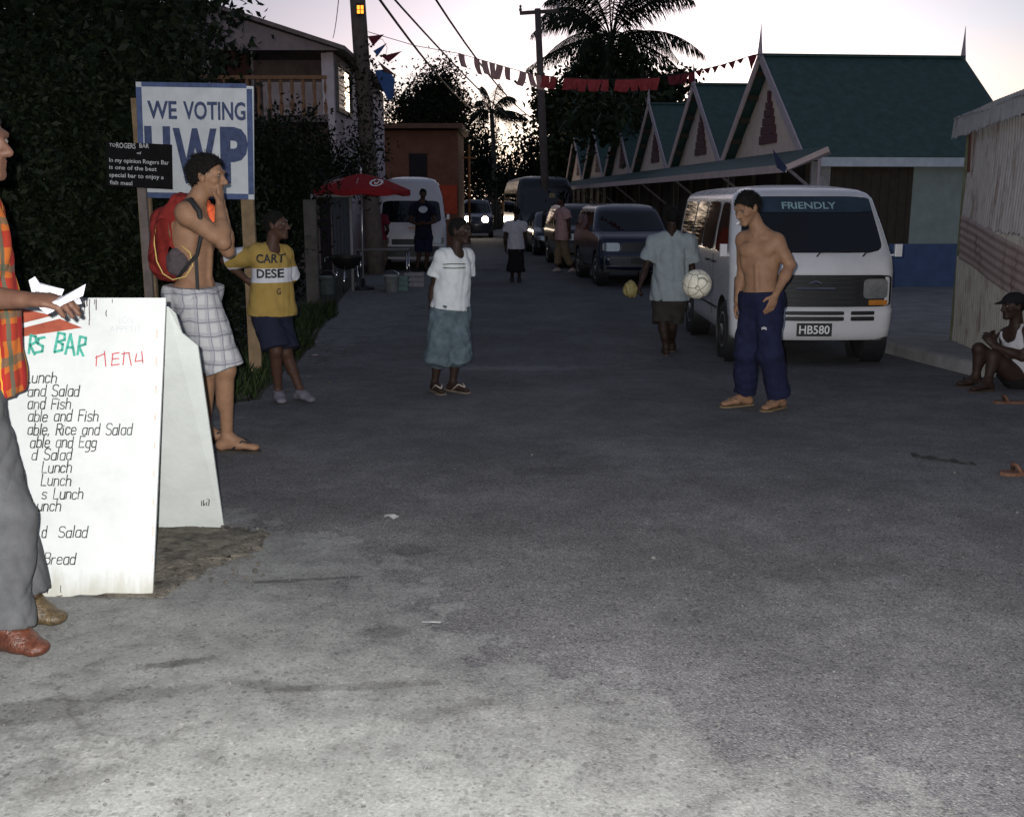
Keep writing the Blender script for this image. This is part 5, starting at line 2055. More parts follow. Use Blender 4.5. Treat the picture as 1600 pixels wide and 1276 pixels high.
for gl in ([(-.05, .03), (0, -.03), (.05, .03)], [(-.03, -.02), (.04, -.01)]):
    for a, b in zip(gl[:-1], gl[1:]):
        pa_, pb_ = [bv.ray_cast(c + Vector((x, -1, z)), Vector((0, 1, 0)))[0] for x, z in (a, b)]
        if pa_ and pb_:
            m.beam(pa_ + Vector((0, -.006, .004)), pb_ + Vector((0, -.006, .004)), .018, .004, up=(0, 1, 0))
m.build('logo', white_let, root, world_coords=True)
m = MB()
m.tube([ub + Vector((0, 0, 0)), ap + UP * .06], .017, 10)
m.lathe([(.03, 0), (.02, .04), (.006, .09)], ap + UP * .03, n=8)
m.build('pole', M('pole_white_metal', (.6, .6, .62), .25, .1, 10, metal=.7), root, True, True)
for k in range(8):
    a = math.pi * k / 4 + .01
    m = MB()
    e = Vector((cxm + rad * .97 * math.cos(a), ub.y + rad * .97 * math.sin(a), rim_z - .005))
    m.tube([ap - UP * .03, ap.lerp(e, .55) + UP * .05, e], .008, 5)
    m.build('rib', M('rib_metal', (.3, .3, .3), .4, metal=.6), root, world_coords=True)
m = MB()
m.lathe([(.22, 0), (.22, .05), (.05, .08), (.035, .22)], ub, n=20)
m.build('base', black_pl, root, True, True)

chrome = M('chrome', (.6, .6, .62), .15, .05, 10, metal=1.0)
kb = G(541, 452)
kb = at(541, 452, kb.y - .5)
kb.z = gz(kb.x, kb.y)
root = empty('barbecue', kb, 'round black kettle barbecue with chrome legs beside the parasol pole', 'barbecue')
m = MB()
c = at(541, 402, kb.y)
m.lathe([(.02, -.24), (.16, -.21), (.26, -.12), (.30, 0), (.305, .03), (.28, .035), (.25, -.05), (.02, -.1)], c, n=28)
m.build('bowl', M('kettle_black', (.012, .011, .011), .5), root, True, True)
m = MB()
m.lathe([(.29, 0), (.29, .012), (.02, .014)], c + UP * .03, n=28)
m.build('grill', M('grill_steel', (.06, .055, .05), .5, metal=.6), root, world_coords=True)
for a in (-1.57, .52, 2.62):
    m = MB()
    m.tube([c + Vector((.2 * math.cos(a), .2 * math.sin(a), -.15)), Vector((kb.x + .30 * math.cos(a), kb.y + .30 * math.sin(a), kb.z))], .016, 8)
    m.build('leg', chrome, root, True, True)
m = MB()
m.tube([c + Vector((-.30, 0, 0)), c + Vector((-.40, -.02, .0)), c + Vector((-.42, -.02, -.22))], .014, 8)
m.build('handle', chrome, root, True, True)


def bucket(px, py, Y, r, h, mat, label, name='bucket', cat='bucket'):
    p = at(px, py, Y)
    p.z = gz(p.x, p.y)
    root = empty(name, p, label, cat)
    m = MB()
    m.lathe([(r * .8, 0), (r, h), (r * 1.06, h), (r * 1.06, h - .02), (r * .95, h - .02), (r * .76, .02), (.01, .02)], p, n=20)
    m.build('body', mat, root, True, True)
    m = MB()
    m.tube([p + Vector((math.cos(t) * r * 1.05, -.03, h + math.sin(t) * r * .7 - .01)) for t in [math.pi * k / 12 for k in range(13)]], .006, 5)
    m.build('handle', chrome, root, True, True)


bucket(512, 450, kb.y - .6, .17, .34, M('bucket_grey', (.16, .19, .20), .6), 'grey plastic bucket left of the barbecue')
bucket(612, 440, 20, .15, .32, M('bucket_pale', (.30, .31, .32), .6), 'pale bucket behind the barbecue, nearest the parasol pole')


def crate(px, py, Y, s, mat, label, z0=0.0):
    p = at(px, py, Y)
    p.z = gz(p.x, p.y) + z0
    root = empty('crate', p, label, 'crate')
    w, d, h = s
    m = MB()
    m.box(p + UP * .012, (w, d, .02))
    m.build('bottom', mat, root, world_coords=True)
    m = MB()
    for zz in (.05, .15, .25):
        if zz < h:
            for sx in (-1, 1):
                m.box(p + Vector((sx * (w / 2 - .008), 0, zz)), (.014, d, .06))
                m.box(p + Vector((0, sx * (d / 2 - .008), zz)), (w - .034, .014, .06))
    m.build('slat_side', mat, root, world_coords=True)
    for sx in (-1, 1):
        for sy_ in (-1, 1):
            m = MB()
            m.box(p + Vector((sx * (w / 2 - .03), sy_ * (d / 2 - .03), h / 2 + .012)), (.025, .025, h - .02))
            m.build('corner', mat, root, world_coords=True)
    return p


crate(622, 446, 20.3, (.42, .32, .28), M('crate_teal', (.10, .17, .16), .6), 'teal plastic crate on the road behind the parasol pole')
crate(648, 436, 21.3, (.40, .32, .28), M('crate_grey', (.24, .22, .23), .6), 'pinkish grey crate in front of the white high-roofed van')

# vendor's table
p = at(600, 440, 21.6)
p.z = gz(0, 21)
root = empty('folding_table', p, 'small dark table by the parasol pole with pots on it', 'table')
m = MB()
m.box(p + UP * .74, (1.1, .55, .03))
m.build('tabletop', M('table_top', (.1, .09, .09), .6), root, world_coords=True, bevel=.004)
for sx in (-1, 1):
    for sy_ in (-1, 1):
        m = MB()
        m.tube([p + Vector((sx * .5, sy_ * .23, .724)), p + Vector((sx * .53, sy_ * .25, 0))], .014, 8)
        m.build('leg', chrome, root, True, True)

# stall frame with hanging sheets behind the parasol
fy_ = 20.2
root = empty('vendor_stall', base_at(522, fy_), 'open stall frame of thin posts hung with dark grey sheets behind the parasol', 'stall')
for px_, r in ((492, .045), (550, .03)):
    q = base_at(px_, fy_)
    m = MB()
    tz = at(px_, 303, fy_).z
    m.tube([q, Vector((q.x, q.y, tz))], r, 8)
    m.build('post', M('grey_post', (.3, .29, .3), .8), root, True, True)
m = MB()
a, b = at(490, 306, fy_), at(552, 306, fy_)
m.beam(a, b, .04, .05)
m.build('top_rail', M('grey_post', (.3, .29, .3)), root, world_coords=True)
for k, (x0, x1, cl) in enumerate(((498, 515, (.03, .025, .035)), (517, 545, (.07, .08, .10)))):
    m = MB()
    a0, a1 = at(x0, 308, fy_ + .05), at(x1, 308, fy_ + .05)
    for i in range(25):
        for j in range(7):
            x = a0.x + (a1.x - a0.x) * i / 24
            m.v.append((x, fy_ + .06 + .03 * math.sin(i * 1.3 + k) * (.3 + j / 7), a0.z - 1.55 * j / 6))
    for i in range(24):
        for j in range(6):
            q = i * 7 + j
            m.f.append((q, q + 7, q + 8, q + 1))
    m.build('sheet', cloth('stall_sheet_%s' % ('dark', 'grey')[k], cl), root, True, True)

m = MB()
q = base_at(487, 17)
m.beam(q, q + UP * 1.75, .2, .12, up=(0, 1, 0))
tag(m.build('gate_post', M('gate_post_grey', (.10, .09, .08), .85, .3, 5), bevel=.01), 'stout grey post between the bush and the parasol stall', 'post')

# ================================================================ BUNTING
def flag_mesh(p, a, w, h, rnd, kind):
    """cloth hanging from the cord at p, along a"""
    mb = MB()
    n1, n2 = 5, 5
    sw = rnd.uniform(-.35, .35)
    ph = rnd.uniform(0, 6)
    out = Vector((a.y, -a.x, 0)).normalized()
    for i in range(n1 + 1):
        for j in range(n2 + 1):
            u, v_ = i / n1 - .5, j / n2
            ww = w * (1 - v_ * .97) if kind == 'tri' else w
            mb.v.append(p + a * u * ww - UP * h * v_ + a * sw * h * v_ * v_ + out * (.05 * math.sin(u * 5 + ph + v_ * 3) * v_ + rnd.uniform(-.004, .004)))
    for i in range(n1):
        for j in range(n2):
            q = i * (n2 + 1) + j
            mb.f.append((q, q + n2 + 1, q + n2 + 2, q + 1))
    return mb


red_fl = cloth('flag_red', (.34, .055, .06), .2)
backlit_fl = cloth('flag_backlit_pink', (.50, .30, .29), .2)  # paler pink puts light through the thin cloth into the colour
blue_fl = cloth('flag_blue', (.06, .12, .30), .2)
dark_fl = cloth('flag_dark', (.16, .03, .04), .2)


def string_of_flags(label, pts, spec):
    root = empty('bunting', pts[len(pts) // 2], label, 'bunting')
    m = MB()
    m.tube(pts, .008, 5)
    m.build('cord', wire_m, root, True, True)
    rnd = random.Random(6)
    ln = [0]
    for a, b in zip(pts[:-1], pts[1:]):
        ln.append(ln[-1] + (b - a).length)
    for (f0, w, h, kind, mt) in spec:
        d = f0 * ln[-1]
        i = max(k for k in range(len(pts)) if ln[k] <= d + 1e-6)
        i = min(i, len(pts) - 2)
        t = (d - ln[i]) / (ln[i + 1] - ln[i])
        p = pts[i].lerp(pts[i + 1], t)
        a = (pts[i + 1] - pts[i]).normalized()
        flag_mesh(p, a, w, h, rnd, kind).build('flag', mt, root, True, True)


def interp_px(px_list, Ys):
    out = []
    for (x, y), Y in zip(px_list, Ys):
        out.append(at(x, y, Y))
    return out


key = [(575, 50), (650, 72), (718, 84), (770, 99), (822, 114), (870, 121), (930, 124), (980, 124), (1030, 121), (1085, 112), (1130, 101), (1178, 86), (1199, 86)]
Ys = [24.7 - 3.4 * (k / 12) for k in range(13)]
pts = interp_px(key, Ys)
tot = sum((b - a).length for a, b in zip(pts[:-1], pts[1:]))
spec, rnd = [], random.Random(2)
acc = 0
xs = []
for k in range(12):
    xs.append(acc / tot)
    acc += (pts[k + 1] - pts[k]).length
xs.append(1.0)
px_to_f = lambda px: float(np.interp(px, [q[0] for q in key], xs))
px = 721
while px < 1170:
    if px < 850:
        gapy = rnd.random() < .14
        w, h, mt = rnd.uniform(.13, .17), rnd.uniform(.26, .36), backlit_fl
        step = 12
    elif px < 1032:
        gapy = len(spec) % 6 == 5 and not gapy
        w, h, mt = rnd.uniform(.15, .18), rnd.uniform(.22, .27), red_fl
        step = 11.5
    elif px < 1085:
        gapy = rnd.random() < .2
        w, h, mt = .13, .2, dark_fl
        step = 11
    else:
        gapy = rnd.random() < .25
        w, h, mt = .16, rnd.uniform(.08, .15), dark_fl
        step = 13
    if not gapy:
        spec.append((px_to_f(px), w, h, 'rect' if px < 1085 else 'tri', mt))
    px += step
spec.append((px_to_f(1176), .2, .26, 'tri', dark_fl))
string_of_flags('long string of red flags, left ones tinted as backlit, hung across the street to the stall spire', pts, spec)
pp = at(573, 58, pb.y - .25)
root = empty('pennant_cluster', pp, 'short string of red and blue pennants on the near utility pole', 'bunting')
m = MB()
m.tube([pp, at(598, 62, 24.6), at(605, 75, 24.5), at(600, 100, 24.6), at(582, 105, 24.7)], .006, 5)
m.build('cord', wire_m, root, True, True)
for poly, mt in (([(574, 57), (600, 54), (583, 72)], dark_fl), ([(583, 80), (605, 67), (590, 88)], blue_fl), ([(596, 88), (628, 80), (607, 98)], dark_fl), ([(585, 110), (608, 108), (617, 125), (614, 155), (606, 157), (592, 128)], blue_fl), ([(590, 95), (622, 120), (600, 112)], M('flag_maroon', (.12, .05, .05), .9))):
    m = MB()
    q = [at(x, y, 24.55 + .1 * (i % 2)) for i, (x, y) in enumerate(poly)]
    m.prism(q, Vector((0, .012, 0)))
    m.build('flag', mt, root, world_coords=True)
p = at(1213, 238, 17.6)
m = MB()
m.prism([at(1208, 234, 17.55), at(1230, 262, 17.6), at(1226, 270, 17.55), at(1214, 262, 17.6)], Vector((0, .02, 0)))
tag(m.build('flag', M('flag_navy', (.03, .04, .09), .9)), 'small dark blue flag hanging on the awning end above the white van', 'flag')

# ================================================================ PEOPLE
skin_tan = skin('skin_tan', (.235, .130, .078))
skin_dark = skin('skin_dark', (.058, .029, .02))
skin_deep = skin('skin_deep', (.030, .017, .013))
hair_m = M('hair_black', (.007, .006, .0055), .8, .4, 60, .4, 120, spec=.15)
eye_m = M('eye', (.10, .08, .07), .2, .5, 200)
sole_m = M('sandal_sole', (.10, .075, .05), .8, .2, 20)
strap_m = M('black_strap', (.015, .015, .016), .7)


def AZ(a):
    return Vector((math.sin(R(a)), -math.cos(R(a)), 0))


def hand(b, w, d, n, th, s, curl=.5, r=1.0):
    """palm + four fingers + thumb; d along the hand, n out of the palm, th to the thumb side"""
    d = Vector(d).normalized()
    n = Vector(n)
    n = (n - d * n.dot(d)).normalized()
    sd = d.cross(n).normalized()
    if sd.dot(Vector(th)) < 0:
        sd = -sd
    k = .012 * s
    b.cone(w, w + d * .05 * s, .024 * s, .027 * s, k=.02 * s, flat=(n, .62))
    b.ell(w + d * .055 * s, (sd, d, n), (.040 * s, .048 * s, .017 * s), k=.015 * s)
    for i, (o, L) in enumerate(((.030, .068), (.010, .078), (-.011, .072), (-.031, .056))):
        c = curl * (1 + .12 * i)
        a = w + d * (.090 - .004 * abs(i - 1)) * s + sd * o * s
        d1 = (d * math.cos(c * .6) + n * math.sin(c * .6)).normalized()
        d2 = (d * math.cos(c * 1.6) + n * math.sin(c * 1.6)).normalized()
        m_ = a + d1 * L * .52 * s
        b.cone(a - d * .015 * s, m_, .0098 * s * r, .0092 * s * r, k=k * .5)
        b.cone(m_, m_ + d2 * L * .5 * s, .0092 * s * r, .0075 * s * r, k=k * .4)
    t0 = w + d * .028 * s + sd * .030 * s
    t1 = t0 + (d * .62 + sd * .72 + n * .25).normalized() * .040 * s
    t2 = t1 + (d * .85 + sd * .3 + n * .4).normalized() * .030 * s
    b.cone(t0, t1, .0135 * s, .0115 * s, k=k)
    b.cone(t1, t2, .0115 * s, .0085 * s, k=k * .5)


class Person:
    def __init__(self, label, foot, J, s, skin_mat, face, chest, pitch=0.0, roll=0.0, hs=None, vox=.008, build=1.0, group=None, hands=None, bare=False, muscle=1.0, barefoot=True, head=True):
        self.s, self.J = s, {k: Vector(v) for k, v in J.items()}
        J = self.J
        self.vox = vox
        self.root = empty('person', foot, label, 'person', group)
        hs = hs or s
        self.hs = hs
        F = AZ(face)
        Rr = F.cross(UP).normalized()
        F = (F * math.cos(R(pitch)) - UP * math.sin(R(pitch))).normalized()
        U = Rr.cross(F).normalized()
        if roll:
            rm = Matrix.Rotation(R(roll), 3, F)
            Rr, U = rm @ Rr, rm @ U
        self.F, self.U, self.R = F, U, Rr
        c = J['head']
        self.c = c
        Ut = (J['neck'] - J['pel']).normalized()
        Fc = AZ(chest)
        Fc = (Fc - Ut * Fc.dot(Ut)).normalized()
        Lt = Fc.cross(Ut).normalized()        # body's right
        self.Ut, self.Fc, self.Lt = Ut, Fc, Lt
        TL = (J['neck'] - J['pel']).length
        bw = build
        b = Blob(.035 * s)
        P = lambda f: J['pel'].lerp(J['neck'], f)
        self.P = P
        ax = (Lt, Fc, Ut)
        # trunk
        b.ell(P(.64) - Fc * .005 * s, ax, (.150 * s * bw, .108 * s, .20 * s))
        b.cone(J['rsh'], J['lsh'], .058 * s, .058 * s)
        b.ell(P(.34), ax, (.128 * s * bw, .094 * s, .16 * s))
        b.ell(P(.04), ax, (.150 * s * bw, .108 * s, .12 * s))
        for q in (-1, 1):
            b.ell(P(.03) + Lt * q * .07 * s - Fc * .06 * s - Ut * .04 * s, ax, (.075 * s, .075 * s, .085 * s))
            b.cone(P(.97) + Lt * q * .03 * s, (J['rsh'] if q > 0 else J['lsh']) + Ut * .01 * s, .048 * s, .045 * s)
            if bare:
                b.ell(P(.74) + Lt * q * .068 * s + Fc * .078 * s, ax, (.074 * s, .030 * s, .055 * s), k=.02 * s)
                b.ell(P(.72) + Lt * q * .075 * s - Fc * .085 * s, ax, (.06 * s, .025 * s, .085 * s), k=.025 * s)
                b.ell(P(.62) + Lt * q * .118 * s + Fc * .0 * s, ax, (.032 * s, .07 * s, .12 * s), k=.03 * s)
        if bare:
            b.cone(P(.12) + Fc * .094 * s, P(.50) + Fc * .10 * s, .012 * s, .012 * s, k=.03 * s)
            b.cone(P(.18) + Fc * .118 * s, P(.60) + Fc * .135 * s, .005 * s, .005 * s, k=.02 * s, neg=True)
            b.cone(P(.55) - Fc * .125 * s, P(.15) - Fc * .118 * s, .012 * s, .012 * s, k=.025 * s, neg=True)
            for q in (-1, 1):
                cl0, cl1 = P(.93) + Fc * .06 * s + Lt * q * .02 * s, (J['rsh'] if q > 0 else J['lsh']) + Fc * .035 * s + Ut * .015 * s
                b.cone(cl0, cl1, .013 * s, .012 * s, k=.012 * s)
        # neck and head
        hb = c - U * .075 * hs - F * .03 * hs
        b.cone(P(.97), hb, .060 * s, .052 * hs, k=.03 * s)
        if head:
            ah = (Rr, F, U)
            b.ell(c + U * .020 * hs - F * .012 * hs, ah, (.074 * hs, .094 * hs, .092 * hs), k=.02 * hs)
            b.ell(c + F * .026 * hs - U * .040 * hs, ah, (.057 * hs, .062 * hs, .076 * hs), k=.02 * hs)
            b.cone(c + F * .068 * hs - U * .097 * hs + Rr * .01 * hs, c + F * .068 * hs - U * .097 * hs - Rr * .01 * hs, .021 * hs, .021 * hs, k=.02 * hs)
            b.cone(c + F * .083 * hs + U * .010 * hs, c + F * .108 * hs - U * .027 * hs, .009 * hs, .0145 * hs, k=.012 * hs)
            b.cone(c + F * .094 * hs - U * .032 * hs + Rr * .013 * hs, c + F * .094 * hs - U * .032 * hs - Rr * .013 * hs, .010 * hs, .010 * hs, k=.01 * hs)
            b.cone(c + F * .076 * hs + U * .028 * hs + Rr * .036 * hs, c + F * .076 * hs + U * .028 * hs - Rr * .036 * hs, .014 * hs, .014 * hs, k=.015 * hs)
            b.cone(c + F * .082 * hs - U * .056 * hs + Rr * .017 * hs, c + F * .082 * hs - U * .056 * hs - Rr * .017 * hs, .0085 * hs, .0085 * hs, k=.006 * hs)
            b.cone(c + F * .080 * hs - U * .070 * hs + Rr * .015 * hs, c + F * .080 * hs - U * .070 * hs - Rr * .015 * hs, .0095 * hs, .0095 * hs, k=.006 * hs)
            for q in (-1, 1):
                b.ell(c + F * .094 * hs + U * .006 * hs + Rr * q * .032 * hs, ah, (.016 * hs, .014 * hs, .012 * hs), k=.012 * hs, neg=True)
                b.ell(c + Rr * q * .077 * hs - F * .008 * hs - U * .006 * hs, (Rr, (F + U * .2).normalized(), U), (.012 * hs, .021 * hs, .033 * hs), k=.008 * hs)
                b.ell(c + F * .055 * hs - U * .02 * hs + Rr * q * .045 * hs, ah, (.022 * hs, .025 * hs, .02 * hs), k=.02 * hs)
        # arms
        for q, sh, el, wr in ((1, 'rsh', 'rel', 'rwr'), (-1, 'lsh', 'lel', 'lwr')):
            S_, E_, W_ = J[sh], J[el], J[wr]
            b.ell(S_ + (E_ - S_).normalized() * .02 * s, (Lt, Fc, Ut), (.062 * s * muscle, .064 * s, .066 * s), k=.03 * s)
            b.cone(S_, E_, .050 * s * muscle, .038 * s, k=.03 * s)
            b.cone(S_.lerp(E_, .35), S_.lerp(E_, .7), .046 * s * muscle, .042 * s * muscle, k=.03 * s)
            b.cone(E_, E_.lerp(W_, .4), .040 * s, .041 * s * muscle, k=.02 * s)
            b.cone(E_.lerp(W_, .3), W_, .041 * s * muscle, .025 * s, k=.02 * s)
            hd_ = (hands or {}).get(sh[0])
            if hd_ is None:
                fd_ = (W_ - E_).normalized()
                hand(b, W_, fd_, Lt * (-q) + Fc * -.2, Fc, s, .55)
            elif hd_ != 'none':
                hand(b, W_, hd_[0], hd_[1], hd_[2], s, hd_[3])
        # legs
        for q, hp, kn, an, to in ((1, 'rhip', 'rkn', 'ran', 'rtoe'), (-1, 'lhip', 'lkn', 'lan', 'ltoe')):
            H_, K_, A_, T_ = J[hp], J[kn], J[an], J[to]
            b.cone(H_, K_, .088 * s, .054 * s, k=.03 * s)
            b.cone(H_.lerp(K_, .15), H_.lerp(K_, .6), .083 * s, .068 * s, k=.03 * s)
            fw = (T_ - A_)
            fw.z = 0
            fw.normalize()
            b.cone(K_, A_, .052 * s, .034 * s, k=.025 * s)
            b.cone(K_.lerp(A_, .12) - fw * .014 * s, K_.lerp(A_, .48) - fw * .018 * s, .046 * s, .042 * s, k=.03 * s)
            b.ell(K_ + fw * .02 * s, (Lt, fw, UP), (.042 * s, .04 * s, .048 * s), k=.03 * s)
            if barefoot:
                self.foot_prims(b, A_, T_, s)
        self.blob = b
        self.body = b.build('body', skin_mat, self.root, vox)
        if head:
            for q in (-1, 1):
                m = MB()
                e = c + F * .0755 * hs + U * .007 * hs + Rr * q * .032 * hs
                m.lathe([(.001, -.012 * hs), (.009 * hs, -.008 * hs), (.0125 * hs, 0), (.009 * hs, .008 * hs), (.001, .012 * hs)], e, Rr, 10)
                m.build('eye', eye_m, self.root, True, True)

    def foot_prims(self, b, A_, T_, s, e=0.0, k=.02):
        fw = T_ - A_
        fw.z = 0
        L = fw.length
        fw.normalize()
        g_ = T_.z - .028 * s
        heel = Vector((A_.x, A_.y, g_ + .032 * s)) - fw * .035 * s
        mid = Vector((A_.x, A_.y, g_ + .040 * s)) + fw * L * .45
        toe = Vector((T_.x, T_.y, g_ + .022 * s))
        b.cone(A_, heel, .034 * s + e, .034 * s + e, k=k * s)
        b.cone(A_ + fw * .01 * s, mid, .036 * s + e, .036 * s + e, k=k * s, flat=(UP, .9))
        b.cone(heel, mid, .034 * s + e, .038 * s + e, k=k * s, flat=(UP, .85))
        b.cone(mid, toe, .040 * s + e, .034 * s + e, k=k * s, flat=(UP, .6))

    def hair(self, mat=None, amp=.006, fr=70, grow=.012, front=.052, low=-.055, seed=1, name='hair', tuft=0.0):
        c, F, U, Rr, hs = self.c, self.F, self.U, self.R, self.hs
        b = Blob(.02 * hs)
        b.ell(c + U * .022 * hs - F * .014 * hs, (Rr, F, U), ((.074 * hs + grow), (.094 * hs + grow), (.092 * hs + grow)))
        b.cut(c + F * front * hs + U * .048 * hs, F * .75 - U * .66)
        b.cut(c + U * low * hs, -U)
        b.cut(c - U * .005 * hs + F * .012 * hs, F * .55 - U * .83)
        o = b.build(name, mat or hair_m, self.root, min(self.vox, .008), (amp, fr, seed))
        if tuft:
            me = o.data
            V = np.empty(len(me.vertices) * 3, dtype=np.float32)
            N = np.empty(len(me.vertices) * 3, dtype=np.float32)
            me.vertices.foreach_get('co', V)
            me.vertices.foreach_get('normal', N)
            V, N = V.reshape(-1, 3), N.reshape(-1, 3)
            rs = np.random.RandomState(seed)
            k = rs.randint(0, len(V), 2600)
            v, nn = V[k], N[k]
            lay = V3(-F * .5 - U * .55)[None, :] + rs.normal(size=(len(k), 3)) * .55
            d = nn * .28 + lay
            d /= np.linalg.norm(d, axis=1)[:, None]
            sd = np.cross(d, nn)
            sd /= np.linalg.norm(sd, axis=1)[:, None] + 1e-6
            L = tuft * rs.uniform(.5, 1.3, len(k))[:, None]
            vv = np.stack([v - sd * .0022, v + sd * .0022, v + d * L * .6 + sd * .0016 + nn * .003, v + d * L], 1).reshape(-1, 3)
            link('lock', np_mesh('lock', vv, np.arange(len(vv)).reshape(-1, 4)), mat or hair_m, o)
        return o

    def shirt(self, mat, ease=.018, sleeve=.5, hem=.0, flare=.0, ripple=.004, neck=.062, name='shirt', sleeves=True, neckdrop=.0, seed=3, vox=None):
        J, s, ax, P = self.J, self.s, (self.Lt, self.Fc, self.Ut), self.P
        b = Blob(.03 * s)
        e = ease
        b.ell(P(.64), ax, (.150 * s + e, .110 * s + e, .215 * s + e))
        b.cone(J['rsh'], J['lsh'], .058 * s + e * .8, .058 * s + e * .8)
        b.ell(P(.32), ax, (.140 * s + e + flare * .4, .105 * s + e + flare * .3, .19 * s))
        b.ell(P(.04), ax, (.158 * s + e + flare, .120 * s + e + flare, .15 * s))
        b.cone(P(.45), P(hem - .12), .118 * s + e, .122 * s + e + flare, flat=(self.Lt, 1.28))
        for q in (-1, 1):
            b.cone(P(.99) + self.Lt * q * .03 * s, (J['rsh'] if q > 0 else J['lsh']) + self.Ut * .01 * s, .046 * s + e * .7, .046 * s + e * .7)
        if sleeves:
            for sh, el in (('rsh', 'rel'), ('lsh', 'lel')):
                a, z = J[sh], J[sh].lerp(J[el], sleeve)
                b.ell(a, ax, (.064 * s + e, .068 * s + e, .068 * s + e))
                b.cone(a, z, .056 * s + e, .054 * s + e * 1.6, cap=True, k=.02)
        else:
            for sh, q in (('rsh', 1), ('lsh', -1)):
                b.cone(J[sh] + self.Lt * q * .045 * s - self.Ut * .14 * s, J[sh] + self.Lt * q * .05 * s + self.Ut * .12 * s, .066 * s, .066 * s, k=.02, neg=True)
        b.cone(P(.985) + self.Fc * (.030 + neckdrop) * s - self.Ut * neckdrop * s, self.c + self.Ut * .05, neck * s, neck * 1.1 * s, k=.012, neg=True)
        b.cut(P(hem), -self.Ut)
        o = b.build(name, mat, self.root, vox or self.vox, (ripple, 24, seed))
        return o

    def trousers(self, mat, ease=.02, frac=1.0, top=.12, ripple=.005, name='trousers', flare=0.0, seed=5, low_r=.055):
        """frac: 1 = down to the ankle, .5 = to the knee"""
        J, s, ax, P = self.J, self.s, (self.Lt, self.Fc, self.Ut), self.P
        b = Blob(.03 * s)
        e = ease
        e0 = min(e, .032)
        b.ell(P(.03), ax, (.152 * s + e0, .112 * s + e0, .13 * s + e0))
        b.cone(P(.06), P(top + .1), .118 * s + e0, .110 * s + e0, flat=(self.Lt, 1.28))
        for q in (-1, 1):
            b.ell(P(.02) + self.Lt * q * .07 * s - self.Fc * .06 * s - self.Ut * .04 * s, ax, (.078 * s + e0, .078 * s + e0, .09 * s + e0))
        for hp, kn, an in (('rhip', 'rkn', 'ran'), ('lhip', 'lkn', 'lan')):
            H_, K_, A_ = J[hp], J[kn], J[an]
            hr_ = .094 * s + e
            b.ell(H_, (Vector((1, 0, 0)), Vector((0, 1, 0)), UP), (hr_, hr_, hr_))
            if frac > .5:
                b.cone(H_, K_, .092 * s + e, .066 * s + e + flare)
                z = K_.lerp(A_, (frac - .5) * 2)
                b.cone(K_, z, .066 * s + e + flare, low_r * s + e + flare, cap=True, k=.03)
                b.ell(K_, (Vector((1, 0, 0)), Vector((0, 1, 0)), UP), (.06 * s + e, .06 * s + e, .08 * s + e))
            else:
                z = H_.lerp(K_, frac * 2)
                b.cone(H_, z, .094 * s + e, .078 * s + e + flare, cap=True, k=.03)
        b.cut(P(top), self.Ut)
        return b.build(name, mat, self.root, self.vox, (ripple, 22, seed))

    def shoes(self, mat, e=.010, name='shoe'):
        for A_, T_ in ((self.J['ran'], self.J['rtoe']), (self.J['lan'], self.J['ltoe'])):
            b = Blob(.02)
            self.foot_prims(b, A_, T_, self.s, e)
            g_ = T_.z - .028 * self.s
            b.cut(Vector((A_.x, A_.y, A_.z + .012)), UP)
            b.cut(Vector((A_.x, A_.y, g_ + .001)), -UP)
            b.build(name, mat, self.root, min(self.vox, .007))

    def sandals(self, mat=None, strap=None, name='sandal'):
        for A_, T_ in ((self.J['ran'], self.J['rtoe']), (self.J['lan'], self.J['ltoe'])):
            s = self.s
            fw = T_ - A_
            fw.z = 0
            L = fw.length
            fw.normalize()
            sd = fw.cross(UP)
            g_ = T_.z - .028 * s
            o = Vector((A_.x, A_.y, g_ - .008))
            pr = [(-.075, .012), (-.07, .03), (-.03, .038), (L * .5, .036), (L * .9, .047), (L + .035, .03), (L + .045, .0)]
            pts = [o + fw * a * 1 + sd * w for a, w in pr] + [o + fw * a + sd * -w for a, w in pr[::-1]]
            m = MB()
            m.prism(pts, UP * .012)
            so = m.build(name, mat or sole_m, self.root, world_coords=True)
            m = MB()
            for q in (-1, 1):
                p0, p1, p2 = o + fw * L * .92 + UP * .05, o + fw * L * .62 + sd * q * .03 + UP * .074, o + fw * L * .25 + sd * q * .045 + UP * .02
                m.tube([p0, p1, p2], .007, 6)
            m.build('strap', strap or strap_m, so, True, True)


def feet(J, s, d):
    """put the ankles and toes on the road: d[name] = (px, Y)"""
    for k, (px, Y) in d.items():
        p = at(px, 600, Y)
        p.z = gz(p.x, p.y) + (.092 * s if k.endswith('an') else .037 * s)
        J[k] = p


def joints(Y, d):
    return {k: at(v[0], v[1], Y + (v[2] if len(v) > 2 else 0)) for k, v in d.items()}


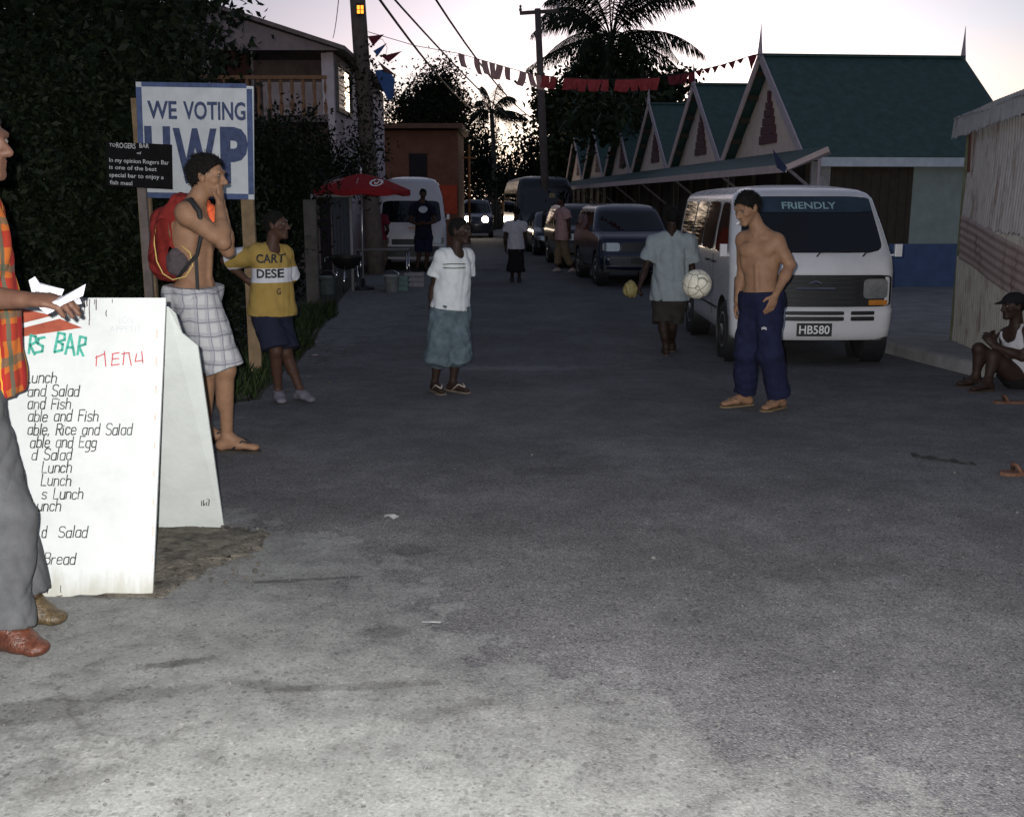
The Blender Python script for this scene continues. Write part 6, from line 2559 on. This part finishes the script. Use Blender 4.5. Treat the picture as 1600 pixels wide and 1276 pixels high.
def plaid(name, base, lines, fx=11.0, fz=11.0, w=.10, base2=None):
    if name in MATS:
        return MATS[name]
    m, n, l, b = new_mat(name)
    tc = n.new('ShaderNodeTexCoord').outputs['Object']
    sp = n.new('ShaderNodeSeparateXYZ')
    l.new(tc, sp.inputs[0])
    nz = nt_noise(n, l, tc, 6, 3)
    off = nt_math(n, l, 'MULTIPLY_ADD', nz, .05, -.025)
    def band(src, fr, width, ph):
        q = nt_math(n, l, 'FRACT', nt_math(n, l, 'MULTIPLY_ADD', nt_math(n, l, 'ADD', src, off), fr, ph))
        return nt_math(n, l, 'LESS_THAN', q, width)
    hx = nt_math(n, l, 'ADD', sp.outputs[0], nt_math(n, l, 'MULTIPLY', sp.outputs[1], .8))
    c = base
    if base2:
        c = nt_mix(n, l, nt_ramp(n, l, nt_noise(n, l, tc, 9, 4), [(.4, 0), (.6, 1)]), base, base2)
    for (src, fr, width, ph, col, strength) in lines:
        s_ = {'x': hx, 'z': sp.outputs[2]}[src]
        c = nt_mix(n, l, nt_math(n, l, 'MULTIPLY', band(s_, fr, width, ph), strength), c, col)
    l.new(c, b.inputs['Base Color']) if not isinstance(c, tuple) else None
    b.inputs['Roughness'].default_value = .95
    b.inputs['Specular IOR Level'].default_value = .15
    MATS[name] = m
    return m


# ---------------------------------------------------------------- backpacker
Y0 = G(365, 703).y
s = 1.03
J = joints(Y0, dict(head=(325, 275, 0), neck=(303, 318, 0), rsh=(291, 333, -.16), lsh=(312, 332, .20), rel=(349, 379, -.20), lel=(356, 392, .22), rwr=(343, 322, -.05), lwr=(349, 330, .10), pel=(306, 458, .02),
                    rhip=(306, 470, -.08), lhip=(308, 472, .12), rkn=(352, 577, -.10), lkn=(325, 575, .16)))
feet(J, s, dict(ran=(350, Y0 - .04), rtoe=(392, Y0 - .06), lan=(316, Y0 + .22), ltoe=(352, Y0 + .24)))
bp = Person('shirtless man in white checked shorts wearing a red backpack, hands at his mouth', Vector((J['ran'].x - .1, Y0, gz(0, Y0))), J, s, skin_tan, 84, 78, pitch=6, hs=1.04, vox=.0065, bare=True, muscle=1.06,
            hands={'r': ((.02, .35, 1), (-1, .15, .1), (-.5, -.6, .4), .25), 'l': ((-.05, -.2, 1), (-1, -.1, .1), (-.5, .6, .4), .25)})
bp.hair(amp=.006, fr=85, grow=.012, front=.045, low=-.07, seed=2, tuft=.026)
bp.trousers(plaid('checked_shorts', (.43, .425, .43), [('x', 13, .42, .3, (.29, .285, .31), .6), ('z', 12, .40, .1, (.29, .285, .31), .6), ('x', 13, .06, .0, (.10, .10, .13), .8), ('z', 12, .06, .0, (.10, .10, .13), .8), ('x', 6.5, .03, .5, (.2, .2, .25), .7)]),
            ease=.032, frac=.5, top=.09, ripple=.005, name='shorts', flare=.006)
bp.sandals(M('flipflop', (.03, .022, .016), .8))
m = Blob(.03)
Yb = Y0
m.cone(at(318, 312, Yb + .12), at(330, 330, Yb + .06), .030, .042, flat=(Vector((1, 0, 0)), .6))
m.cone(at(330, 330, Yb + .06), at(336, 356, Yb + .04), .042, .030, flat=(Vector((1, 0, 0)), .6))
m.cone(at(296, 312, Yb + .10), at(318, 312, Yb + .12), .03, .03)
m.build('draped_shirt', cloth('orange_cloth', (.75, .13, .05), .15), bp.root, .007, (.005, 40, 4))
# his backpack
pk = empty('backpack', at(266, 372, Y0 + .02), 'red backpack with grey mesh pocket and black straps on the shirtless man', 'backpack')
red_pk = cloth('pack_red', (.18, .02, .017), .2, 180)
m = Blob(.05)
m.cone(at(284, 318, Y0 + .02), at(266, 352, Y0 + .02), .065, .095, flat=(Vector((0, 1, 0)), 1.55))
m.cone(at(266, 352, Y0 + .02), at(266, 408, Y0 + .02), .105, .120, flat=(Vector((0, 1, 0)), 1.4))
m.cone(at(262, 395, Y0 + .02), at(282, 412, Y0 + .02), .10, .085, flat=(Vector((0, 1, 0)), 1.4))
m.build('bag', red_pk, pk, .008, (.006, 26, 8))
m = Blob(.03)
m.ell(at(277, 410, Y0 - .125), (Vector((1, 0, 0)), Vector((0, 1, 0)), UP), (.068, .040, .085))
m.build('mesh_pocket', M('mesh_grey', (.07, .055, .06), .9, .3, 90, .5, 260), pk, .007, (.003, 50, 2))
m = MB()
pth = [at(x, y, Y0 - .135 + dy) for x, y, dy in ((243, 350, .03), (241, 380, .01), (245, 408, 0), (255, 428, -.005), (270, 437, -.005), (290, 432, -.005), (301, 415, 0), (297, 395, -.01), (284, 384, -.02))]
m.tube(pth, .004, 6)
m.build('piping', M('yellow_piping', (.55, .40, .12), .7), pk, True, True)
m = MB()
m.tube([at(x, y, Y0 + d_) for x, y, d_ in ((285, 318, -.12), (298, 313, -.17), (311, 330, -.215), (316, 360, -.20), (308, 398, -.17), (290, 418, -.15), (276, 436, -.13))], [.016, .02, .018, .014, .012, .011, .010], 8)
m.build('strap', strap_m, pk, True, True)
m = MB()
m.beam(at(306, 400, Y0 - .165), at(309, 457, Y0 - .175), .020, .006, up=(0, 1, 0))
m.build('loose_strap', strap_m, pk, world_coords=True)
m = MB()
m.tube([at(x, y, Y0 + d_) for x, y, d_ in ((285, 318, .15), (302, 315, .20), (318, 330, .25), (320, 370, .22), (308, 400, .2), (280, 430, .15))], [.016, .018, .018, .014, .012, .010], 8)
m.build('strap', red_pk, pk, True, True)

# ---------------------------------------------------------------- boy in the yellow shirt
Y0 = G(455, 626).y
s = .90
J = joints(Y0, dict(head=(432, 352, 0), neck=(424, 388, 0), rsh=(404, 398, -.06), lsh=(441, 398, .10), rel=(352, 407, .05), lel=(454, 438, .24), rwr=(386, 438, -.02), lwr=(440, 474, .30), pel=(425, 490, 0),
                    rhip=(417, 498, -.06), lhip=(434, 498, .06), rkn=(431, 548, -.12), lkn=(447, 550, .0)))
feet(J, s, dict(ran=(434, Y0 - .03), rtoe=(439, Y0 - .17), lan=(469, Y0 + .02), ltoe=(485, Y0 - .10)))
yb = Person('boy in yellow and white T-shirt with hand on hip by the voting sign', Vector((J['ran'].x, Y0, gz(0, Y0))), J, s, skin_dark, 80, 32, pitch=-3, hs=.96, vox=.0075, build=.9, barefoot=True,
            hands={'r': ((.8, .1, -.5), (.3, 1, 0), (0, 0, 1), .5)})
yb.hair(amp=.003, fr=120, grow=.005, tuft=.008)
yel, n, l, b = new_mat('yellow_white_jersey')
tc = n.new('ShaderNodeTexCoord').outputs['Object']
sp = n.new('ShaderNodeSeparateXYZ')
l.new(tc, sp.inputs[0])
pA = (at(420, 418, Y0).z - gz(0, Y0), at(420, 440, Y0).z - gz(0, Y0))
band = nt_math(n, l, 'MULTIPLY', nt_math(n, l, 'LESS_THAN', sp.outputs[2], pA[0]), nt_math(n, l, 'GREATER_THAN', sp.outputs[2], pA[1]))
xr = at(383, 400, Y0).x - J['ran'].x
slz = nt_math(n, l, 'MULTIPLY_ADD', nt_math(n, l, 'SUBTRACT', sp.outputs[0], xr), -.62, sp.outputs[2])
slv = nt_math(n, l, 'MULTIPLY', nt_math(n, l, 'LESS_THAN', sp.outputs[0], xr), nt_math(n, l, 'GREATER_THAN', slz, at(383, 391, Y0).z - gz(0, Y0)))
fac = nt_math(n, l, 'MAXIMUM', band, slv)
fac = nt_math(n, l, 'MULTIPLY', fac, nt_math(n, l, 'LESS_THAN', sp.outputs[1], 10))
nz = nt_noise(n, l, tc, 14, 5)
l.new(nt_mix(n, l, fac, nt_ramp(n, l, nz, [(.3, (.27, .18, .05)), (.7, (.33, .225, .065))]), (.50, .50, .54)), b.inputs['Base Color'])
b.inputs['Roughness'].default_value = .95
b.inputs['Specular IOR Level'].default_value = .15
sh = yb.shirt(yel, ease=.026, sleeve=.86, hem=-.02, flare=.022, ripple=.004)


def snap_letters(person, shirt, items, mat, name, Y, d=Vector((0, 1, 0))):
    me = shirt.data
    off = person.root.location
    bv_ = BVHTree.FromPolygons([v.co + off for v in me.vertices], [tuple(p.vertices) for p in me.polygons])
    m = MB()
    for (t, x0, x1, yb_, yt_, bold) in items:
        a = at(x0, yb_, Y)
        c_ = at(x1, yb_, Y)
        h_ = at(x0, yt_, Y).z - a.z
        letter(m, t, a, Vector((1, 0, 0)), UP, Vector((0, -1, 0)), 0, c_.x - a.x, 0, h_, 0, bold, 0, 0, (bv_, d))
    return m.build(name, mat, shirt, world_coords=True)


def bvh_of(person, ob):
    off = person.root.location
    return BVHTree.FromPolygons([v.co + off for v in ob.data.vertices], [tuple(p.vertices) for p in ob.data.polygons])


let = M('jersey_black', (.02, .02, .02), .8)
snap_letters(yb, sh, [('CART', 408, 447, 409, 396, .03), ('DESE', 408, 447, 432, 419, .03), ('G', 438, 444, 458, 449, .02)], let, 'lettering', Y0)
yb.trousers(cloth('dark_shorts', (.016, .018, .035), .2), ease=.024, frac=.46, top=.1, name='shorts', flare=.02)
yb.shoes(cloth('pale_shoe', (.13, .12, .145), .3))

# ---------------------------------------------------------------- boy in the white shirt
Y0 = G(700, 612).y
s = .86
J = joints(Y0, dict(head=(719, 361, 0), neck=(713, 394, 0), rsh=(691, 403, -.03), lsh=(727, 402, .10), rel=(677, 450, .02), lel=(729, 448, .16), rwr=(674, 484, -.02), lwr=(724, 480, .12), pel=(704, 484, 0),
                    rhip=(694, 492, -.02), lhip=(714, 492, .04), rkn=(686, 552, -.04), lkn=(714, 552, .02)))
feet(J, s, dict(ran=(679, Y0), rtoe=(690, Y0 - .16), lan=(707, Y0 + .03), ltoe=(728, Y0 - .08)))
wb = Person('boy in white T-shirt and long denim shorts standing in the middle of the road', Vector((J['ran'].x, Y0, gz(0, Y0))), J, s, skin_deep, 62, 28, pitch=2, hs=.94, vox=.0075, build=.92)
wb.hair(amp=.003, fr=120, grow=.004, tuft=.007)
sh = wb.shirt(cloth('white_cotton', (.56, .58, .60), .1), ease=.024, sleeve=.62, hem=.02, flare=.012, ripple=.005, neck=.064)
bv = bvh_of(wb, sh)
m = MB()
for yy in (412, 417):
    q = []
    for k in range(17):
        x = 694 + 34 * k / 16
        h_ = bv.ray_cast(at(x, yy + (1.0 if yy == 412 else -.6) * math.sin(k / 16 * math.pi) * -1, Y0) - Vector((0, .6, 0)), Vector((0, 1, 0)))
        if h_[0] is not None:
            q.append(h_[0] - Vector((0, .003, 0)))
    if len(q) > 3:
        m.tube(q, .0045, 5)
m.build('chest_print', M('olive_print', (.08, .085, .05), .8, .4, 60), sh, world_coords=True)
wb.trousers(cloth('faded_denim', (.09, .12, .14), .35, 120), ease=.036, frac=.62, top=.1, name='shorts', flare=.034, low_r=.075, ripple=.007)
wb.sandals(M('sandal_tan', (.16, .12, .09), .8), M('sandal_strap_pale', (.3, .26, .22), .7))

# ---------------------------------------------------------------- man juggling the football
Y0 = G(1180, 638).y
s = .99
J = joints(Y0, dict(head=(1167, 325, -.03), neck=(1187, 361, 0), rsh=(1163, 374, .10), lsh=(1212, 377, -.08), rel=(1160, 425, .16), lel=(1235, 414, -.12), rwr=(1152, 470, .14), lwr=(1212, 460, -.24), pel=(1189, 466, 0),
                    rhip=(1177, 478, .05), lhip=(1201, 478, -.05), rkn=(1166, 552, .04), lkn=(1203, 552, -.10)))
feet(J, s, dict(ran=(1165, Y0 + .12), rtoe=(1134, Y0 + .05), lan=(1219, Y0 - .02), ltoe=(1198, Y0 - .14)))
jg = Person('shirtless man in dark blue trousers with a cigarette, looking down at the football', Vector((J['ran'].x, Y0, gz(0, Y0))), J, s, skin_tan, 302, 330, pitch=24, hs=1.0, vox=.0065, bare=True, muscle=1.02,
            hands={'l': ((-.35, -.1, -1), (-.4, .8, .1), (-.8, -.4, 0), .35)})
jg.hair(amp=.005, fr=80, grow=.010, front=.056, low=-.075, seed=6, tuft=.020)
navy_tr = cloth('navy_tracksuit', (.012, .014, .038), .25)
tr = jg.trousers(navy_tr, ease=.016, frac=.97, top=.11, ripple=.006, flare=.010, low_r=.064)
jg.sandals(M('sandal_tan2', (.16, .11, .06), .8), M('sandal_strap_brown', (.12, .08, .05), .7))
m = MB()
mo = jg.c + jg.F * .090 - jg.U * .063
m.tube([mo, mo + (jg.F * .9 - jg.R * .35 + UP * .1).normalized() * .075], .0042, 8)
o = m.build('cigarette', M('cigarette_white', (.8, .78, .74), .8), jg.root, True, True)
bv = bvh_of(jg, tr)
m = MB()
for k in range(2):
    q = []
    for i in range(6):
        x, y = 1183 + i * 1.3, 509 - (1.5 * math.sin(i / 5 * math.pi)) + k * 2
        h_ = bv.ray_cast(at(x, y, Y0) - Vector((0, .6, 0)), Vector((0, 1, 0)))
        if h_[0] is not None:
            q.append(h_[0] - Vector((0, .002, 0)))
    if len(q) > 2:
        m.tube(q, .0028, 5)
m.build('logo', white_let, tr, world_coords=True)
# football in the air
fb = at(1089, 444, Y0 - .05)
fbm, n, l, b = new_mat('football_leather')
tc = n.new('ShaderNodeTexCoord').outputs['Object']
vo = n.new('ShaderNodeTexVoronoi')
vo.feature = 'DISTANCE_TO_EDGE'
vo.inputs['Scale'].default_value = 13.0
l.new(tc, vo.inputs['Vector'])
nz = nt_noise(n, l, tc, 25, 5)
l.new(nt_mix(n, l, nt_ramp(n, l, vo.outputs['Distance'], [(.02, 1.0), (.05, 0.0)]), nt_ramp(n, l, nz, [(.3, (.42, .39, .31)), (.65, (.60, .57, .49))]), (.14, .13, .11)), b.inputs['Base Color'])
b.inputs['Roughness'].default_value = .55
m = MB()
rb = .112
m.lathe([(max(.001, rb * math.sin(math.pi * k / 20)), -rb * math.cos(math.pi * k / 20)) for k in range(21)], (0, 0, 0), n=32)
o = m.build('football', fbm, None, True)
o.location = fb
tag(o, 'scuffed off-white football in mid air beside the shirtless man', 'ball')

# ---------------------------------------------------------------- man in the pale blue shirt, walking away
Y0 = G(1040, 553).y
s = .97
J = joints(Y0, dict(head=(1050, 339, -.02), neck=(1049, 368, 0), rsh=(1075, 380, 0), lsh=(1022, 380, 0), rel=(1081, 420, .04), lel=(1008, 420, -.02), rwr=(1082, 452, -.02), lwr=(1000, 446, -.10), pel=(1046, 463, 0),
                    rhip=(1056, 472, 0), lhip=(1036, 472, 0), rkn=(1050, 510, .05), lkn=(1036, 512, -.06)))
feet(J, s, dict(ran=(1048, Y0 + .28), rtoe=(1050, Y0 + .44), lan=(1039, Y0 - .06), ltoe=(1036, Y0 + .10)))
bm2 = Person('man in pale blue short-sleeved shirt and dark shorts walking away beside the white van', Vector((J['lan'].x, Y0, gz(0, Y0))), J, s, skin_deep, 178, 180, vox=.010, hs=.98,
             hands={'l': ((-.2, 0, -1), (1, -.2, 0), (0, 1, 0), 1.3)})
bm2.hair(amp=.003, fr=100, grow=.010)
bm2.shirt(cloth('pale_blue_shirt', (.27, .305, .32), .12), ease=.040, sleeve=.72, hem=-.06, flare=.03, ripple=.007)
bm2.trousers(cloth('brown_shorts', (.04, .035, .03), .2), ease=.03, frac=.40, top=.1, name='shorts', flare=.02)
bm2.sandals()
m = Blob(.03)
hp_ = J['lwr'] + Vector((-.03, -.0, -.10))
bgc = at(986, 453, Y0 - .12)
m.cone(hp_, bgc + UP * .05, .012, .05)
m.ell(bgc, (Vector((1, 0, 0)), Vector((0, 1, 0)), UP), (.085, .06, .085))
root = empty('carrier_bag', bgc, 'small yellowish plastic bag hanging from the hand of the man in pale blue', 'bag')
m.build('bag', M('bag_yellow', (.26, .21, .08), .5, .25, 30, .4, 60), root, .008, (.008, 45, 3))

# ---------------------------------------------------------------- people farther down the street
def simple(label, footpx, J2, s, skm, face, chest, top, bottom, tr_frac=1.0, hem=0.0, vox=.013, sleeve=.55, shoes=None, dY=0.0, hands=None, pitch=0, skirt=False, group=None, ease=.025):
    Y = G(*footpx).y + dY
    f2 = J2.pop('feet')
    J = joints(Y, J2)
    feet(J, s, {k: (v[0], Y + v[1]) for k, v in f2.items()})
    p = Person(label, Vector((J['ran'].x, Y, gz(0, Y))), J, s, skm, face, chest, pitch=pitch, vox=vox, hands=hands)
    p.hair(amp=.003, fr=80, grow=.010)
    p.shirt(top, ease=ease, sleeve=sleeve, hem=hem, flare=.02, ripple=.006)
    if skirt:
        b = Blob(.03)
        b.cone(p.P(.16), J['rkn'].lerp(J['lkn'], .5) - UP * .12, .135 * s, .19 * s, cap=True, flat=(p.Lt, 1.15))
        b.build('skirt', bottom, p.root, vox, (.006, 24, 2))
    else:
        p.trousers(bottom, ease=.022, frac=tr_frac, top=.14, name='trousers' if tr_frac > .7 else 'shorts', flare=.015)
    if shoes:
        p.shoes(shoes)
    return p


simple('woman in white top and long black skirt walking away down the road', (806, 441), dict(head=(807, 331), neck=(806, 346), rsh=(818, 352), lsh=(793, 352), rel=(820, 370), lel=(789, 371), rwr=(818, 388, .05), lwr=(790, 388, .05), pel=(806, 390),
       rhip=(811, 394), lhip=(801, 394), rkn=(811, 416), lkn=(801, 416), feet=dict(ran=(811, 0), rtoe=(811, .16), lan=(800, .1), ltoe=(799, .26))), .93, skin_deep, 178, 180, cloth('white_top', (.42, .40, .43), .12), cloth('black_skirt', (.012, .010, .012), .3), skirt=True, hem=.02, shoes=black_pl)
simple('man in loose pink shirt and khaki trousers striding along the parked cars', (880, 425), dict(head=(877, 314), neck=(879, 327), rsh=(873, 333, .14), lsh=(884, 333, -.14), rel=(872, 348, .2), lel=(889, 350, -.18), rwr=(868, 362, .2), lwr=(890, 365, -.15), pel=(878, 370),
       rhip=(876, 373, .07), lhip=(880, 373, -.07), rkn=(872, 396, .07), lkn=(884, 397, -.07), feet=dict(ran=(870, .05), rtoe=(864, 0), lan=(893, -.05), ltoe=(888, -.12))), .98, skin_dark, 285, 275, cloth('pink_shirt', (.42, .25, .24), .12), cloth('khaki', (.17, .12, .075), .2), hem=-.12, tr_frac=.85, shoes=cloth('pale_trainer', (.42, .33, .31), .2), ease=.04)
simple('man in navy T-shirt and shorts before the white high-roofed van', (660, 424), dict(head=(661, 303), neck=(660, 314), rsh=(645, 326), lsh=(675, 326), rel=(642, 346, -.05), lel=(680, 346, -.05), rwr=(655, 351, -.22), lwr=(665, 350, -.24), pel=(662, 366),
       rhip=(655, 370), lhip=(669, 370), rkn=(655, 396), lkn=(668, 396), feet=dict(ran=(655, 0), rtoe=(652, -.18), lan=(668, .05), ltoe=(671, -.12))), 1.04, skin_dark, 12, 5, cloth('navy_tee', (.012, .013, .025), .2), cloth('navy_shorts', (.012, .014, .035), .2), hem=-.12, tr_frac=.45, shoes=black_pl, dY=-.2, pitch=15,
       hands={'r': ((.8, -.3, .3), (0, .6, .6), (0, 0, 1), .6), 'l': ((-.8, -.3, .3), (0, .6, .6), (0, 0, 1), .6)})
pl_ = at(661, 327, G(660, 424).y - .55)
m = MB()
m.lathe([(.001, 0), (.07, .008), (.11, .022), (.112, .026), (.07, .014), (.001, .007)], pl_ - UP * .02, (0, -.75, .66), 20)
tag(m.build('plate', M('plate_white', (.5, .5, .52), .4), None, True), 'pale plate held up by the man in the navy T-shirt', 'plate')
simple('person in maroon top and khaki trousers under the red parasol, seen from behind', (592, 428), dict(head=(588, 320), neck=(589, 335), rsh=(602, 341), lsh=(576, 341), rel=(606, 360, -.05), lel=(573, 360, .1), rwr=(600, 372, .15), lwr=(577, 366, .3), pel=(592, 376),
       rhip=(598, 380), lhip=(586, 380), rkn=(599, 404), lkn=(586, 404), feet=dict(ran=(600, 0), rtoe=(602, .15), lan=(586, .05), ltoe=(583, .2))), .98, skin_deep, 190, 182, cloth('maroon_top', (.14, .018, .03), .2), cloth('dull_khaki', (.10, .08, .055), .2), hem=0, shoes=black_pl, dY=.3)
simple('person in orange shirt far down the road beside the dark bus', (788, 352), dict(head=(788, 308), neck=(788, 315), rsh=(782, 318), lsh=(794, 318), rel=(781, 326), lel=(795, 326), rwr=(782, 334, -.1), lwr=(794, 334, -.1), pel=(788, 334),
       rhip=(785, 336), lhip=(791, 336), rkn=(785, 346), lkn=(791, 346), feet=dict(ran=(785, 0), rtoe=(784, -.15), lan=(791, 0), ltoe=(792, -.15))), 1.0, skin_dark, 10, 0, cloth('orange_shirt', (.34, .17, .07), .2), cloth('far_dark_trousers', (.03, .028, .03), .2), vox=.02)
simple('person in grey with a pale cap far off between the headlights and the bus', (764, 352), dict(head=(763, 300), neck=(763, 307), rsh=(757, 311), lsh=(769, 311), rel=(755, 320), lel=(771, 320), rwr=(756, 329, -.1), lwr=(770, 329, -.1), pel=(763, 331),
       rhip=(760, 333), lhip=(766, 333), rkn=(760, 346), lkn=(766, 346), feet=dict(ran=(760, 0), rtoe=(759, -.15), lan=(766, 0), ltoe=(767, -.15))), 1.0, skin_dark, 350, 0, cloth('grey_shirt', (.07, .06, .075), .2), cloth('far_dark_trousers', (.03, .028, .03), .2), vox=.02)

# ---------------------------------------------------------------- seated man on the kerb (right)
Y0 = 9.0
s = .98
J = joints(Y0, dict(head=(1583, 478, 0), neck=(1588, 512, .02), rsh=(1574, 522, .10), lsh=(1606, 524, -.06), rel=(1568, 556, .12), lel=(1598, 558, -.10), rwr=(1552, 534, .02), lwr=(1553, 540, -.06), pel=(1598, 592, .05),
                    rhip=(1590, 590, .12), lhip=(1592, 592, -.02), rkn=(1530, 545, .10), lkn=(1552, 556, -.10)))
feet(J, s, dict(ran=(1524, Y0 + .10), rtoe=(1500, Y0 + .06), lan=(1543, Y0 - .18), ltoe=(1522, Y0 - .26)))
sm = Person('man in dark cap and white vest sitting on the kerb against the corrugated shack', Vector((J['pel'].x, Y0, gz(0, Y0))), J, s, skin_deep, 278, 282, pitch=4, vox=.009,
            hands={'r': ((-.4, -.3, .6), (0, -1, 0), (0, 0, 1), .5), 'l': ((-.4, .3, .6), (0, 1, 0), (0, 0, 1), .6)})
sm.hair(amp=.002, grow=.006)
b = Blob(.02)
b.ell(sm.c + sm.U * .045 - sm.F * .008, (sm.R, sm.F, sm.U), (.084, .104, .078))
b.cone(sm.c + sm.F * .09 + sm.U * .045, sm.c + sm.F * .16 + sm.U * .030, .045, .035, flat=(sm.U, .22))
b.cut(sm.c + sm.U * .032, -sm.U)
b.build('cap', cloth('black_cap', (.012, .011, .013), .2), sm.root, .007)
sm.shirt(cloth('white_vest', (.42, .41, .44), .1), ease=.018, hem=.05, sleeves=False, neckdrop=.04, neck=.075, name='vest')
sm.trousers(cloth('black_trousers', (.012, .011, .012), .2), ease=.025, frac=.85, top=.12)
sm.sandals(M('sandal_dark', (.05, .03, .02), .8))
for (x, y, a, lab) in ((1578, 630, 170, 'stand-in brown sandal added on the road beside the seated man'), (1597, 741, 200, 'stand-in brown sandal added at the far right edge, nearest the camera')):  # sandal shapes added as stand-ins for an unclear brown form
    p = G(x, y)
    f_ = Vector((math.cos(R(a)), math.sin(R(a)) * .3, 0)).normalized()
    sd = f_.cross(UP)
    root = empty('sandal', p, lab, 'sandal')
    m = MB()
    pr = [(-.12, .02), (-.10, .035), (0, .034), (.07, .045), (.12, .03), (.135, 0)]
    m.prism([p + f_ * u + sd * w for u, w in pr] + [p + f_ * u - sd * w for u, w in pr[::-1]], UP * .02)
    m.build('sole', M('brown_sole', (.11, .05, .03), .7), root, world_coords=True)
    m = MB()
    m.tube([p + f_ * .03 + sd * .042 + UP * .02, p + f_ * .05 + sd * .025 + UP * .06, p + f_ * .05 - sd * .025 + UP * .06, p + f_ * .03 - sd * .042 + UP * .02], .012, 6)
    m.build('strap', M('brown_sole', (.11, .05, .03)), root, True, True)

# ---------------------------------------------------------------- man in the orange plaid shirt (left edge)
Y0 = 3.42
s = 1.02
ppm = pxm(Y0)
gx = at(20, 1020, Y0).x
J = joints(Y0, dict(head=(-38, 222, 0), neck=(-66, 290, 0), rsh=(-76, 330, -.20), lsh=(-48, 330, .20), rel=(-70, 462, -.36), lel=(-40, 480, .24), rwr=(36, 468, -.40), lwr=(-10, 545, .22), pel=(-56, 600, .02),
                    rhip=(-56, 630, -.08), lhip=(-52, 630, .12), rkn=(4, 800, -.10), lkn=(2, 795, .14)))
feet(J, s, dict(ran=(-30, Y0 - .12), rtoe=(15, Y0 - .16), lan=(6, Y0 + .12), ltoe=(50, Y0 + .10)))
pm = Person('man in orange plaid shirt and grey trousers at the left edge, holding papers', Vector((gx - .1, Y0, 0)), J, s, skin('skin_brown', (.085, .042, .028)), 86, 84, pitch=3, vox=.0065, hs=1.02,
            hands={'r': ((1, .05, -.02), (0, .25, -1), (0, 1, .2), .55)})
pm.hair(amp=.004, fr=90, grow=.010)
pm.shirt(plaid('orange_plaid', (.38, .10, .02), [('x', 7, .38, .25, (.27, .018, .016), 1.0), ('z', 6.5, .36, .1, (.27, .018, .016), .85), ('x', 7, .16, .72, (.06, .085, .06), .85), ('z', 6.5, .16, .62, (.06, .085, .06), .7), ('x', 7, .04, .0, (.45, .25, .03), 1)]), ease=.040, sleeve=.55, hem=-.03, flare=.02, ripple=.006, sleeves=True)
pm.trousers(cloth('grey_trousers', (.072, .073, .076), .2), ease=.020, frac=.98, top=.15, ripple=.006, flare=.008, low_r=.064)
J2 = pm.J
for (A_, T_, mt) in ((J2['ran'], J2['rtoe'], M('red_brown_shoe', (.075, .024, .013), .4, .5, 40, .4, 80)), (J2['lan'], J2['ltoe'], M('tan_shoe', (.065, .045, .022), .4, .6, 50, .4, 80))):
    b = Blob(.02)
    pm.foot_prims(b, A_, T_, s, .012)
    g_ = T_.z - .028 * s
    b.cut(Vector((A_.x, A_.y, A_.z + .012)), UP)
    b.cut(Vector((A_.x, A_.y, g_ + .001)), -UP)
    b.build('shoe', mt, pm.root, .006)
# papers in his hand
hc = J2['rwr'] + Vector((.10, -.01, -.01))
root = empty('papers', hc, 'crumpled white papers held out by the man in the plaid shirt', 'papers')
rr = random.Random(12)
for k, (pts_, dy) in enumerate((([(58, 478), (100, 462), (134, 444), (130, 462), (100, 475), (80, 488), (74, 491)], -.02), ([(45, 438), (55, 432), (62, 442), (100, 452), (96, 462), (50, 458)], .05), ([(78, 470), (122, 460), (128, 474), (96, 480)], .03))):
    me = MB()
    base = [at(x, y, Y0 - .38 + dy + rr.uniform(-.035, .035)) for x, y in pts_]
    c_ = sum(base, Vector()) / len(base) + Vector((0, -.02, .006))
    me.v = [tuple(c_)] + [tuple(p) for p in base]
    n_ = len(base)
    me.f = [(0, 1 + i, 1 + (i + 1) % n_) for i in range(n_)]
    o = me.build('sheet', M('paper_white', (.55, .55, .6), .8, .06), root, world_coords=True)
    sd_ = o.modifiers.new('thick', 'SOLIDIFY')
    sd_.thickness = .0008

# ---------------------------------------------------------------- small things on the road
p0, p1 = G(1425, 713), G(1520, 726)
m = MB()
n_ = 14
for k in range(n_ + 1):
    c_ = p0.lerp(p1, k / n_)
    w = .022 + .008 * math.sin(k * 1.9)
    for q in (-1, 1):
        m.v.append((c_.x + .01 * math.sin(k), c_.y + q * w, c_.z + .012 + .008 * math.sin(k * 1.3 + q)))
for k in range(n_):
    m.f.append((2 * k, 2 * k + 2, 2 * k + 3, 2 * k + 1))
o = m.build('rubber_strip', tyre_m)
o.modifiers.new('thick', 'SOLIDIFY').thickness = .01
tag(o, 'flattened dark rubber strip lying on the road at the right', 'strip')
rr = random.Random(5)
for k, (x, y, w, col, lab) in enumerate(((612, 811, .07, (.28, .28, .28), 'small crushed white paper scrap at the edge of the worn cement patch'), (674, 974, .07, (.28, .28, .28), 'thin white paper strip on the road in the foreground'), (452, 548, .07, (.45, .35, .4), 'pinkish litter by the verge behind the yellow-shirted boy, left'),
                                          (490, 535, .08, (.5, .45, .45), 'pale litter by the verge behind the yellow-shirted boy, farthest'), (492, 556, .05, (.35, .25, .3), 'small dull pink litter scrap at the road edge, nearest of three'))):
    p = G(x, y)
    m = MB()
    for i in range(4):
        for j in range(3):
            m.v.append((p.x + (i / 3 - .5) * w, p.y + (j / 2 - .5) * w * (.16 if k == 1 else .5), p.z + .006 + rr.uniform(0, .016 if k != 1 else .003)))
    for i in range(3):
        for j in range(2):
            q = i * 3 + j
            m.f.append((q, q + 3, q + 4, q + 1))
    tag(m.build('litter', M('litter_%s' % ('white', 'strip', 'pink', 'pale', 'dull')[k], col, .8)), lab, 'litter')
